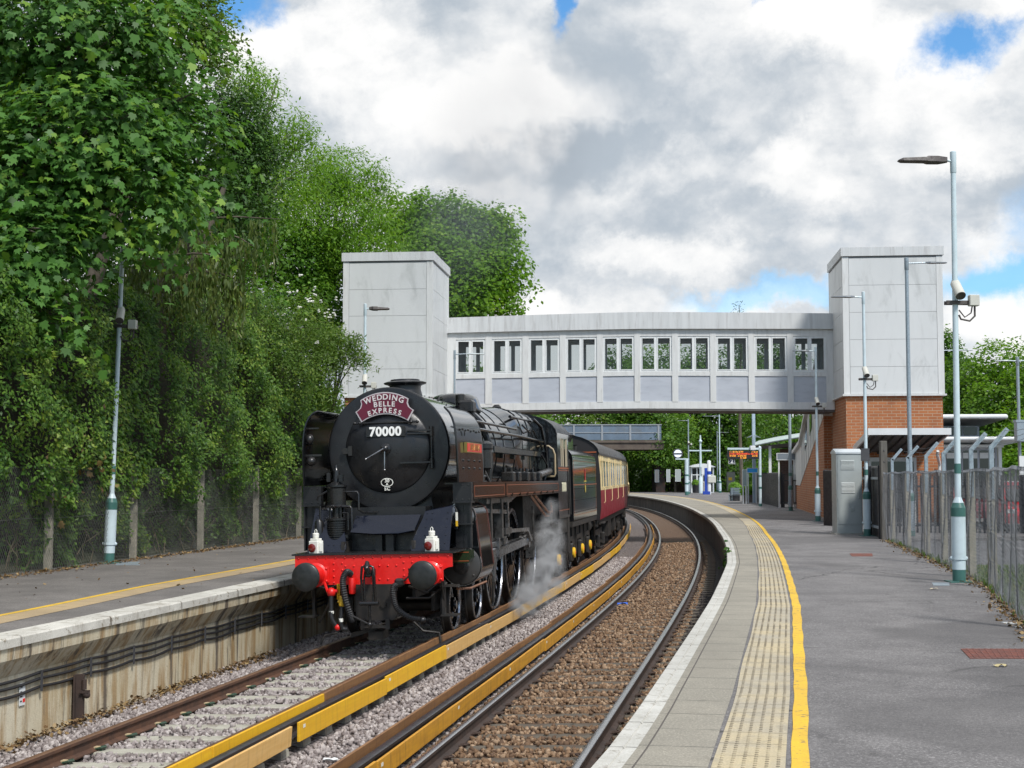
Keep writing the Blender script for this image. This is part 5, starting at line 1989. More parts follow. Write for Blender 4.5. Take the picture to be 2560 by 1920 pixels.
mb.build('saddle', M_satin, loco, smooth=0)
for s in (-1, 1):
    mb = MB()
    mb.box(s * 1.07, s * 1.33, .92, .96, 1.40, 2.10)
    mb.box(s * 1.07, s * 1.345, .80, .96, 1.755, 1.775)
    mb.box(s * 1.05, s * 1.345, .80, 1.1, 2.085, 2.11)
    mb.box(s * 1.05, s * 1.34, .88, 1.0, 2.111, 2.40)
    mb.box(s * 1.305, s * 1.33, .86, .96, 1.40, 2.09)
    mb.tube([(s * 1.20, .915, 1.42), (s * 1.20, .915, 2.06)], .006, 5)
    rivets(mb, [(s * x, .88, z) for x in (1.1, 1.2, 1.3) for z in (2.14, 2.36)], .012)
    sb = mb.build('step_plate', M_satin, loco, smooth=0)
    m = MB()
    m.tube([(s * 1.09, .90, 2.03), (s * 1.09, .82, 2.02), (s * 1.12, .80, 1.98), (s * 1.12, .80, 1.70), (s * 1.12, .9, 1.68)], .014, 6)
    m.build('grab_handle', M_semi, sb)
    if s > 0:
        m = MB()
        m.box(1.105, 1.14, .775, .784, 1.74, 1.95)
        m.cur = 1
        m.box(1.105, 1.14, .773, .783, 1.735, 1.82)
        m.build('warning_label', [M_wht, M_ylw], sb, smooth=0)
    m = MB()
    m.prism([(s * 1.06, .72, 1.18), (s * 1.30, .72, 1.18), (s * 1.33, .72, 1.24), (s * 1.33, .72, 1.37), (s * 1.06, .72, 1.37)], (0, .3, 0))
    m.cur = 1
    for z in (1.205, 1.335):
        m.box(s * 1.07, s * 1.31, .715, .719, z, z + .012)
    m.build('lined_valance', [M_green, M_line], sb, smooth=0)
    # hanging steps in front of the wheels
    m = MB()
    m.tube([(s * 1.0, .15, .95), (s * 1.02, .3, .55)], .012, 5)
    m.box(s * .98, s * 1.02, .25, .35, .42, .95)
    m.box(s * .97, s * 1.22, .18, .42, .43, .455)
    m.box(s * .97, s * 1.22, .18, .42, .86, .885)
    m.build('footstep', M_under, sb, smooth=0)

# --- air pump on the left of the footplate
mb = MB()
X_ = -.70
mb.lathe([(.10, 1.395), (.15, 1.41), (.15, 1.47), (.09, 1.49), (.09, 1.54), (.155, 1.55)] + [v for k in range(9) for v in ((.158, 1.555 + k * .034), (.158, 1.575 + k * .034), (.128, 1.578 + k * .034), (.128, 1.588 + k * .034))] +
         [(.17, 1.87), (.17, 1.90), (.10, 1.91), (.07, 1.92), (.07, 2.06), (.15, 2.07), (.16, 2.09), (.14, 2.11), (.145, 2.36), (.165, 2.38), (.165, 2.41), (.09, 2.44), (.06, 2.46), (.05, 2.62), (.03, 2.64), (.02, 2.72)], (X_, .55, 0), 'Z', 20)
for k in range(4):
    t_ = PI / 4 + k * PI / 2
    mb.tube([(X_ + .12 * math.cos(t_), .55 + .12 * math.sin(t_), 1.88), (X_ + .12 * math.cos(t_), .55 + .12 * math.sin(t_), 2.1)], .015, 6)
for a in ([(X_ + .13, .52, 2.3), (X_ + .34, .5, 2.3), (X_ + .36, .5, 2.26), (X_ + .36, .5, 2.02), (X_ + .40, .6, 1.98), (X_ + .6, .7, 1.98)], [(X_ + .1, .45, 2.08), (X_ + .24, .45, 2.08), (X_ + .26, .45, 2.05), (X_ + .26, .45, 1.7)],
          [(X_ + .12, .45, 1.98), (X_ + .20, .45, 1.98), (X_ + .2, .45, 1.72)], [(X_ - .13, .5, 2.32), (X_ - .28, .5, 2.24), (X_ - .3, .5, 2.18)], [(X_ - .25, .5, 1.4), (X_ - .25, .5, 2.1)]):
    mb.tube(a, .017, 6)
mb.box(X_ + .05, X_ + .19, .45, .6, 1.60, 1.65)
mb.box(X_ - .12, X_ - .07, .44, .5, 2.46, 2.60)
mb.box(X_ + .07, X_ + .13, .44, .5, 2.46, 2.56)
mb.lathe([(.05, 1.6), (.07, 1.62), (.07, 1.85), (.03, 1.9)], (X_ - .27, .5, 0), 'Z', 10)
mb.build('air_pump', M_semi, loco, smooth=40)

# --- smokebox, door
ZC = 2.95
mb = MB()
mb.lathe([(.60, 1.06), (.92, 1.05), (.955, 1.055), (.972, 1.075), (.972, 1.13), (.945, 1.15), (.935, 1.16)], (0, 0, ZC), 'Y', 72)
mb.cur = 1
mb.lathe([(.935, 1.16), (.935, 3.02)], (0, 0, ZC), 'Y', 72, cap=False)
mb.cur = 0
for k in range(72):
    t_ = 2 * PI * k / 72
    if math.sin(t_) > -.6:
        mb.sphere((.945 * math.cos(t_), 1.20, ZC + .945 * math.sin(t_)), .017, 6, 4)
        mb.sphere((.94 * math.cos(t_), 2.95, ZC + .94 * math.sin(t_)), .014, 6, 4)
sbx = mb.build('smokebox', [M_satin, pbr('polished smokebox side', (0.010, 0.012, 0.016), 0.2, color2=(0.014, 0.016, 0.02), vscale=3, coat=1.0)], loco, smooth=40)
mb = MB()
mb.lathe([(1e-4, .885), (.08, .887), (.25, .90), (.45, .945), (.60, 1.0), (.665, 1.03), (.685, 1.045), (.69, 1.062), (.69, 1.07)], (0, 0, ZC), 'Y', 64, cap=False)
door = mb.build('smokebox_door', M_satin, loco, smooth=40)
mb = MB()
mb.lathe([(.09, .90), (.085, .86), (.05, .845), (.05, .80), (.03, .78), (1e-4, .775)], (0, 0, ZC), 'Y', 20)
mb.build('locking_boss', M_semi, door, smooth=40)
mb = MB()
mb.tube([(-.01, .79, ZC), (-.28, .76, ZC - .15)], [.016, .012], 8)
mb.sphere((-.285, .76, ZC - .153), .02, 8, 6)
mb.tube([(0, .81, ZC), (0, .79, ZC - .32)], [.016, .012], 8)
mb.sphere((0, .79, ZC - .33), .02, 8, 6)
mb.build('door_handle', M_steel, door, smooth=50)
mb = MB()
mb.tube([(.70, 1.0, ZC + .30), (.70, 1.0, ZC - .32)], .020, 8)
for z in (.30, .22, -.2, -.28):
    mb.lathe([(.034, z - .035), (.034, z + .035)], (.70, 1.0, ZC), 'Z', 10)
mb.bar((.70, .985, ZC + .275), (.34, .91, ZC + .275), .03, .022)
mb.bar((.70, .985, ZC + .225), (.34, .91, ZC + .225), .03, .022)
mb.bar((.70, .985, ZC - .22), (.22, .89, ZC - .225), .03, .022)
mb.box(-.72, -.60, .97, 1.06, ZC - .06, ZC + .03)
mb.box(-.62, -.56, .95, 1.03, ZC - .09, ZC + .06)
mb.build('door_hinge', M_semi, door, smooth=40)
mb = MB()
mb.tube([(-.52, .93, ZC + .41), (.50, .93, ZC + .41)], .016, 8)
for x in (-.5, -.42, .40, .5):
    mb.sphere((x, .93, ZC + .41), .028, 8, 6)
mb.build('door_handrail', M_semi, door, smooth=50)
mb = MB()
mb.box(-.315, .315, .885, .905, ZC + .185, ZC + .345, bev=.006)
npl = mb.build('number_plate', M_semi, door, smooth=0)
mb = MB()
put_text(mb, '70000', .195, (0, .880, ZC + .263), depth=.012, spacing=1.06, bold=.007)
mb.build('lettering', pbr('white numerals', (0.85, 0.85, 0.82), .5), npl, smooth=0)
mb = MB()
zz = ZC - .52
for k in range(28):
    a, b = 2 * PI * k / 28, 2 * PI * (k + 1) / 28
    mb.add([(.10 * math.cos(a), .928, zz + .068 * math.sin(a)), (.10 * math.cos(b), .928, zz + .068 * math.sin(b)), (.088 * math.cos(b), .928, zz + .057 * math.sin(b)), (.088 * math.cos(a), .928, zz + .057 * math.sin(a))], [(0, 1, 2, 3)])
put_text(mb, '30', .075, (0, .928, zz + .024), bold=.002)
put_text(mb, 'A', .055, (0, .930, zz - .030), bold=.002)
put_text(mb, 'SC', .075, (0, .940, zz - .10), bold=.002, spacing=1.15)
mb.build('shed_plate_lettering', M_wht, door, smooth=0)

# --- chimney, dome, boiler
mb = MB()
mb.lathe([(.30, 3.78), (.27, 3.90), (.255, 3.96), (.26, 4.01), (.29, 4.03), (.345, 4.045), (.355, 4.065), (.30, 4.085), (.245, 4.09), (.24, 4.115), (.225, 4.12), (.20, 4.10), (.19, 3.9)], (0, 2.25, 0), 'Z', 36)
mb.build('chimney', M_satin, loco, smooth=40)
NB = 56


def ringprof(y, r, sq=0.0, w=1.0, ztop=0.0, zc=ZC):
    """boiler section; sq squares it off towards a Belpaire firebox"""
    pts = []
    for k in range(NB + 1):
        t_ = 2 * PI * k / NB
        c, s = math.cos(t_), math.sin(t_)
        e = 2.0 + sq
        q = (abs(c) ** e + abs(s) ** e) ** (-1 / e)
        pts.append((r * w * q * c, y, zc + ztop + r * q * s))
    return pts


mb = MB()
secs = [(3.02, .90, 0), (3.04, .905, 0), (4.0, .925, 0), (5.6, .96, 0), (7.2, .985, 0), (7.25, .99, 0), (7.9, .99, 1.1), (8.2, .99, 1.7), (11.0, .985, 2.2)]
mb.grid([ringprof(y, r, s) for y, r, s in secs])
blr = mb.build('boiler', M_gloss, loco, smooth=50)
mb = MB()
for y, r, s in ((3.06, .915, 0), (4.55, .95, 0), (5.35, .967, 0), (6.15, .98, 0), (7.22, 1.0, 0), (8.2, 1.0, 1.7), (9.1, 1.0, 1.95), (10.0, 1.0, 2.1), (10.95, 1.0, 2.2)):
    mb.grid([ringprof(y, r - .012, s), ringprof(y, r, s), ringprof(y + .06, r, s), ringprof(y + .06, r - .012, s)])
mb.split('boiler_band', M_gloss, blr, 1, 50)
mb = MB()
mb.lathe([(.56, 3.72), (.48, 3.86), (.44, 3.98), (.40, 4.05), (.30, 4.095), (.12, 4.115), (1e-4, 4.12)], (0, 6.3, 0), 'Z', 32, cap=False)
d_ = mb.build('dome', M_gloss, blr, smooth=60)
for v in d_.data.vertices:
    v.co.y = 6.3 + (v.co.y - 6.3) * 1.7
mb = MB()
for s in (-1, 1):
    mb.box(s * .50, s * .78, 4.05, 4.40, 3.62, 3.86, bev=.04)
    mb.lathe([(.09, 3.75), (.09, 3.96), (.06, 3.98)], (s * .52, 4.25, 0), 'Z', 10)
    mb.tube([(s * .62, 4.2, 3.72), (s * .86, 4.3, 3.46), (s * 1.0, 4.32, 3.1), (s * 1.02, 4.3, 2.7), (s * .98, 4.28, 2.42)], .06, 8)
    mb.tube([(s * .58, 4.35, 3.8), (s * .80, 4.6, 3.66)], .035, 6)
mb.lathe([(.10, 3.86), (.10, 4.0), (.05, 4.05)], (.28, 9.3, 0), 'Z', 10)
mb.lathe([(.10, 3.86), (.10, 4.0), (.05, 4.05)], (-.28, 9.3, 0), 'Z', 10)
mb.split('top_feed', M_semi, blr, 4, 40)
for s in (-1, 1):
    mb = MB()
    mb.tube([(s * .97, 2.6, 3.44), (s * .99, 7.4, 3.44)], .026, 8)
    mb.tube([(s * 1.02, 2.6, 3.30), (s * 1.06, 7.5, 3.30), (s * 1.08, 10.9, 3.27)], .030, 8)
    mb.tube([(s * .86, 7.5, 3.70), (s * .90, 10.9, 3.70)], .032, 8)
    for y in (3.3, 4.9, 6.5, 8.2, 9.8):
        mb.tube([(s * .90, y, 3.30), (s * 1.05, y, 3.30)], .018, 6)
    mb.tube([(s * 1.0, 8.2, 3.55), (s * 1.05, 8.8, 3.42), (s * 1.0, 9.6, 3.5), (s * 1.06, 10.6, 3.1)], .02, 6)
    mb.tube([(s * .95, 10.0, 3.75), (s * 1.05, 10.5, 3.6), (s * 1.1, 10.85, 3.1), (s * 1.12, 10.9, 2.7), (s * 1.05, 10.8, 2.42)], .035, 7)
    mb.tube([(s * 1.05, 10.4, 3.0), (s * 1.14, 10.7, 2.75), (s * 1.1, 10.9, 2.5)], .022, 6)
    mb.build('handrail', M_gloss, blr, smooth=60)
    mb = MB()
    mb.box(s * .93, s * 1.06, 4.55, 11.0, 2.92, 3.05, bev=.015)
    for y in (5.6, 6.9, 8.2, 9.5):
        mb.box(s * .95, s * 1.03, y, y + .05, 2.84, 2.92)
    mb.build('side_duct', M_gloss, blr, smooth=0)
    mb = MB()
    mb.lathe([(.09, 2.6), (.13, 2.64), (.13, 2.95), (.15, 2.97), (.15, 3.05), (.07, 3.1)], (s * 1.10, 3.35, 0), 'Z', 12)
    mb.tube([(s * 1.08, 3.35, 2.9), (s * 1.08, 3.9, 2.92), (s * 1.0, 4.1, 2.8)], .08, 8)
    mb.tube([(s * 1.08, 3.4, 2.7), (s * 1.02, 3.6, 2.55), (s * 1.0, 3.5, 2.4)], .04, 8)
    mb.tube([(s * 1.0, 3.8, 2.9), (s * .98, 3.9, 2.6), (s * 1.05, 4.0, 2.4)], .03, 8)
    mb.build('feed_pump', M_semi, loco, smooth=40)
mb = MB()
mb.box(-.95, .95, 8.3, 11.6, 1.0, 2.2)
mb.box(-.62, .62, 2.3, 9.0, 1.35, 2.3)
mb.build('ashpan', M_under, loco, smooth=0)

# --- running boards
for s in (-1, 1):
    mb = MB()
    mb.box(s * .90, s * 1.345, 1.0, 11.0, 2.375, 2.40)
    mb.box(s * 1.325, s * 1.345, 1.02, 3.93, 2.14, 2.375)
    mb.box(s * 1.325, s * 1.345, 4.02, 11.0, 2.14, 2.375)
    mb.box(s * 1.315, s * 1.37, 4.0, 11.0, 2.128, 2.142)
    for y in (4.6, 5.5, 6.4, 7.3, 8.2, 9.1, 10.0):
        mb.box(s * 1.35, s * 1.366, y, y + .04, 2.142, 2.19)
    rb_ = mb.build('running_board', M_gloss, loco, smooth=0)
    m = MB()
    for y0, y1 in ((1.1, 3.85), (4.1, 10.9)):
        for z in (2.175, 2.335):
            m.box(s * 1.3455, s * 1.349, y0, y1, z, z + .011)
        for y in (y0, y1):
            m.box(s * 1.3455, s * 1.349, y, y + .012, 2.187, 2.335)
    m.build('lining', M_line, rb_, smooth=0)
    m = MB()
    for y in (5.2, 5.9, 7.0, 7.8, 8.6):
        m.box(s * 1.05, s * 1.28, y, y + .3, 2.40, 2.58, bev=.02)
        m.tube([(s * 1.1, y + .15, 2.58), (s * 1.1, y + .15, 2.66)], .03, 6)
    m.tube([(s * 1.18, 1.3, 2.50), (s * 1.18, 3.0, 2.50)], .012, 6)
    m.split('lubricator', M_semi, rb_, 2, 30)
    m = MB()
    m.tube([(s * 1.12, 8.9, 2.5), (s * 1.16, 10.9, 2.62)], .075, 10)
    m.build('air_cylinder', M_steel, rb_, smooth=40)

# --- smoke deflectors
for s in (-1, 1):
    zs = [2.405, 2.6, 2.8, 3.0, 3.15, 3.28, 3.38, 3.46, 3.52, 3.55]
    xs = [1.22, 1.22, 1.22, 1.215, 1.205, 1.185, 1.155, 1.115, 1.06, 1.02]
    ya = [.52, .50, .49, .485, .485, .49, .495, .505, .53, .60]
    yb = [2.55, 2.56, 2.56, 2.56, 2.55, 2.53, 2.49, 2.43, 2.33, 2.2]
    mb = MB()
    for dx in (0, .022):
        mb.grid([[(s * (x - dx), a, z), (s * (x - dx), (a + b) / 2, z), (s * (x - dx), b, z)] for x, z, a, b in zip(xs, zs, ya, yb)])
    edge = [(s * (x - .011), a, z) for x, z, a in zip(xs, zs, ya)] + [(s * (x - .011), b, z) for x, z, b in list(zip(xs, zs, yb))[::-1]]
    mb.tube(edge, .017, 6)
    rivets(mb, [], .01)
    df = mb.build('smoke_deflector', M_gloss, loco, smooth=50)
    m = MB()
    for y in (.9, 1.35, 1.8, 2.25):
        for z in (2.62, 2.74, 3.22):
            m.sphere((s * 1.22, y, z), .02, 6, 4)
    m.box(s * 1.22, s * 1.235, 1.0, 1.03, 3.12, 3.2)
    m.build('fixing_bolt', M_semi, df, smooth=60)
    m = MB()
    m.box(s * 1.222, s * 1.27, .98, 2.18, 2.86, 3.02)
    m.cur = 1
    m.box(s * 1.2701, s * 1.276, 1.0, 2.16, 2.875, 3.005)
    m.cur = 0
    put_text(m, 'BRITANNIA', .135, (s * 1.277, 1.58, 2.94), (0, s, 0), (0, 0, 1), depth=.008, spacing=1.12, bold=.003)
    m.build('nameplate', [M_brass, pbr('nameplate red', (0.62, 0.03, 0.02), .35)], df, smooth=0)
    if s < 0:
        m = MB()
        m.sphere((s * 1.14, .62, 3.12), .07, 12, 8, 1.2)
        m.sphere((s * 1.10, .56, 2.78), .075, 12, 8)
        m.box(s * 1.19, s * .98, .56, .6, 3.28, 3.30)
        m.box(s * 1.2, s * .95, .6, .62, 2.86, 2.89)
        m.split('deflector_bracket', M_semi, df, 1, 60)

# --- cylinders
for s in (-1, 1):
    mb = MB()
    x0, z0, r0 = s * 1.09, 1.12, .315
    x1, z1, r1 = s * 1.10, 1.86, .22
    hull = []
    for k in range(25):
        t_ = -PI + .12 + (PI - .24) * k / 24
        hull.append((x0 + r0 * math.cos(t_), z0 + r0 * math.sin(t_)))
    for k in range(25):
        t_ = PI * k / 24
        hull.append((x1 + r1 * math.cos(t_), z1 + r1 * math.sin(t_)))
    mb.prism([(a, 1.22, b) for a, b in hull], (0, 1.12, 0))
    cy = mb.build('cylinder', M_gloss, loco, smooth=35)
    m = MB()
    m.lathe([(1e-4, 1.10), (.07, 1.10), (.075, 1.14), (.12, 1.15), (.14, 1.175), (.27, 1.185), (.30, 1.20), (.305, 1.225)], (x0, 0, z0), 'Y', 40, cap=False)
    rivets(m, [(x0 + .25 * math.cos(t_), 1.187, z0 + .25 * math.sin(t_)) for t_ in (.6, 2.5, 3.8, 5.6)], .02)
    m.build('cylinder_cover', pbr('worn grey cover', (0.050, 0.048, 0.046), 0.38, color2=(0.03, 0.029, 0.028), vscale=4), cy, smooth=40)
    m = MB()
    m.lathe([(1e-4, 1.13), (.10, 1.13), (.12, 1.17), (.20, 1.19), (.215, 1.225)], (x1, 0, z1), 'Y', 30, cap=False)
    m.lathe([(.305, 1.222), (.322, 1.222), (.322, 1.26), (.312, 1.262)], (x0, 0, z0), 'Y', 40, cap=False)
    m.lathe([(.215, 1.222), (.236, 1.222), (.236, 1.26)], (x1, 0, z1), 'Y', 30, cap=False)
    m.lathe([(.13, 2.34), (.13, 2.46), (.06, 2.48), (.06, 2.7)], (x1, 0, z1), 'Y', 16)
    m.build('valve_cover', M_steel, cy, smooth=40)
    m = MB()
    for y in (1.30, 2.30):
        m.tube([(a * 1.0 + s * (.003 if a * s > 1.09 else 0), y, b) for a, b in hull[24:]] + [(hull[0][0], y, hull[0][1])], .008, 5)
    m.build('lining', pbr('brown red lining', (0.11, 0.035, 0.025), .4), cy, smooth=50)
    m = MB()
    m.tube([(x1, 1.6, 2.05), (x1 - s * .1, 1.6, 2.3)], .12, 10)
    m.tube([(s * 1.0, 1.3, .75), (s * 1.1, 1.8, .72), (s * 1.25, 2.4, .78)], .022, 6)
    m.build('drain_pipes', M_copper if s > 0 else M_under, cy, smooth=40)

# --- wheels
def wheel(parent, x, y, z, r, s, spokes, hub, wd=.135, name='wheel', weight=False, rot=0.0):
    m = MB()
    xi, xo = x - s * wd / 2, x + s * wd / 2
    m.lathe([(r * .86, xi - x + s * .005), (r + .028, xi - x), (r + .028, xi - x + s * .02), (r + .003, xi - x + s * .035), (r, xo - x - s * .01), (r - .012, xo - x), (r - .065, xo - x), (r - .07, xo - x - s * .02)], (x, y, z), 'X', 44, cap=False)
    w_ = m.build(name, M_under, parent, smooth=35)
    m = MB()
    m.lathe([(r - .014, xo - x + s * .004), (r - .075, xo - x + s * .004)], (x, y, z), 'X', 44, cap=False)
    m.lathe([(r - .075, xo - x + s * .004), (r - .10, xo - x - s * .05)], (x, y, z), 'X', 44, cap=False)
    m.build('tyre', M_tyre, w_, smooth=35)
    m = MB()
    m.lathe([(r - .066, xo - x - s * .015), (r - .115, xo - x - s * .02), (r - .12, xi - x + s * .03), (r - .05, xi - x + s * .02)], (x, y, z), 'X', 44, cap=False)
    m.lathe([(1e-4, xo - x + s * .03), (hub * .55, xo - x + s * .03), (hub * .6, xo - x + s * .01), (hub, xo - x), (hub * 1.05, xi - x)], (x, y, z), 'X', 24, cap=False)
    for k in range(spokes):
        t_ = 2 * PI * k / spokes + rot
        c, q = math.cos(t_), math.sin(t_)
        m.bar((x, y + hub * .8 * c, z + hub * .8 * q), (x - s * .01, y + (r - .10) * c, z + (r - .10) * q), .055, .05, up=(1, 0, 0))
    if weight:
        poly = []
        for k in range(11):
            t_ = rot + PI + (-.55 + 1.1 * k / 10)
            poly.append((xo - s * .03, y + (r - .10) * math.cos(t_), z + (r - .10) * math.sin(t_)))
        m.prism(poly, (-s * .06, 0, 0))
    m.build('spokes', M_gloss, w_, smooth=35)
    return w_


DRV = [5.48, 7.61, 9.75]
for s in (-1, 1):
    for y in (1.85, 3.73):
        wheel(loco, s * .77, y, .457, .457, s, 10, .12, name='bogie_wheel', rot=.2)
    for k, y in enumerate(DRV):
        wheel(loco, s * .77, y, .94, .94, s, 21, .20, name='driving_wheel', weight=True, rot=.9)
    wheel(loco, s * .77, 12.6, .50, .50, s, 10, .13, name='trailing_wheel', rot=.4)
mb = MB()
for s in (-1, 1):
    mb.box(s * .52, s * .57, .3, 12.9, .70, 1.55)
    mb.box(s * .60, s * .64, 1.2, 4.4, .42, .72)
    mb.box(s * .60, s * .70, 2.5, 3.05, .35, .78)
for y in (1.85, 3.73, 5.48, 7.61, 9.75, 12.6):
    zc_ = .457 if y < 4 else (.5 if y > 12 else .94)
    mb.tube([(-.7, y, zc_), (.7, y, zc_)], .09, 12)
mb.box(-.6, .6, 2.2, 3.4, .5, .9)
mb.box(-.8, .8, 11.2, 13.3, .72, 1.2)
mb.build('frames', M_under, loco, smooth=30)
# sand pipes, brake gear
mb = MB()
for s in (-1, 1):
    for y in DRV:
        mb.box(s * .70, s * .82, y - 1.08, y - .98, .5, 1.1)
        mb.bar((s * .76, y - 1.04, 1.1), (s * .76, y - 1.2, 1.6), .04, .06)
        mb.bar((s * .66, y - 1.05, .42), (s * .66, y + 1.0, .40), .05, .05)
    mb.bar((s * .95, 4.7, .25), (s * .95, 4.75, 2.1), .03, .05)
mb.build('brake_gear', M_under, loco, smooth=0)

# --- motion
for s in (-1, 1):
    X_ = s * 1.10
    mb = MB()
    mb.box(X_ - s * .06, X_ + s * .06, 2.45, 4.55, 1.27, 1.36, bev=.01)
    mb.box(X_ - s * .05, X_ - s * .01, 2.45, 4.55, 1.10, 1.14)
    mb.box(X_ + s * .03, X_ + s * .06, 2.45, 4.55, 1.10, 1.14)
    mb.box(X_ - s * .09, X_ + s * .10, 4.0, 4.12, 1.05, 1.42)
    mb.build('slide_bar', M_steel, loco, smooth=0)
    mb = MB()
    mb.box(X_ - s * .07, X_ + s * .08, 3.35, 3.85, 1.0, 1.26, bev=.02)
    mb.tube([(X_, 2.35, 1.12), (X_, 3.4, 1.12)], .05, 10)
    mb.box(X_ + s * .05, X_ + s * .09, 3.52, 3.68, .70, 1.12)
    mb.build('crosshead', M_steel, loco, smooth=30)
    ca = .9
    cp = [(y + .36 * math.cos(ca), .94 + .36 * math.sin(ca)) for y in DRV]
    mb = MB()
    mb.bar((X_ - s * .10, cp[0][0], cp[0][1]), (X_ - s * .10, cp[2][0], cp[2][1]), .05, .12)
    for a, b in cp:
        mb.lathe([(.13, -.05), (.13, .05)], (X_ - s * .10, a, b), 'X', 18)
    mb.build('coupling_rod', M_steel, loco, smooth=35)
    mb = MB()
    mb.bar((X_ + s * .0, 3.6, 1.12), (X_ + s * .0, cp[1][0], cp[1][1]), .055, .15)
    mb.lathe([(.15, -.045), (.15, .045)], (X_, cp[1][0], cp[1][1]), 'X', 20)
    mb.lathe([(.10, -.07), (.10, .07)], (X_, 3.6, 1.12), 'X', 16)
    mb.build('connecting_rod', M_steel, loco, smooth=35)
    mb = MB()
    xm = X_ + s * .06
    mb.bar((xm, cp[1][0], cp[1][1]), (xm, DRV[1] - .15, 1.45), .05, .08)                 # return crank
    mb.bar((xm + s * .03, DRV[1] - .15, 1.45), (xm, 5.15, 1.50), .03, .07)               # eccentric rod
    mb.bar((xm, 5.15, 1.42), (xm, 5.1, 2.05), .06, .12)                                  # expansion link
    mb.bar((xm, 5.1, 1.85), (xm, 2.9, 1.92), .03, .07)                                   # radius rod
    mb.bar((xm, 2.9, 2.0), (xm, 3.0, 1.0), .035, .07)                                    # combination lever
    mb.bar((xm, 3.0, 1.0), (xm, 3.6, .78), .03, .05)                                     # union link
    mb.bar((xm - s * .02, 5.1, 2.0), (xm - s * .02, 7.4, 2.28), .03, .06)
    mb.build('valve_gear', M_steel, loco, smooth=0)
    mb = MB()
    mb.box(X_ - s * .30, X_ + s * .02, 4.55, 4.66, 1.05, 2.12)
    mb.box(X_ - s * .1, X_ + s * .10, 4.50, 4.70, 1.28, 1.42)
    mb.box(X_ + s * .02, X_ + s * .09, 4.78, 5.45, 1.45, 1.56)
    mb.box(X_ - s * .04, X_ + s * .10, 4.35, 4.50, 1.40, 2.10)
    mb.box(X_ - s * .04, X_ + s * .10, 3.3, 3.42, 1.40, 2.12)
    mb.box(X_ - s * .06, X_ + s * .08, 3.0, 5.6, 2.03, 2.12)
    mb.build('motion_bracket', M_oilst, loco, smooth=0)
    mb = MB()
    mb.tube([(s * 1.22, 7.6, 2.12), (s * 1.22, 9.6, 1.66), (s * 1.22, 10.2, 1.64), (s * 1.2, 10.6, 1.75)], .028, 7)
    mb.tube([(s * 1.26, 7.9, 2.12), (s * 1.26, 9.8, 1.72), (s * 1.26, 10.3, 1.72), (s * 1.2, 10.7, 1.9)], .028, 7)
    mb.split('injector_pipe', M_copper, loco, 1, 60)
    mb = MB()
    mb.box(s * 1.0, s * 1.25, 10.1, 10.6, 1.45, 1.7, bev=.04)
    mb.tube([(s * 1.18, 8.1, 1.9), (s * 1.16, 8.3, 1.0)], .02, 6)
    mb.tube([(s * 1.2, 10.3, 1.5), (s * 1.22, 10.6, 1.0), (s * 1.2, 11.5, .8)], .03, 6)
    mb.box(s * 1.0, s * 1.16, 8.2, 8.4, .85, 1.1)
    mb.split('injector', M_oilst, loco, 1, 30)
    # trailing truck with yellow axlebox covers
    mb = MB()
    mb.box(s * .92, s * 1.02, 11.6, 13.5, .55, .85)
    mb.box(s * .92, s * 1.06, 12.38, 12.82, .35, .75, bev=.03)
    mb.bar((s * 1.0, 11.7, .9), (s * 1.0, 13.4, .9), .08, .10)
    tt = mb.build('trailing_truck', M_under, loco, smooth=0)
    m = MB()
    m.lathe([(.135, .0), (.135, s * .05), (.11, s * .075), (1e-4, s * .08)], (s * 1.06, 12.6, .55), 'X', 20)
    m.cur = 1
    m.box(s * 1.06, s * 1.145, 12.56, 12.64, .51, .57)
    m.build('axlebox_cover', [M_ylw, M_orng], tt, smooth=40)

# --- cab
mb = MB()
ZS, ZE = 1.55, 3.42
roof = []
for k in range(17):
    t_ = PI * k / 16
    roof.append((1.335 * math.cos(t_), ZE + .56 * math.sin(t_) ** .9))
fr_ = [(1.335, ZS + .35)] + roof + [(-1.335, ZS + .35)]
mb.prism([(a, 11.0, b) for a, b in fr_], (0, .03, 0))
for s in (-1, 1):
    mb.box(s * 1.315, s * 1.335, 11.031, 12.95, ZS, 2.72)
    mb.box(s * 1.315, s * 1.335, 11.031, 11.62, 2.721, 3.36)
    mb.box(s * 1.315, s * 1.335, 12.62, 12.95, 2.721, 3.36)
    mb.box(s * 1.315, s * 1.335, 11.031, 12.95, 3.361, ZE + .05)
    rivets(mb, [(s * (.80 + .055 * k), 11.0, 1.95) for k in range(9)], .012)
    rivets(mb, [(s * 1.30, 11.0, 1.95 + .08 * k) for k in range(18)], .010)
cab = mb.build('cab', M_gloss, loco, smooth=0)
mb = MB()
mb.grid([[(a, y, b) for a, b in roof] for y in (10.97, 13.25)])
mb.grid([[(a * .99, y, b - .02) for a, b in roof] for y in (10.97, 13.25)])
mb.box(-.3, .3, 11.4, 12.5, 3.96, 4.02)
mb.build('cab_roof', M_satin, cab, smooth=50)
mb = MB()
mb.box(-1.3, 1.3, 11.1, 12.9, 1.2, 2.0)
mb.box(-1.0, 1.0, 11.2, 11.5, 2.0, 3.5)
mb.build('cab_floor', M_under, cab, smooth=0)
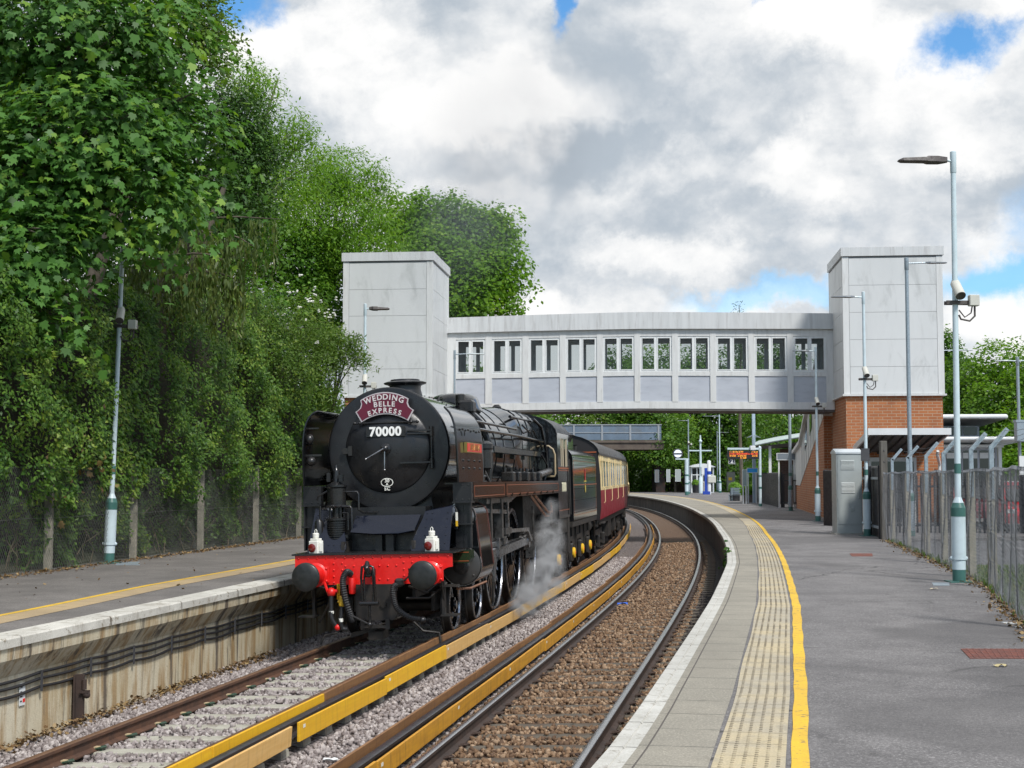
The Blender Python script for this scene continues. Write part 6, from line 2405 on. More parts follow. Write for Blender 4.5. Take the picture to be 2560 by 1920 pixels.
for s in (-1, 1):
    wp = [(.93, 2.50), (1.26, 2.50), (1.28, 2.56), (1.28, 2.98), (1.24, 3.10), (1.14, 3.18), (1.02, 3.18), (.95, 3.08), (.92, 2.9)]
    m = MB()
    m.tube([(s * a, 10.985, b) for a, b in wp + wp[:1]], .022, 6)
    wf = m.build('cab_window', pbr('tan window frame', (0.36, 0.28, 0.17), .5), cab, smooth=50)
    m = MB()
    m.prism([(s * a, 10.985, b) for a, b in wp], (0, .008, 0))
    m.build('pane', M_dkpane, wf, smooth=0)
    m = MB()
    m.box(s * 1.30, s * 1.345, 11.60, 11.66, 2.72, 3.36)
    m.box(s * 1.30, s * 1.345, 12.58, 12.64, 2.72, 3.36)
    m.box(s * 1.31, s * 1.34, 12.0, 12.06, 2.72, 3.36)
    m.build('side_window_frame', pbr('cream wood', (0.42, 0.36, 0.26), .5), cab, smooth=0)
    m = MB()
    put_text(m, '70000', .30, (s * 1.338, 12.0, 2.24), (0, s, 0), (0, 0, 1), depth=.003, spacing=1.05, bold=.006)
    m.build('cab_number', M_cream, cab, smooth=0)
    m = MB()
    for z in (1.72, 2.62):
        m.box(s * 1.335, s * 1.338, 11.1, 12.88, z, z + .015)
    m.box(s * 1.335, s * 1.339, 11.08, 12.9, 2.66, 2.70)
    m.build('lining', M_line, cab, smooth=0)
    m = MB()
    m.tube([(s * 1.36, 12.9, 1.6), (s * 1.36, 12.9, 2.9)], .016, 6)
    m.box(s * 1.1, s * 1.33, 12.6, 12.95, .70, .73)
    m.box(s * 1.28, s * 1.32, 12.6, 12.95, .70, 1.55)
    m.build('cab_steps', M_under, cab, smooth=0)

# ---- headboard hung on the smokebox, lamps on the beam
hb = thing('headboard', 'maroon arched headboard with pale rim and three lines of lettering on the smokebox top', 'sign')
M_l = Matrix.LocRotScale(loco.location, loco.rotation_euler, None)
hb.matrix_world = M_l @ Matrix.Translation((-.01, .90, 3.60))


def hb_outline(k=1.0, g=0.0):
    top = [(u, .235 - .115 * (u / .385) ** 2 - g) for u in [(.385 - g) * (1 - i / 8) for i in range(17)]]
    left = [(-.372 + g, .055), (-.392 + g, -.005), (-.425 + g, -.035), (-.468 + g * 1.3, -.062), (-.375 + g * .8, -.225 + g * 1.2)]
    bot = [(u, -.225 + .115 * (1 - (u / .375) ** 2) + g) for u in [-(.33 - g) * (1 - i / 7) for i in range(15)]]
    right = [(-a, b) for a, b in left[::-1]]
    return top + left + bot + right


mb = MB()
mb.prism([(a, 0, b) for a, b in hb_outline()], (0, .025, 0))
mb.build('rim', M_pinkmetal, hb, smooth=0)
mb = MB()
mb.prism([(a, -.006, b) for a, b in hb_outline(1, .018)], (0, .004, 0))
mb.build('face', M_maroon, hb, smooth=0)
mb = MB()


def arc_text(mb, body, size, v0, sag, half, adv):
    tot = sum(adv.get(c, 1.0) for c in body)
    x = -half
    for c in body:
        w_ = adv.get(c, 1.0) / tot * 2 * half
        u = x + w_ / 2
        x += w_
        v = v0 - sag * (u / half) ** 2
        a = -math.atan(2 * sag * u / half ** 2) * .8
        put_text(mb, c, size, (u, -.010, v), (math.cos(a), 0, math.sin(a)), (-math.sin(a), 0, math.cos(a)), depth=.008, bold=.003)


arc_text(mb, 'WEDDING', .120, .155, .080, .325, {'W': 1.3, 'I': .55, 'E': .85, 'D': 1.0, 'N': 1.1, 'G': 1.1})
arc_text(mb, 'BELLE', .110, .045, .010, .180, {'B': 1.05, 'L': .9})
arc_text(mb, 'EXPRESS', .105, -.052, .062, .280, {'X': 1.1, 'S': .9})
mb.build('lettering', pbr('cast letters', (0.70, 0.64, 0.62), .4, metal=.3), hb, smooth=0)


def headlamp(x, label):
    o = thing('headlamp', label, 'lamp', group='white lamps on the buffer beam')
    o.matrix_world = M_l @ Matrix.Translation((x, .10, 1.392)) @ Matrix.Rotation(-.35, 4, 'Z')
    m = MB()
    m.box(-.082, .082, -.075, .075, .0, .19, bev=.008)
    m.box(-.065, .065, -.06, .06, .19, .225, bev=.006)
    m.lathe([(.035, .225), (.048, .24), (.05, .295), (.042, .305)], (0, 0, 0), 'Z', 14)
    m.tube([(-.02, 0, .30), (-.02, 0, .345), (0, 0, .36), (.02, 0, .345), (.02, 0, .30)], .006, 6)
    m.box(.083, .10, -.04, .03, .03, .16, bev=.004)
    m.build('body', M_wht, o, smooth=30)
    m = MB()
    m.lathe([(.062, -.078), (.066, -.095), (.05, -.105), (.025, -.113), (1e-4, -.115)], (-.012, 0, .085), 'Y', 20, cap=False)
    m.build('lens', M_lens, o, smooth=60)


headlamp(-.90, 'white lamp with red lens on the beam below the air pump')
headlamp(.88, 'white lamp with red lens on the beam above the buffer beside the green lined step')

# ---- tender
TY = 34.75
tang = math.atan(c2s(TY + 3.4))
ten = thing('tender', 'black coal tender with lined side and coal heap coupled behind the engine cab', 'tender')
pt_ = on(TY, C1 + .02)
ten.location = (pt_.x, pt_.y, 0.04)
ten.rotation_euler = (0, -ROLL, -tang)
TL = 6.75
mb = MB()
prof = [(1.29, 1.40), (1.30, 2.95), (1.28, 3.05), (1.22, 3.14), (1.10, 3.20), (.92, 3.24), (.90, 3.30), (.88, 3.62), (.70, 3.66), (-.70, 3.66), (-.88, 3.62), (-.90, 3.30), (-.92, 3.24), (-1.10, 3.20), (-1.22, 3.14), (-1.28, 3.05), (-1.30, 2.95), (-1.29, 1.40)]
prof2 = [(a, min(b, 3.26)) for a, b in prof]
rows = [[(a, y, b) for a, b in pr] for y, pr in ((.55, prof), (4.4, prof), (4.9, prof2), (TL, prof2))]
mb.grid(rows)
mb.prism([(a, .55, b) for a, b in prof], (0, -.02, 0))
mb.prism([(a, TL, b) for a, b in prof2], (0, .02, 0))
tb = mb.build('tank_body', M_gloss, ten, smooth=35)
m = MB()
for s in (-1, 1):
    for y in [.75 + .45 * k for k in range(14)]:
        for z in (1.6, 1.9, 2.2, 2.5, 2.8, 2.98):
            m.sphere((s * 1.298, y, z), .014, 5, 4)
m.build('rivet_rows', M_gloss, tb, smooth=60)
m = MB()
for s in (-1, 1):
    for z in (1.52, 2.90):
        m.box(s * 1.3, s * 1.303, .7, TL - .15, z, z + .010)
    for y in (.7, TL - .17):
        m.box(s * 1.3, s * 1.303, y, y + .010, 1.54, 2.90)
    m.box(s * 1.3, s * 1.312, .56, TL, 2.28, 2.305)
m.build('lining', M_line, tb, smooth=0)
m = MB()
for s in (-1, 1):
    x = s * 1.305
    yc = 3.5
    # crest: a lion over a wheel between two words' worth of bar
    m.prism([(x, yc - .10, 2.40), (x, yc + .12, 2.42), (x, yc + .16, 2.62), (x, yc + .05, 2.72), (x, yc - .08, 2.66), (x, yc - .12, 2.52)], (s * .002, 0, 0))
    m.cur = 1
    m.box(x, x + s * .003, yc - .26, yc + .26, 2.36, 2.40)
    m.lathe([(.10, .001), (.13, .001), (.13, .003)], (x, yc, 2.20), 'X', 16)
    m.cur = 0
m.build('crest', [pbr('crest red', (0.45, 0.03, 0.02), .4), pbr('crest gold', (0.55, 0.45, 0.08), .4)], tb, smooth=0)
m = MB()
rr = random.Random(4)
for k in range(240):
    y = rr.uniform(.7, 4.3)
    x = rr.uniform(-.78, .78)
    z = 3.56 + .36 * (1 - (x / .85) ** 2) * (1 - ((y - 2.3) / 2.2) ** 2) + rr.uniform(-.05, .06)
    q = rr.uniform(.07, .15)
    m.box(x - q, x + q, y - q * rr.uniform(.6, 1), y + q, z - q * .8, z + q * .6, rot=Matrix.Rotation(rr.uniform(0, 3), 3, 'Z') @ Matrix.Rotation(rr.uniform(-.6, .6), 3, 'X'))
m.build('coal_heap', M_coal, ten, smooth=0)
m = MB()
for s in (-1, 1):
    m.box(s * 1.0, s * 1.06, .3, TL, .55, 1.25)
    m.box(s * 1.0, s * 1.28, .3, TL, 1.25, 1.38)
    for y in (1.2, 3.33, 5.46):
        m.box(s * 1.06, s * 1.17, y - .22, y + .22, .36, .82, bev=.03)
        m.box(s * 1.06, s * 1.12, y - .55, y + .55, .86, .98)
        m.box(s * 1.05, s * 1.1, y - .6, y - .5, .5, 1.2)
        m.box(s * 1.05, s * 1.1, y + .5, y + .6, .5, 1.2)
m.box(-1.0, 1.0, .2, TL + .1, .9, 1.38)
m.tube([(1.2, 5.9, 1.3), (1.25, 6.3, 1.2), (1.2, 6.6, .8)], .03, 6)
m.lathe([(.05, 3.1), (.05, 3.42), (.08, 3.44)], (.5, 6.2, 0), 'Z', 10)
m.lathe([(.05, 3.1), (.05, 3.42), (.08, 3.44)], (.75, 6.3, 0), 'Z', 10)
m.build('underframe', M_under, ten, smooth=0)
for s in (-1, 1):
    for y in (1.2, 3.33, 5.46):
        wheel(ten, s * .77, y, .55, .55, s, 12, .14)
        m = MB()
        m.lathe([(.135, 0), (.135, s * .04), (.11, s * .06), (1e-4, s * .065)], (s * 1.175, y, .58), 'X', 20)
        m.cur = 1
        m.box(s * 1.175, s * 1.245, y - .05, y + .05, .55, .61)
        m.build('axlebox_cover', [M_ylw, M_orng], ten, smooth=40)

# ---- coaches
M_crm = pbr('cream coach paint', (0.70, 0.56, 0.30), 0.4, color2=(0.64, 0.52, 0.28), vscale=1.5)
M_crim = pbr('crimson coach paint', (0.27, 0.010, 0.026), 0.42, color2=(0.21, 0.009, 0.022), vscale=1.5, spec=.3)
M_roofc = pbr('coach roof grey', (0.085, 0.08, 0.08), 0.5, color2=(0.06, 0.057, 0.055), vscale=2)
M_cpane = glass('coach pane', (0.16, 0.14, 0.09), 1.0, .08)
M_cend = pbr('coach end black', (0.016, 0.014, 0.014), 0.5)


def coach(Y0, label):
    Lc = 19.6
    a = on(Y0, C1)
    ang = math.atan2(on(Y0 + Lc, C1).x - a.x, on(Y0 + Lc, C1).y - a.y)
    o = thing('railway_coach', label, 'coach', (a.x, a.y, .03), 0, 'coaches of the steam special')
    o.rotation_euler = (0, -ROLL, -ang)
    side = [(1.30, 1.22), (1.345, 1.6), (1.35, 2.1), (1.345, 2.6), (1.30, 3.22)]
    m = MB()
    for s in (-1, 1):
        m.cur = 0
        m.grid([[(s * x, y, z) for x, z in side[:3]] for y in (0, Lc)])
        m.cur = 1
        m.grid([[(s * x, y, z) for x, z in side[2:]] for y in (0, Lc)])
    bd = m.build('body', [M_crim, M_crm], o, smooth=40)
    m = MB()
    rp = [(1.33 * math.cos(PI * k / 14), 3.22 + .62 * math.sin(PI * k / 14)) for k in range(15)]
    m.grid([[(x, y, z) for x, z in rp] for y in (-.06, Lc + .06)])
    m.grid([[(1.335, y, 3.17), (1.34, y, 3.235)] for y in (-.06, Lc + .06)])
    for y in [1.2 + 2.2 * k for k in range(9)]:
        m.lathe([(.12, 3.80), (.13, 3.86), (.10, 3.90), (1e-3, 3.91)], (.25, y, 0), 'Z', 10)
    m.build('roof', M_roofc, o, smooth=40)
    m = MB()
    endp = [(x, z) for x, z in side] + rp[1:-1] + [(-x, z) for x, z in side[::-1]]
    m.prism([(x, 0, z) for x, z in endp], (0, .02, 0))
    m.prism([(x, Lc - .02, z) for x, z in endp], (0, .02, 0))
    m.cur = 1
    m.box(-1.25, 1.25, -.02, -.002, 3.235, 3.275)
    m.split('end_wall', [M_cend, M_line], o)
    m = MB()
    for y in (0, Lc):
        q = -1 if y == 0 else 1
        m.box(-.52, .52, y + q * .03, y + q * .42, 1.15, 3.2, bev=.05)
    m.build('gangway', M_cend, o, smooth=0)
    # windows and doors: alternating along the side
    y = .6
    k = 0
    while y < Lc - 1.2:
        wdt = (.62, 1.15, 1.15)[k % 3]
        for s in (-1, 1):
            m = MB()
            m.box(s * 1.325, s * 1.352, y, y + wdt, 2.2, 3.0, bev=.006)
            wv = m.build('window', M_cpane, o, smooth=0)
            m = MB()
            for za, zb in ((2.17, 2.2), (3.0, 3.03)):
                m.box(s * 1.335, s * 1.358, y - .03, y + wdt + .03, za, zb)
            for ya in (y - .03, y + wdt):
                m.box(s * 1.335, s * 1.358, ya, ya + .03, 2.2, 3.0)
            if k % 3 == 0:
                m.box(s * 1.34, s * 1.362, y - .12, y - .1, 2.12, 3.15)
                m.box(s * 1.34, s * 1.362, y + wdt + .1, y + wdt + .12, 2.12, 3.15)
                m.tube([(s * 1.36, y + wdt + .18, 1.7), (s * 1.40, y + wdt + .18, 1.74), (s * 1.40, y + wdt + .18, 2.15), (s * 1.36, y + wdt + .18, 2.2)], .014, 5)
            m.build('frame', M_crm, wv, smooth=0)
        y += wdt + (.62 if k % 3 == 2 else .38)
        k += 1
    m = MB()
    m.box(-1.2, 1.2, .1, Lc - .1, 1.02, 1.21)
    for s in (-1, 1):
        m.box(s * .8, s * 1.15, 7.0, 9.0, .45, 1.02)
        m.box(s * .8, s * 1.15, 11.0, 12.2, .5, 1.02)
        m.box(s * 1.2, s * 1.38, .5, 1.6, 1.08, 1.12)
    for yb in (3.0, Lc - 3.0):
        for s in (-1, 1):
            m.box(s * .95, s * 1.05, yb - 1.9, yb + 1.9, .55, .85)
            for q in (-1.3, 1.3):
                m.box(s * 1.05, s * 1.17, yb + q - .2, yb + q + .2, .3, .7, bev=.03)
                m.bar((s * 1.08, yb + q - .6, .42), (s * 1.08, yb + q + .6, .42), .05, .08)
    for s in (-1, 1):
        for y in (-.35, Lc + .02):
            m.lathe([(.10, y), (.20, y + .02), (.20, y + .06), (.08, y + .08), (.08, y + .33)], (s * .87, 0, 1.06), 'Y', 16)
    m.build('underframe', M_under, o, smooth=0)
    for yb in (3.0, Lc - 3.0):
        for q in (-1.3, 1.3):
            for s in (-1, 1):
                wheel(o, s * .77, yb + q, .46, .46, s, 0, .40, name='wheel')
    return o


coach(42.6, 'crimson and cream coach directly behind the tender')
coach(63.0, 'crimson and cream coach mostly hidden at the far end of the curve')

# ---- steam and smoke
def vapour(name, label, blobs, dens, col, scale, seed, thr=(.45, .75), step=1.0):
    m = bpy.data.materials.new(name)
    m.use_nodes = True
    m.cycles.volume_step_rate = step
    t = NT(m.node_tree)
    P = t.node('ShaderNodeTexCoord').outputs['Object']
    acc = None
    for (c, r, k) in blobs:
        v = t.vmath('MULTIPLY', t.vmath('SUBTRACT', P, tuple(c)), tuple(1 / q for q in r))
        f = t.math('MULTIPLY', t.ramp(t.vmath('LENGTH', v), 1.0, 0.1), k)
        acc = f if acc is None else t.math('MAXIMUM', acc, f)
    nz = t.ramp(t.noise(P, scale, 6.0, 0.62, .6), thr[0], thr[1])
    pv = t.node('ShaderNodeVolumePrincipled')
    pv.inputs['Color'].default_value = col4(col)
    pv.inputs['Anisotropy'].default_value = 0.1
    t.put(pv, 'Density', t.math('MULTIPLY', t.math('MULTIPLY', acc, nz), dens))
    o = t.node('ShaderNodeOutputMaterial')
    t.l.new(pv.outputs[0], o.inputs[1])
    lo = [min(c[i] - r[i] for c, r, k in blobs) for i in range(3)]
    hi = [max(c[i] + r[i] for c, r, k in blobs) for i in range(3)]
    mb = MB()
    mb.box(lo[0], hi[0], lo[1], hi[1], lo[2], hi[2])
    ob = mb.build(name, m, smooth=0)
    tag(ob, label, 'steam', kind='stuff')
    return ob


def lp(x, y, z):
    return M_l @ Vector((x, y, z))


sb_ = []
for (x, y, z, r, k) in ((1.45, 5.9, .22, .55, 1.0), (1.5, 6.6, .35, .6, 1.0), (1.5, 7.4, .5, .65, 1.0), (1.45, 8.2, .75, .6, .9), (1.4, 8.8, 1.1, .55, .8), (1.35, 9.3, 1.45, .5, .6), (1.35, 9.6, 1.8, .40, .45), (1.4, 5.2, .15, .4, .7)):
    p = lp(x, y, z)
    sb_.append(((p.x, p.y, max(p.z, .05)), (r * .8, r * 1.05, r * .75), k))
vapour('steam_cloud', 'white steam drifting low beside the driving wheels and cab', sb_, 12.0, (0.97, 0.97, 0.98), 2.6, 1, (.44, .70))
p = lp(0, 2.3, 4.2)
sm = [((p.x - .2, p.y + .8, p.z + .6), (.6, .9, .8), .5), ((p.x + .3, p.y + 3.5, p.z + 2.2), (1.4, 2.4, 1.5), .6), ((p.x + .9, p.y + 7.5, p.z + 4.2), (2.0, 3.2, 2.0), .7), ((p.x + 1.4, p.y + 12, p.z + 6.0), (3.0, 4.2, 2.6), .7), ((p.x + 2.4, p.y + 17, p.z + 8.5), (3.6, 4.5, 3.2), .5)]
vapour('chimney_smoke', 'thin grey smoke trailing back from the chimney over the tree', sm, .20, (0.36, 0.39, 0.44), .45, 2, (.38, .7), step=4.0)

# ================================================================== STATION FURNITURE
def ground(px, py, z=PZ):
    d = look(px, py)
    return Vector((0, 0, CAMZ)) + d * ((z - CAMZ) / d.z)


def line_at(px, fn, lo, hi):
    """Y at which the line fn(Y)->point crosses a picture column"""
    k = AX(px, 1.0)
    for _ in range(60):
        m_ = (lo + hi) / 2
        p = fn(m_)
        if (p.x / p.y - k) * (fn(lo).x / fn(lo).y - k) <= 0:
            hi = m_
        else:
            lo = m_
    return (lo + hi) / 2


M_lampw = pbr('pale blue white lamp paint', (0.56, 0.66, 0.70), 0.4, color2=(0.50, 0.60, 0.64), vscale=2, dirt=(0.36, 0.42, 0.43), dscale=5, demax=.35)
M_lampg = pbr('station green paint', (0.055, 0.155, 0.135), 0.4, var=.15)
M_galv = pbr('galvanised steel', (0.33, 0.39, 0.43), 0.45, metal=.35, color2=(0.25, 0.30, 0.34), vscale=22)
M_lum = pbr('lamp head grey', (0.16, 0.18, 0.20), 0.45, var=.2)
M_lumd = pbr('weathered lamp head', (0.055, 0.045, 0.045), 0.6, color2=(0.10, 0.09, 0.08), vscale=9)
M_lumw = pbr('pale lamp head', (0.45, 0.50, 0.51), 0.4)
M_cctv = pbr('camera housing', (0.56, 0.55, 0.49), 0.45, var=.1)
M_cable = pbr('black cable', (0.014, 0.014, 0.016), 0.5)


def lamp_post(label, p, ztop, arm, heads, style='white', bands=True, cctv=None, head=M_lum, lean=0.0, r=.05, thick=True, group='platform lamp posts', name='lamp_post', plate=None, base_r=.115):
    """heads: list of (direction in radians, arm length, head length)"""
    o = thing(name, label, 'lamp post', tuple(p), 0, group)
    H_ = ztop - p[2]
    m = MB()
    mats = [M_lampw, M_lampg] if style == 'white' else ([M_galv, M_lampg] if style == 'galv' else [M_lumw, M_lampg])
    zt = H_

    def seg(z0, z1, r0, r1, c):
        m.cur = c
        m.lathe([(r0, z0), (r1, z1)], (0, 0, 0), 'Z', 18, cap=False)
    if thick:
        k = base_r
        m.cur = 1
        m.box(-.19, .19, -.19, .19, -.01, .018)
        seg(.018, .20, k * .9, k * .9, 1)
        seg(.20, .36, k * .92, k * .92, 0)
        seg(.36, .40, k * 1.06, k * 1.06, 0)
        seg(.40, 1.05, k, k * .98, 0)
        seg(1.05, 1.19, k * 1.01, k * 1.01, 1)
        seg(1.19, 1.27, k * 1.01, k * .75, 1)
        seg(1.27, 1.36, k * .75, r, 0)
        if bands:
            seg(1.36, 1.74, r, r, 0)
            seg(1.74, 1.90, r + .003, r + .003, 1)
            seg(1.90, zt, r, r * .82, 0)
        else:
            seg(1.36, zt, r, r * .82, 0)
    else:
        seg(0, zt, r, r * .85, 0)
    m.cur = 0
    m.lathe([(r * .9, zt - .35), (r, zt - .34), (r, zt), (r * .6, zt + .012), (1e-4, zt + .012)], (0, 0, 0), 'Z', 16, cap=False)
    if thick:
        for s in (-1, 1):
            m.sphere((s * k * .98, 0, .38), .035, 8, 6)
    m.build('pole', mats, o, smooth=40)
    for (a, al, hl) in heads:
        c, q = math.cos(a), math.sin(a)
        h = MB()
        z = zt - .16
        h.tube([(0, 0, z), (c * al, q * al, z + .02)], .022, 8)
        am = h.build('arm', mats[0], o)
        h = MB()
        d = Vector((c, q, 0))
        n_ = Vector((-q, c, 0))
        rows = []
        fat = 2.0 if head == M_lumd else 1.0
        for f, w_, t0, t1 in ((0, .035, -.02, .025), (.12, .05, -.03, .03), (.2, .10, -.035, .03), (.42, .12, -.035, .028), (.44, .12, -.028, .02), (.92, .11, -.025, .012), (1.0, .06, -.015, .0)):
            t0, t1 = t0 * fat, t1 * fat
            b = d * (al + hl * f) + Vector((0, 0, z + .02))
            rows.append([b + n_ * w_ + Vector((0, 0, t0 * .5)), b + n_ * w_ * .75 + Vector((0, 0, t1)), b - n_ * w_ * .75 + Vector((0, 0, t1)), b - n_ * w_ + Vector((0, 0, t0 * .5)), b + Vector((0, 0, t0)), b + n_ * w_ + Vector((0, 0, t0 * .5))])
        h.grid(rows)
        h.add(rows[0][:5], [(0, 1, 2, 3, 4)])
        h.add(rows[-1][:5], [(4, 3, 2, 1, 0)])
        h.build('lamp_head', head, am, smooth=30)
    if cctv:
        zc_, sd = cctv
        zc_ -= p[2]
        h = MB()
        h.cur = 1
        h.box(-.16, .36, -.075, -.045, zc_ - .03, zc_ + .03)
        h.box(-.16, .36, .045, .075, zc_ - .03, zc_ + .03)
        h.cur = 0
        e = Vector((sd * .06, -.20, zc_ + .09))
        b = Vector((sd * .02, .02, zc_ + .32))
        h.tube([b + Vector((0, .03, .06)), b, e], [.045, .078, .082], 16)
        h.box(.20, .36, -.13, .0, zc_ - .06, zc_ + .12, bev=.01)
        h.cur = 1
        h.tube([e + (e - b) * .01, e + (e - b) * .03], [.08, .08], 16)
        h.tube([(.30, -.05, zc_ - .06), (.30, -.05, zc_ - .22), (.22, -.04, zc_ - .30), (.08, -.03, zc_ - .27), (.05, -.03, zc_ - .2)], .017, 6)
        h.tube([(.26, -.05, zc_ - .06), (.24, -.05, zc_ - .17), (.14, -.04, zc_ - .24), (.05, -.03, zc_ - .12)], .012, 6)
        h.build('camera', [M_cctv, M_lumd], o, smooth=40)
    if plate:
        h = MB()
        h.box(*plate)
        h.build('notice', M_dkgrey, o, smooth=0)
    if lean:
        o.rotation_euler = (0, lean, 0)
    return o


pA = ground(2398, 1455)
lamp_post('tall lamp post with green bands and camera nearest the viewer, by the chain link fence', pA, at(2384, 380, pA.y).z, 0, [(PI, .10, .80)], cctv=(at(2390, 757, pA.y).z, .5), head=M_lumd, lean=.006)
pB = ground(2168, 1340)
lamp_post('banded lamp post just in front of the grey equipment cabinet', pB, at(2160, 730, pB.y).z, 0, [(PI, .25, .68)], cctv=(at(2176, 948, pB.y).z, .3), plate=(-.16, .08, -.09, -.06, at(2160, 1152, pB.y).z - PZ, at(2160, 1121, pB.y).z - PZ))
pC = ground(2045, 1303)
lamp_post('banded lamp post between the footbridge stairs and the equipment cabinet', pC, at(2040, 868, pC.y).z, 0, [(PI, .25, .65)], cctv=(at(2050, 1016, pC.y).z, .3))
pL = ground(272, 1408)
lamp_post('leaning white lamp post on the far platform with its head lost in sycamore leaves', pL, 7.5, 0, [(0, .2, .6)], cctv=(at(290, 815, pL.y).z, .9), lean=.026)
pE = Vector((AX(911, 43), 43, PZ))
lamp_post('lamp post in front of the left lift tower with a dark flat head', pE, at(912, 760, 43).z, 0, [(0, .12, .62)], head=M_lumd, cctv=(at(905, 966, 43).z, .2))
pF = Vector((AX(1136, 56.3), 56.3, PZ))
lamp_post('grey lamp post before the leftmost footbridge window', pF, at(1136, 876, 56.3).z, 0, [(0, .45, .75)], style='galv', head=M_lumw, cctv=None)
pG = Vector((AX(2274, 41), 41, .83))
lamp_post('plain galvanised lamp post standing behind the fence in front of the right lift tower', pG, at(2268, 645, 41).z, 0, [(0, .55, .62)], style='galv', bands=False, head=M_lum, r=.065, group='car park lamp posts')
lamp_post('lamp whose pale head peeps from behind the right lift tower', Vector((AX(2345, 66), 66, .83)), at(2345, 868, 66).z, 0, [(0, .8, .9)], style='galv', head=M_lumw, thick=False, group='car park lamp posts')
lamp_post('double armed lamp post at the right margin carrying a grey box', Vector((AX(2548, 58), 58, .83)), at(2545, 893, 58).z, 0, [(PI, .3, .65), (0, .3, .6)], style='galv', head=M_lumw, r=.07, thick=False, group='car park lamp posts')
p = Vector((AX(2554, 57.6), 57.6, 0))
mb = MB()
mb.box(-.28, .28, -.22, .1, at(0, 1105, 57.6).z, at(0, 1052, 57.6).z, bev=.03)
mb.box(-.30, .30, -.24, .12, at(0, 1056, 57.6).z, at(0, 1050, 57.6).z)
bx_ = mb.build('equipment_box', M_galv, smooth=0)
bx_.location = (p.x, p.y, 0)
tag(bx_, 'grey box strapped to the pole at the right margin', 'box')
mb = MB()
mb.box(-.2, .35, -.04, 0, at(0, 1190, 57.6).z, at(0, 1140, 57.6).z)
sg = mb.build('notice_board', M_white, smooth=0)
sg.location = (p.x + .02, p.y - .15, 0)
tag(sg, 'white notice at the right margin below the grey box', 'sign')

far = [
    ((1722, 1235), 1048, 'galv', [(PI, .2, .9)], 'slim lamp post with camera left of the white shelter', 1111, M_lum),
    ((1800, 1232), 1037, 'white', [(PI, .3, 1.5)], 'tall white lamp post with a long arm right of the help point', None, M_lumw),
    ((1838, 1226), 1030, 'white', [(PI, .2, .9), (0, .2, .9)], 'white double headed lamp post rising behind the departure board', 1100, M_lumw),
    ((1861, 1224), 1054, 'galv', [(PI, .4, 1.3), (0, .4, 1.3)], 'grey lamp post with two broad pale heads behind the departure board', None, M_lumw),
    ((1794, 1229), 1078, 'galv', [(0, .5, .9)], 'thin grey lamp post just behind the tall white one', None, M_lum),
    ((1934, 1222), 1026, 'galv', [(PI, .3, .9), (0, .3, .9)], 'grey lamp post before the green roofed building', None, M_lumw),
    ((1669, 1225), 1126, 'galv', [(PI, .2, .8)], 'dim lamp post in front of the brown boundary fence', None, M_lum),
    ((1617, 1224), 1150, 'galv', [(PI, .2, .8)], 'most distant lamp post, beside the road bridge abutment', None, M_lum),
]
for (b, ty, stl, hd, lab, cc, hm) in far:
    g_ = ground(*b)
    lamp_post(lab, g_, at(b[0], ty, g_.y).z, 0, hd, style=stl, head=hm, r=.075, cctv=(at(b[0], cc, g_.y).z, .3) if cc else None, base_r=.16)
g_ = ground(1977, 1277)
lamp_post('dark galvanised post with a green foot beside the black railings', g_, at(1973, 1016, g_.y).z, 0, [(0, .3, .6)], style='galv', r=.085, bands=True, base_r=.12)
# mast with spikes, in front of the departure board
g_ = ground(1886, 1257)
ms = thing('radio_mast', 'square blue grey mast with anti climb spikes beside the departure board', 'mast', tuple(g_))
zt = at(1886, 1020, g_.y).z - PZ
m = MB()
m.box(-.10, .10, -.10, .10, 0, zt, bev=.01)
m.build('pole', pbr('blue grey mast paint', (0.36, 0.44, 0.52), .4, var=.1), ms, smooth=0)
m = MB()
zs_ = at(1886, 1092, g_.y).z - PZ
for k in range(10):
    a = 2 * PI * k / 10
    m.tube([(0, 0, zs_ + .15), (math.cos(a) * .45, math.sin(a) * .45, zs_ - .05)], .012, 4)
m.build('spike', M_galv, ms)
# loudspeaker post left of the shelter door
g_ = ground(1752, 1233)
sp_ = thing('signal_post', 'white post with a short cross bar in front of the white shelter', 'post', tuple(g_))
zt = at(1752, 1088, g_.y).z - PZ
m = MB()
m.lathe([(.20, 0), (.20, 1.6), (.12, 1.7), (.12, zt * .6), (.08, zt)], (0, 0, 0), 'Z', 12)
m.box(-1.2, 1.2, -.04, .04, at(1752, 1128, g_.y).z - PZ, at(1752, 1125, g_.y).z - PZ)
m.sphere((0, -.1, at(1752, 1103, g_.y).z - PZ), .18, 8, 6)
m.build('pole', M_lampw, sp_, smooth=40)
m = MB()
m.box(.05, .9, -.25, -.2, 2.0, 2.9)
m.build('notice', M_white, sp_, smooth=0)

# ---- banner signal
g_ = ground(1717, 1238)
bs = thing('banner_signal', 'round white banner repeater signal with black bar on a cranked white post', 'signal', tuple(g_))
Yb = g_.y


def bz_(py):
    return at(1700, py, Yb).z - PZ


def bx__(px):
    return AX(px, Yb) - g_.x


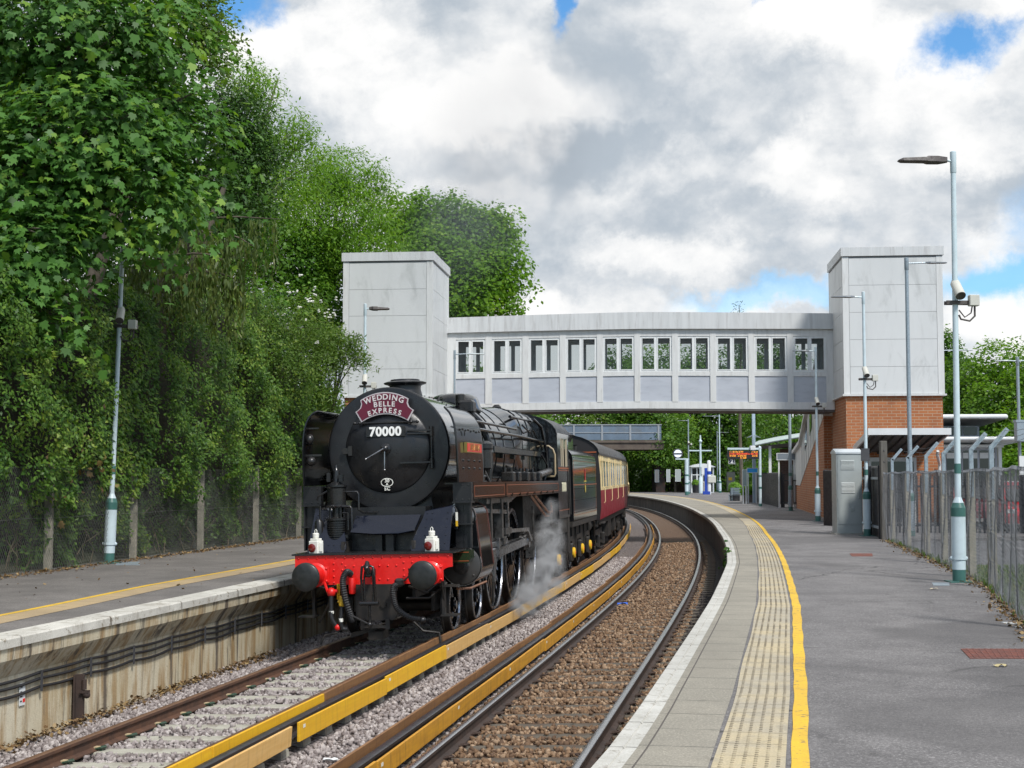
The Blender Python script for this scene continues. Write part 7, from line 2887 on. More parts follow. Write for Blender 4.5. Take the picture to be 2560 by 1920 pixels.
m = MB()
m.cur = 0
m.lathe([(.17, 0), (.17, bz_(1147))], (0, 0, 0), 'Z', 12)
m.box(bx__(1688), .2, -.1, .1, bz_(1149), bz_(1146))
m.cur = 1
m.lathe([(.18, 0), (.18, .35)], (0, 0, 0), 'Z', 12)
m.lathe([(.18, bz_(1211)), (.18, bz_(1207))], (0, 0, 0), 'Z', 12)
m.lathe([(.18, bz_(1190)), (.18, bz_(1186))], (0, 0, 0), 'Z', 12)
m.build('post', [M_lampw, M_lampg], bs, smooth=40)
m = MB()
m.lathe([(.47, .15), (.47, -.05), (.43, -.06)], (bx__(1694), 0, bz_(1134)), 'Y', 24)
m.box(bx__(1694) - .06, bx__(1694) + .06, -.02, .1, bz_(1147), bz_(1143))
m.build('housing', M_dkgrey, bs, smooth=40)
m = MB()
m.lathe([(1e-4, -.075), (.36, -.075)], (bx__(1694), 0, bz_(1134)), 'Y', 24, cap=False)
m.cur = 1
m.box(bx__(1694) - .35, bx__(1694) + .35, -.09, -.08, bz_(1134) - .09, bz_(1134) + .05)
m.build('banner_disc', [pbr('lit signal face', (0.72, 0.80, 0.92), .4, emit=.35), M_blackm], bs, smooth=0)

# ---- departure board
g_ = ground(1901, 1266)
db = thing('departure_board', 'hanging departure board with rows of orange text on a white goal post', 'departure board', tuple(g_))
Yb = g_.y


def dz(py):
    return at(1860, py, Yb).z - PZ


def dx(px):
    return AX(px, Yb) - g_.x


m = MB()
m.lathe([(.085, 0), (.085, dz(1122))], (0, 0, 0), 'Z', 14)
m.tube([(0, 0, dz(1122)), (0, 0, dz(1119)), (-.06, 0, dz(1118))], .10, 10)
m.box(dx(1818), 0, -.07, .07, dz(1124.5), dz(1119.5), bev=.01)
m.cur = 1
m.lathe([(.092, 0), (.092, .16)], (0, 0, 0), 'Z', 14)
m.lathe([(.09, dz(1222)), (.09, dz(1217))], (0, 0, 0), 'Z', 14)
m.lathe([(.09, dz(1192)), (.09, dz(1188))], (0, 0, 0), 'Z', 14)
m.build('post', [M_lampw, M_lampg], db, smooth=40)
m = MB()
m.box(dx(1818), dx(1896), -.16, .16, dz(1147.5), dz(1127), bev=.01)
m.build('display_case', M_blackm, db, smooth=0)
m = MB()
rr = random.Random(3)
for row, (c, spans) in enumerate(((0, ((.06, .50), (.76, .95))), (1, ((.06, .24), (.28, .55), (.56, .95))), (0, ((.06, .26), (.30, .58), (.78, .95))), (0, ((.40, .60),)))):
    W_ = dx(1896) - dx(1818)
    z = dz(1129.8) - row * (dz(1129.8) - dz(1144.5)) / 3.0
    for a, b in spans:
        x = dx(1818) + a * W_
        while x < dx(1818) + b * W_:
            m.cur = c if not (row == 1 and .28 < a < .3) else 1
            w_ = rr.choice((.018, .026, .03))
            for q in range(2):
                m.box(x, x + w_ * .85, -.167, -.162, z - .045 + q * .052, z - .045 + q * .052 + rr.choice((.02, .038)))
            x += w_ + rr.choice((.012, .012, .012, .04))
m.build('display_text', [pbr('amber pixels', (0.95, 0.36, 0.03), .5, emit=1.0), pbr('red pixels', (0.95, 0.10, 0.03), .5, emit=1.0)], db, smooth=0)
m = MB()
m.box(dx(1874), dx(1887), -.22, .1, dz(1125.5), dz(1114.5), bev=.02)
m.build('speaker_box', M_white, db, smooth=0)
m = MB()
m.box(dx(1820.5), dx(1836), -.08, -.05, dz(1160), dz(1147.5))
m.cur = 1
m.box(dx(1821.5), dx(1835), -.084, -.081, dz(1159), dz(1148))
m.cur = 0
put_text(m, '2', .33, (dx(1828.3), -.087, dz(1153.3)), depth=.006, bold=.014)
pn = m.build('platform_number_sign', [M_white, pbr('navy sign', (0.008, 0.014, 0.045), .4)], smooth=0)
pn.location = g_
tag(pn, 'small navy platform number sign reading 2 hung under the departure board', 'sign')

# ---- shelter
g_ = ground(1754, 1232)
Yb = g_.y
sh = thing('waiting_shelter', 'white framed waiting shelter with low curved roof further down the platform', 'shelter', (g_.x, Yb, PZ))


def sx(px):
    return AX(px, Yb) - g_.x


def sz(py):
    return at(1754, py, Yb).z - PZ


m = MB()
x0, x1 = sx(1728), sx(1782)
zr = sz(1168)
for k in range(5):
    x = x0 + (x1 - x0) * k / 4
    m.box(x - .07, x + .07, -.07, .07, 0, zr)
for z in (0.05, sz(1205), sz(1187), zr - .06):
    m.box(x0, x1, -.062, .062, z - .05, z + .05)
m.box(x0 - .05, x0 + .05, 0, 2.4, 0, zr)
m.box(x1 - .05, x1 + .05, 0, 2.4, 0, zr)
m.build('frame', M_white, sh, smooth=0)
m = MB()
rows = []
for y in (-.6, 2.6):
    rows.append([(sx(1724) + (sx(1786) - sx(1724)) * k / 10, y, zr + .05 + .34 * math.sin(PI * k / 10)) for k in range(11)])
m.grid(rows)
m.prism([(a, -.6, b) for (a, _, b) in rows[0]] + [(sx(1786), -.6, zr), (sx(1724), -.6, zr)], (0, .06, 0))
m.build('roof', M_white, sh, smooth=40)
m = MB()
m.box(x0, x1, -.02, .0, .1, zr - .06)
m.build('pane', M_dkpane, sh, smooth=0)
m = MB()
m.box(sx(1758), sx(1768), -.09, -.07, .1, sz(1203))
m.build('panel', pbr('pale panel', (0.45, 0.42, 0.38), .6), sh, smooth=0)

# ---- help point
g_ = ground(1770, 1236)
Yb = g_.y
hp = thing('help_point', 'white help point post with blue bands beside the shelter', 'help point', tuple(g_))
m = MB()
zt = at(0, 1151, Yb).z - PZ
m.lathe([(.19, 0), (.19, zt - .1), (.12, zt), (1e-4, zt + .02)], (.12, 0, 0), 'Z', 14)
m.build('post', M_white, hp, smooth=40)
m = MB()
m.box(-.32, -.05, -.1, .1, 0, at(0, 1170, Yb).z - PZ)
m.box(-.5, .2, -.2, .2, 0, .3)
m.lathe([(.22, at(0, 1186, Yb).z - PZ), (.22, at(0, 1178, Yb).z - PZ)], (.12, 0, 0), 'Z', 14)
m.build('blue_panel', pbr('help point blue', (0.02, 0.06, 0.36), .4), hp, smooth=0)
m = MB()
m.box(-.05, .75, -.3, -.12, at(0, 1208, Yb).z - PZ, at(0, 1189, Yb).z - PZ, bev=.08)
m.build('speaker_unit', M_cctv, hp, smooth=0)

# ---- small grey cabinet, signs, planters, bench
def placed(nm, lab, cat, px0, px1, py0, py1, build, group=None, z=PZ):
    """thing whose foot shows at py1 and spans px0..px1; build(o, w, h)"""
    g = ground((px0 + px1) / 2, py1, z)
    o = thing(nm, lab, cat, tuple(g), 0, group)
    build(o, AX(px1, g.y) - AX(px0, g.y), at(0, py0, g.y).z - z)
    return o


def b_cab(o, w_, h_):
    m = MB()
    m.box(-w_ / 2, w_ / 2, 0, .6, .05, h_, bev=.02)
    m.box(-w_ / 2 - .03, w_ / 2 + .03, -.03, .63, h_, h_ + .06)
    m.box(-.015, .0, -.006, .0, .2, h_ - .15)
    m.build('body', pbr('stone grey cabinet', (0.24, 0.235, 0.205), .5, var=.1), o, smooth=0)
    m = MB()
    m.box(-w_ * .32, w_ * .12, -.012, -.007, h_ * .58, h_ * .74)
    m.build('warning_label', M_ylw, o, smooth=0)


placed('utility_cabinet', 'stone grey cabinet with yellow warning label behind the planters', 'cabinet', 1818, 1838, 1181, 1229, b_cab)


def b_tub(o, w_, h_):
    m = MB()
    r_ = w_ / 2
    prof = [(r_ * .9, 0)]
    for k in range(8):
        prof += [(r_ * (.92 + .01 * k), h_ * (k + .15) / 8), (r_ * (.92 + .01 * k), h_ * (k + .85) / 8), (r_ * .90, h_ * (k + 1) / 8)]
    m.lathe(prof, (0, 0, 0), 'Z', 20)
    m.build('tub', M_blackm, o, smooth=30)
    rng = np.random.default_rng(int(w_ * 1000))
    n = 900
    d = rng.normal(size=(n, 3))
    d /= np.linalg.norm(d, axis=1, keepdims=True)
    P = d * np.array([r_ * 1.15, r_ * 1.1, r_ * .95]) * rng.uniform(.5, 1.05, (n, 1)) + np.array([0, 0, h_ + r_ * .45])
    leaf_mesh('leaves', P, d + np.array([0, -.2, .5]), .16, 'tuft', L_brt, o, rng.random(n), rng, .3)


placed('planter_tub', 'black ribbed tub with bright green plants beside the bench', 'planter', 1824, 1851, 1224, 1252, b_tub, 'black planter tubs')
placed('planter_tub', 'black ribbed tub with bright green plants in front of the shelter', 'planter', 1731, 1749, 1211, 1232, b_tub, 'black planter tubs')


def b_trough(o, w_, h_):
    m = MB()
    for k in range(4):
        m.box(-w_ / 2, w_ / 2, -.45, .45, h_ * k / 4 + .01, h_ * (k + 1) / 4 - .01)
    m.box(-w_ / 2 + .05, w_ / 2 - .05, -.4, .4, 0, h_ - .05)
    m.build('trough', pbr('weathered wood', (0.22, 0.18, 0.15), .8, var=.3), o, smooth=0)
    rng = np.random.default_rng(9)
    n = 1500
    P = np.stack([rng.uniform(-.5, .5, n) * w_ * 1.05, rng.uniform(-.4, .4, n), h_ + np.abs(rng.normal(0, .22, n))], 1)
    leaf_mesh('leaves', P, rng.normal(size=(n, 3)) + np.array([0, -.4, .3]), .26, 'spray', L_brt, o, rng.random(n), rng, -.2)


placed('planter_box', 'wooden planter box with feathery grass beside the bench', 'planter', 1858, 1883, 1237, 1256, b_trough)


def b_bench(o, w_, h_):
    o.rotation_euler = (0, 0, R(-35))
    m = MB()
    for k in range(4):
        m.box(-.75, .75, -.25 + k * .12, -.16 + k * .12, .43, .46)
    m.build('seat', M_galv, o, smooth=0)
    m = MB()
    for k in range(4):
        m.box(-.75, .75, .24 + k * .02, .265 + k * .02, .52 + k * .11, .60 + k * .11)
    m.build('backrest', M_galv, o, smooth=0)
    for x in (-.6, .6):
        m = MB()
        m.box(x - .03, x + .03, -.24, -.18, 0, .43)
        m.box(x - .03, x + .03, .18, .24, 0, .95)
        m.box(x - .025, x + .025, -.18, .18, .39, .43)
        m.build('leg', M_galv, o, smooth=0)


placed('platform_bench', 'grey slatted bench between the tub and the planter box', 'bench', 1838, 1854, 1222, 1253, b_bench, 'platform benches')
placed('platform_bench', 'dim metal bench by the brown boundary fence', 'bench', 1669, 1684, 1208, 1228, b_bench, 'platform benches')
g_ = ground(1860, 1250)


def hang(nm, lab, cat, px0, px1, py0, py1, Y, mats, frame=.03, posts=True, zfoot=PZ):
    o = thing(nm, lab, cat, (AX((px0 + px1) / 2, Y), Y, 0))
    w_ = AX(px1, Y) - AX(px0, Y)
    z0, z1 = at(0, py1, Y).z, at(0, py0, Y).z
    m = MB()
    m.box(-w_ / 2, w_ / 2, -.03, .03, z0, z1)
    m.build('panel', mats[0], o, smooth=0)
    m = MB()
    for a, b, c, d in ((-w_ / 2 - frame, w_ / 2 + frame, z1, z1 + frame), (-w_ / 2 - frame, w_ / 2 + frame, z0 - frame, z0), (-w_ / 2 - frame, -w_ / 2, z0, z1), (w_ / 2, w_ / 2 + frame, z0, z1)):
        m.box(a, b, -.045, .045, c, d)
    m.build('frame', mats[1], o, smooth=0)
    if posts:
        m = MB()
        for x in (-w_ / 2 * .8, w_ / 2 * .8):
            m.box(x - .035, x + .035, .046, .12, zfoot, z1)
        m.split('post', mats[1], o)
    return o


hang('poster_frame', 'narrow pale framed notice in front of the black palisade', 'notice', 1856, 1865, 1175, 1214, 90, (pbr('notice glass', (0.30, 0.36, 0.33), .25), M_white))
hang('station_sign', 'bright blue sign beside the blue grey mast', 'sign', 1867, 1892, 1171, 1181, 92, (pbr('sky blue sign', (0.03, 0.33, 0.75), .4), M_white), posts=True)
hang('direction_sign', 'grey overhead direction sign with white border by the dark green footed post', 'sign', 1942, 1990, 1134, 1149, 78, (pbr('grey sign face', (0.17, 0.20, 0.23), .4), M_white))
hang('poster_frame', 'pale poster frame on the brown boundary fence beyond the banner signal', 'notice', 1688, 1700, 1174, 1203, 149, (pbr('poster paper', (0.33, 0.36, 0.35), .4), M_white), posts=False)
hang('poster_frame', 'thin pale poster frame near the middle of the brown boundary fence', 'notice', 1666, 1674, 1174, 1204, 149.5, (pbr('poster paper', (0.33, 0.36, 0.35), .4), M_white), posts=False)
hang('poster_frame', 'dim poster frame at the left end of the brown boundary fence', 'notice', 1637, 1646, 1175, 1205, 150, (pbr('dim poster', (0.14, 0.14, 0.14), .4), M_galv), posts=False)

# brown boundary fence, far end
a_, b_ = ground(1600, 1228), ground(1718, 1231)
bf = thing('boundary_fence', 'brown close boarded fence along the back of the far platform end', 'fence')
d_ = (b_ - a_)
a_ = a_ - d_ * .12
m = MB()
n = 60
M_bf = pbr('brown fence boards', (0.11, 0.082, 0.068), .85, color2=(0.075, 0.06, 0.05), vscale=2)
u_ = d_.normalized()
v_ = Vector((-u_.y, u_.x, 0))
Lf = d_.length * 1.15
m.obox(a_ + u_ * Lf / 2 + Vector((0, 0, 1.2)) + v_ * 1.0, u_, v_, Vector((0, 0, 1)), Lf / 2, .04, 1.2)
m.build('boards', M_bf, bf, smooth=0)
m = MB()
for k in range(9):
    q = a_ + u_ * (Lf * k / 8) + v_ * .94
    m.box(q.x - .07, q.x + .07, q.y - .05, q.y + .05, PZ, PZ + 2.5)
m.split('post', M_bf, bf)


def palisade(nm, lab, p0, p1, h_, gap, wd, mats, rails=True, posts=3, group=None, kind='fence'):
    o = thing(nm, lab, kind, tuple(p0), 0, group)
    d = p1 - p0
    L_p = d.length
    u = d.normalized()
    n_ = Vector((-u.y, u.x, 0))
    m = MB()
    k = 0
    s = 0.0
    up = Vector((0, 0, 1))
    while s < L_p:
        c = u * (s + wd / 2)
        b = c - u * wd / 2
        e = c + u * wd / 2
        m.prism([b, e, e + up * (h_ - .06), c + up * h_, b + up * (h_ - .06)], n_ * .012)
        s += wd + gap
    m.build('pales', mats[0], o, smooth=0)
    m = MB()
    for z in (.28, h_ - .35):
        m.obox(u * L_p / 2 + up * z + n_ * .045, u, n_, up, L_p / 2, .025, .035)
    m.build('rail', mats[1], o, smooth=0)
    m = MB()
    for k in range(posts):
        m.obox(u * (L_p * k / max(1, posts - 1)) + up * (h_ / 2) + n_ * .10, u, n_, up, .05, .05, h_ / 2)
    m.split('post', mats[0], o)
    return o


q0, q1 = ground(1888, 1253), ground(1950, 1269)
palisade('palisade_fence', 'solid looking black palisade fence right of the departure board post', q0, q1, 1.95, .02, .075, (M_blackm, M_dkgrey), posts=6)
q2 = Vector((AX(1996, q1.y - 2), q1.y - 2, PZ))
palisade('railing_gate', 'see through black railing gate beside the stairs', q1 + Vector((.1, 0, 0)), q2, 1.85, .10, .025, (M_blackm, M_blackm), posts=2, kind='gate')
palisade('palisade_gate', 'black boarded gate joining the chain link fence to the grey cabinet', Vector((10.14, 38.9, PZ)), Vector((10.75, 43.6, PZ)), 2.0, .006, .075, (M_blackm, M_galv), posts=3, kind='gate')
palisade('palisade_fence', 'black palisade between the cabinet and the brick tower', Vector((AX(2056, 50), 50, PZ)), Vector((AX(2090, 49), 49, PZ)), 1.95, .006, .075, (M_blackm, M_dkgrey), posts=2)
palisade('palisade_fence', 'row of black spiked pales in front of the tower door behind the chain link', Vector((11.0, 43.6, .83)), Vector((17.5, 42.4, .83)), 1.8, .07, .06, (M_blackm, M_blackm), posts=4)

# ---- equipment cabinet
Yc = 42.0
ec = thing('equipment_cabinet', 'tall pale grey metal equipment cabinet on a concrete plinth with two louvred vents', 'cabinet', (AX(2089, Yc), Yc, PZ))
M_cab = pbr('grey cabinet paint', (0.36, 0.39, 0.38), 0.35, color2=(0.33, 0.36, 0.355), vscale=1.5, dirt=(0.26, 0.27, 0.26), dscale=2, demax=.3)
cw = AX(2153, Yc) - AX(2089, Yc)


def ez(py):
    return at(0, py, Yc).z - PZ


hc = ez(1130)
m = MB()
m.box(0, cw, 0, .62, .03, hc, bev=.008)
m.build('body', M_cab, ec, smooth=0)
m = MB()
m.prism([(-.02, -.03, hc), (-.02, .31, hc + .10), (-.02, .65, hc), (-.02, .65, hc - .04), (-.02, -.03, hc - .05)], (cw + .04, 0, 0))
m.build('roof', pbr('cabinet roof', (0.50, 0.54, 0.56), .4), ec, smooth=0)
m = MB()
m.box(.04, cw - .03, -.014, -.001, .30, hc - .09)
for z in (.45, 1.0, 1.75):
    m.box(.035, .055, -.022, -.012, z, z + .09)
m.box(cw - .12, cw - .09, -.05, -.013, 1.05, 1.25, bev=.006)
m.box(cw * .55, cw * .67, -.04, -.014, .68, .80, bev=.008)
m.build('door', M_cab, ec, smooth=0)
for z0, z1 in ((ez(1174), ez(1150)), (ez(1232), ez(1206))):
    m = MB()
    for k in range(8):
        z = z0 + (z1 - z0) * k / 8
        m.prism([(.14, -.015, z), (.14, -.034, z + .006), (.14, -.015, z + (z1 - z0) / 9)], (cw * .52, 0, 0))
    m.build('vent', M_cab, ec, smooth=0)
m = MB()
m.box(-.07, cw + .05, -.10, .70, -.02, .03)
m.build('plinth', pbr('pale concrete', (0.42, 0.40, 0.35), .9, var=.2), ec, smooth=0)


# ---- chain link fences
def wires(path, H_, pitch, wr, name, parent, mat, wav=.03, seed=1, seg=4):
    """diamond mesh: two families of slanting wires along a polyline of (x, y, z)"""
    rng = np.random.default_rng(seed)
    P = np.array(path, float)
    d = np.linalg.norm(np.diff(P, axis=0), axis=1)
    S = np.concatenate([[0], np.cumsum(d)])
    Lw = S[-1]
    n = int(Lw / pitch)
    base = np.arange(n) * pitch
    V, F = [], []

    def pt(s, h):
        s = np.clip(s, 0, Lw)
        x, y, z = (np.interp(s, S, P[:, i]) for i in range(3))
        ph = wav * (np.sin(s * 1.7 + 1.1) * np.sin(h * 1.9 + s * .3) + .5 * np.sin(s * 5.3 + h * 2.1))
        return np.stack([x + ph, y + ph * .3, z + h + .012 * np.sin(s * 2.3)], -1)
    cnt = 0
    vs = []
    for sg in (1, -1):
        hs = np.linspace(0, H_, seg + 1)
        pts = [pt(base + sg * (h - H_ / 2) * .62, np.full(n, h)) for h in hs]
        pts = np.stack(pts, 1)                       # n, seg+1, 3
        tri = np.array([[wr, 0, 0], [-wr * .6, -wr * .8, 0], [-wr * .6, wr * .8, 0]])
        vs.append((pts[:, :, None, :] + tri[None, None]).reshape(-1, 3))
    V = np.concatenate(vs)
    k = seg + 1
    i0 = (np.arange(2 * n) * k * 3)[:, None, None, None] + (np.arange(seg) * 3)[None, :, None, None]
    a = np.arange(3)
    b = (a + 1) % 3
    q = np.stack([a, b, b + 3, a + 3], -1)[None, None]
    loops = (i0 + q).reshape(-1)
    return np_mesh(name, V, 4, loops, mat, parent)


M_wire = pbr('galvanised wire', (0.155, 0.165, 0.18), 0.5, metal=.3, var=.4, vscale=6)
M_wired = pbr('dull wire', (0.15, 0.16, 0.145), 0.55, metal=.3, var=.3, vscale=9)
M_cpost = pbr('concrete post', (0.34, 0.31, 0.25), 0.9, color2=(0.24, 0.225, 0.18), vscale=5, bump=.004)
lf = thing('mesh_fence', 'chain link fence on concrete posts in front of the ivy on the far platform', 'fence')
pth = [tuple(on(y, -10.24, PZ)) for y in ys(17, 47, 1.0)]
wires(pth, 1.86, .066, .0024, 'wire_mesh', lf, M_wired, seed=2)
for px in (-80, 128, 339, 506, 643, 750, 838):
    y = line_at(px, lambda Y: on(Y, -10.3), 16, 60)
    q = on(y, -10.31, PZ)
    m = MB()
    m.prism([(q.x - .065, q.y - .06, PZ), (q.x + .065, q.y - .06, PZ), (q.x + .065, q.y + .06, PZ), (q.x - .065, q.y + .06, PZ)], (0, 0, 1.94))
    m.build('post', M_cpost, lf, smooth=0)
m = MB()
for h_ in (.05, .95, 1.84):
    m.tube([on(y, -10.225, PZ + h_ + .01 * math.sin(y * 2)) for y in ys(17, 47, 1.0)], .003, 4)
m.build('line_wire', M_wired, lf)

rf = thing('chain_link_fence', 'tall galvanised chain link fence with cranked posts beside the car park', 'fence')
pth = [(fence_x(y), y, PZ) for y in ys(9, 38.7, .8)]
wires(pth, 1.78, .066, .0018, 'wire_mesh', rf, M_wire, seed=3, wav=.035)
m = MB()
for y in [9 + .027 * k for k in range(1100)]:
    if y < 38.6:
        x = fence_x(y) + .035 * (math.sin(y * 1.75 + 1.1) * .8)
        t_ = (-1) ** int(y / .027)
        m.bar((x, y, PZ + 1.765 + .012 * math.sin(y * 2.3)), (x + .004, y + .02 * t_, PZ + 1.81 + .012 * math.sin(y * 2.3)), .005, .005)
m.build('wire_ends', M_wire, rf, smooth=0)
FP = [2226, 2264, 2310, 2353, 2421, 2471, 2575]
tips = []
for px in FP:
    y = line_at(px, lambda Y: Vector((fence_x(Y) + .08, Y, 0)), 10, 38.7)
    x = fence_x(y) + .10
    m = MB()
    m.prism([(x - .055, y - .055, PZ - .05), (x + .055, y - .055, PZ - .05), (x + .055, y + .055, PZ - .05), (x - .055, y + .055, PZ - .05)], (0, 0, 1.82))
    ps = m.build('post', M_cpost, rf, smooth=0)
    m = MB()
    m.box(x - .03, x + .035, y - .066, y - .058, PZ + 1.35, PZ + 2.16)
    m.box(x - .035, x - .029, y - .066, y - .02, PZ + 1.35, PZ + 2.16)
    m.bar((x, y - .062, PZ + 2.13), (x + .26, y - .062, PZ + 2.42), .008, .065, up=(-.7, 0, .7))
    m.bar((x - .02, y - .04, PZ + 2.15), (x + .24, y - .04, PZ + 2.44), .045, .008, up=(-.7, 0, .7))
    m.build('cranked_arm', M_galv, ps, smooth=0)
    tips.append((x, y))
m = MB()
tips = sorted(tips, key=lambda t_: t_[1])
for k in range(3):
    pts = []
    for (xa, ya), (xb, yb) in zip(tips, tips[1:]):
        for f in (0, .25, .5, .75):
            sag = .08 * (4 * f * (1 - f))
            pts.append((xa + (xb - xa) * f + .09 + k * .07, ya + (yb - ya) * f, PZ + 2.22 + k * .09 - sag))
    m.tube(pts, .0035, 4)
m.build('barbed_wire', M_wire, rf)
tp = thing('timber_post', 'dark timber end post where the chain link meets the black gate', 'post', (fence_x(38.7) + .02, 38.75, PZ))
m = MB()
m.box(-.09, .09, -.09, .09, -.02, ez(1095) * 38.75 / 42 + .05, bev=.01)
m.build('shaft', pbr('old timber', (0.13, 0.12, 0.105), .85, var=.4, vscale=4, stretch=(3, 3, .4)), tp, smooth=0)
m = MB()
for z in (1.3, 1.7, 2.1, 2.4):
    m.sphere((0, -.09, z), .022, 6, 4)
m.build('bolt', M_dkgrey, tp, smooth=0)

# ---- wall cables, post and plate on the far platform wall
WO = -0.15
for k, (z_, lab) in enumerate(((.40, 'uppermost of the black cables sagging along the stained platform wall'), (.335, 'middle black cable sagging along the stained platform wall'), (.255, 'lowest black cable sagging along the stained platform wall'))):
    m = MB()
    pts = []
    for y in ys(9, 40, .2):
        f = (y / 1.15) % 1.0
        pts.append(on(y, lerp(E1, y) + WO, z_ - (.014 + .006 * k + .008 * math.sin(int(y / 1.15) * 2.7)) * 4 * f * (1 - f) + .010 * math.sin(y * .5 + k)))
    m.tube(pts, .017, 6)
    o = m.build('wall_cable', M_cable)
    tag(o, lab, 'cable', 'cables on the platform wall')
y = 9.2
first = None
while y < 36:
    m = None
    if first is None:
        mm = MB()
        mm.box(-.006, .012, -.018, .018, -.02, .21)
        first = mm.build('cable_clip', M_dkgrey, smooth=0)
        o = first
    else:
        o = first.copy()
        COL.objects.link(o)
    yy = round(y / 1.15) * 1.15
    o.location = on(yy, lerp(E1, yy) + WO + .02, .22)
    tag(o, 'small dark strap holding the black cables to the platform wall', 'cable clip', 'cable clips on the platform wall')
    y += 1.15
y = line_at(212, lambda Y: on(Y, lerp(E1, Y) - .10), 10, 40)
q = on(y, lerp(E1, y) - .10, 0)
m = MB()
m.box(-.05, .05, -.03, .03, -.3, .27)
m.box(-.05, -.035, -.09, -.03, -.3, .27)
rp_ = thing('steel_post', 'rusty steel post with a bracket against the stained platform wall', 'post', tuple(q))
m.build('shaft', M_dkrust, rp_, smooth=0)
m = MB()
for k in range(4):
    m.lathe([(.03, 0), (.03, .03)], (.06, -.03, .10 + k * .028), 'Z', 8)
m.box(.02, .12, -.07, .0, .06, .09)
m.sphere((.09, -.03, .04), .045, 8, 6)
m.build('bracket', M_dkrust, rp_, smooth=40)
y = line_at(68, lambda Y: on(Y, lerp(E1, Y) - .17), 10, 40)
q = on(y, lerp(E1, y) - .165, 0)
wp_ = thing('wall_plate', 'small white marker plate with a red square on the stained platform wall', 'sign', tuple(q))
wp_.rotation_euler = (0, 0, -math.atan(c2s(y)) + PI / 2)
zc_ = at(68, 1772, y).z
m = MB()
m.box(-.06, .06, -.006, .0, zc_ - .12, zc_ + .12)
m.build('plate', M_white, wp_, smooth=0)
m = MB()
m.box(.01, .055, -.009, -.0065, zc_ - .09, zc_ - .05)
m.cur = 1
for k in range(4):
    m.box(-.045, -.01 + .01 * (k % 2), -.009, -.0065, zc_ - .08 + .05 * k, zc_ - .065 + .05 * k)
m.build('markings', [M_red, M_dkgrey], wp_, smooth=0)

# ---- covers, litter and small things on the ground
def cover(nm, lab, px0, px1, py0, py1, mat, rib=None):
    a, b, c, d = ground(px0, py1), ground(px1, py1), ground(px1 - (px1 - px0) * .03, py0), ground(px0 - (px1 - px0) * .12, py0)
    m = MB()
    up = Vector((0, 0, .006))
    m.prism([a, b, c, d], up)
    if rib:
        for k in range(1, rib):
            f = k / rib
            p_, q_ = a.lerp(d, f) + up, b.lerp(c, f) + up
            m.bar(p_, q_, .012, .006)
        for k in range(1, rib * 2):
            f = k / rib / 2
            p_, q_ = a.lerp(b, f) + up, d.lerp(c, f) + up
            m.bar(p_, q_, .010, .007)
    o = m.build(nm, mat, smooth=0)
    return tag(o, lab, 'drain cover')


M_cover = pbr('rusty red grating', (0.20, 0.065, 0.045), .75, color2=(0.12, 0.05, 0.04), vscale=8)
cover('drain_cover', 'rust red grating in the platform tarmac at the right margin', 2425, 2620, 1623, 1647, M_cover, 7)
cover('drain_cover', 'small reddish cover in the tarmac in front of the grey cabinet', 2130, 2182, 1384, 1391, M_cover, 4)
cover('access_plate', 'bright metal plate beside the foot of the nearest lamp post', 2334, 2374, 1457, 1464, M_galv)
cover('access_plate', 'dull metal plate beside the lamp post of the far platform', 290, 350, 1405, 1413, M_galv)
for k, (a, b, c, d) in enumerate(((2515, 2610, 1556, 1560), (2545, 2620, 1567, 1571))):
    o = cover('painted_mark', ('upper' if k == 0 else 'lower') + ' short white painted line on the tarmac at the right margin', a, b, c, d, M_white)
    o['category'] = 'marking'
M_blue = pbr('blue plastic', (0.03, 0.12, 0.55), .35)


def litter(px, py, z, lab, mat, s, seed):
    g = ground(px, py, z)
    rng = random.Random(seed)
    m = MB()
    rows = []
    for i in range(5):
        rows.append([(s * (i / 4 - .5) * 2.2, s * (j / 4 - .5) * 1.4, s * rng.uniform(.0, .5) + .005) for j in range(5)])
    m.grid(rows)
    o = m.build('litter', mat, smooth=60)
    o.location = g
    return tag(o, lab, 'litter')


litter(1556, 1512, -.14, 'scrap of blue plastic lying on the brown ballast beside the silver rail', M_blue, .10, 1)
litter(1755, 1326, -.2, 'blue bag lying at the foot of the sooty platform wall', M_blue, .28, 2)
litter(2500, 1667, PZ, 'pale dead leaf lying on the tarmac below the rust red grating', pbr('dead leaf', (0.5, 0.42, 0.22), .7), .05, 3)
litter(2334, 1474, PZ, 'pale scrap of paper on the tarmac near the nearest lamp post', pbr('scrap paper', (0.55, 0.47, 0.33), .7), .05, 4)
litter(826, 1904, -.13, 'white scrap lying on the grey ballast between the tracks', M_white, .06, 5)
rng = np.random.default_rng(77)


def scatter(name, pts, size, mat, kindseed):
    n = len(pts)
    P = np.array(pts)
    N_ = rng.normal(size=(n, 3)) * .45 + np.array([0, 0, 1])
    o = leaf_mesh(name, P, N_, size, 'tuft', mat, None, rng.random(n), rng, 0)
    o['kind'] = 'stuff'
    return o


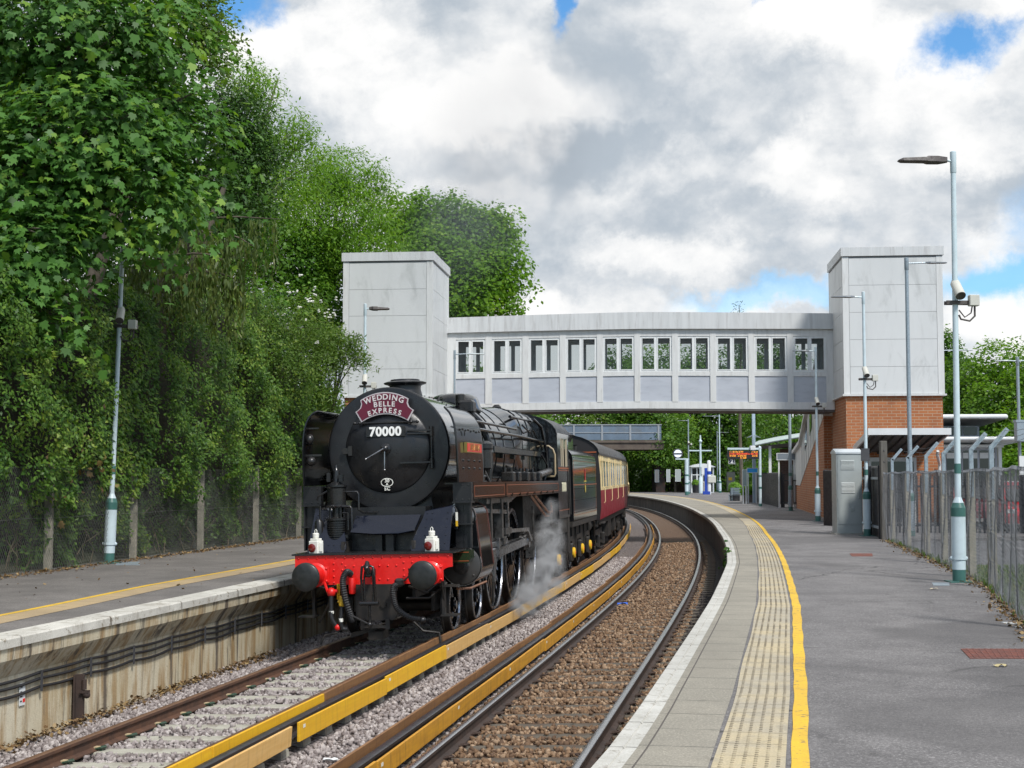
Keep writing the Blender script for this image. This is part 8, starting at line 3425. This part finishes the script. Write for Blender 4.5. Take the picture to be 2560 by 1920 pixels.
L_litter = leafmat('fallen leaf', (0.07, 0.045, 0.022), (0.17, 0.10, 0.045), (0.34, 0.24, 0.11), 0.1)
pts = []
for k in range(2600):
    y = rng.uniform(10, 38)
    pts.append((fence_x(y) - abs(rng.normal(0, .13)) + .08, y, PZ + .01 + abs(rng.normal(0, .012))))
for k in range(2600):
    y = rng.uniform(18, 46)
    q = on(y, -10.15 + abs(rng.normal(0, .16)) - .1, PZ + .012 + abs(rng.normal(0, .015)))
    pts.append(tuple(q))
for k in range(160):
    y = rng.uniform(18, 46)
    q = on(y, rng.uniform(-10, -5.6), PZ + .01)
    pts.append(tuple(q))
for k in range(1500):
    y = rng.uniform(11, 22)
    q = on(y, -5.42 + abs(rng.normal(0, .12)), -.24 + abs(rng.normal(0, .02)))
    pts.append(tuple(q))
scatter('leaf_litter', pts, .055, L_litter, 1)
pts, nn = [], []
for k in range(1800):
    y = rng.uniform(11, 38)
    c = .5 + .5 * math.sin(y * 2.1) * math.sin(y * 5.7)
    if rng.random() < c:
        pts.append((fence_x(y) + .06 + rng.normal(0, .05), y, PZ + .0))
for k in range(5000):
    y = rng.uniform(11, 27)
    pts.append((fence_x(y) + rng.uniform(.3, 4.0), y, .85))
P = np.array(pts)
gr = leaf_mesh('grass', P, np.stack([rng.normal(size=len(P)), -np.abs(rng.normal(size=len(P))) - .5, rng.normal(size=len(P)) * .2], 1), .09, 'spray', leafmat('grass blade', (0.06, 0.10, 0.02), (0.10, 0.16, 0.035), (0.22, 0.22, 0.07), .3), None, rng.random(len(P)), rng, -2.0)
gr['kind'] = 'stuff'
# weeds on the sooty wall and young shoots by the near wall
pl_ = []
for k in range(240):
    q = on(33 + rng.normal(0, 1.1), lerp(E2, 33) + .10 - abs(rng.normal(0, .07)), .62 + rng.normal(0, .13))
    pl_.append(tuple(q))
P = np.array(pl_)
wd = leaf_mesh('wall_weed', P, rng.normal(size=P.shape) + np.array([-1, -.5, .4]), .10, 'tuft', L_dark, None, rng.random(len(P)), rng, .6)
wd['kind'] = 'stuff'

# ---- car park: a parked car and a red board seen through the fence
M_carp = pbr('dark red car paint', (0.16, 0.015, 0.02), 0.2, coat=.7)
def car(label, p, rz, paint):
    o = thing('parked_car', label, 'car', p, rz, 'cars in the car park')
    m = MB()
    pr = [(-2.05, .30), (-2.1, .55), (-2.0, .80), (-1.2, .92), (1.5, .95), (2.0, .90), (2.1, .6), (2.05, .30)]
    rows = [[(x, sy * .85 * (1 if z > .4 else .96), z) for x, z in pr] for sy in (-1, 1)]
    m.prism([(x, -.85, z) for x, z in pr], (0, 1.7, 0))
    cb = [(-1.15, .93), (-.45, 1.40), (.95, 1.43), (1.75, .95)]
    m.prism([(x, -.70, z) for x, z in cb], (0, 1.4, 0))
    m.build('body', paint, o, smooth=30)
    m = MB()
    for s in (-1, 1):
        m.prism([(-.95, s * .705, .96), (-.42, s * .705, 1.33), (.15, s * .705, 1.35), (.15, s * .705, .97)], (0, s * .008, 0))
        m.prism([(.22, s * .705, .97), (.22, s * .705, 1.35), (.90, s * .705, 1.35), (1.4, s * .705, .97)], (0, s * .008, 0))
    m.prism([(-1.13, -.62, .97), (-.49, -.60, 1.37), (-.49, .60, 1.37), (-1.13, .62, .97)], (-.012, 0, .012))
    m.prism([(1.70, -.62, 1.0), (1.02, -.60, 1.39), (1.02, .60, 1.39), (1.70, .62, 1.0)], (.012, 0, .012))
    m.build('window', M_dkpane, o, smooth=0)
    for s in (-1, 1):
        for x in (-1.3, 1.3):
            m = MB()
            m.lathe([(.18, -.1), (.31, -.1), (.32, 0), (.31, .1), (.2, .1), (.18, .07), (1e-4, .07)], (x, s * .80, .31), 'Y', 20)
            m.build('wheel', M_dkgrey, o, smooth=40)
        m = MB()
        m.box(-2.09, -2.0, s * .55, s * .8, .62, .74)
        m.build('headlight', M_white, o, smooth=0)
        m = MB()
        m.box(2.0, 2.09, s * .55, s * .8, .66, .80)
        m.build('tail_light', M_lens, o, smooth=0)
    return o


car('dark red parked car glimpsed through the chain link near the nearest lamp post', (AX(2420, 52), 52, .83), R(80), M_carp)
car('bright red parked car glimpsed through the chain link at the right margin', (AX(2555, 46), 46, .83), R(78), pbr('bright red car paint', (0.50, 0.015, 0.025), .25, coat=.5))
hang('red_board', 'upright red board with white edge on two legs behind the chain link fence', 'sign', 2500, 2544, 1205, 1240, 47, (pbr('red board', (0.55, 0.02, 0.04), .4), M_white), zfoot=.83)
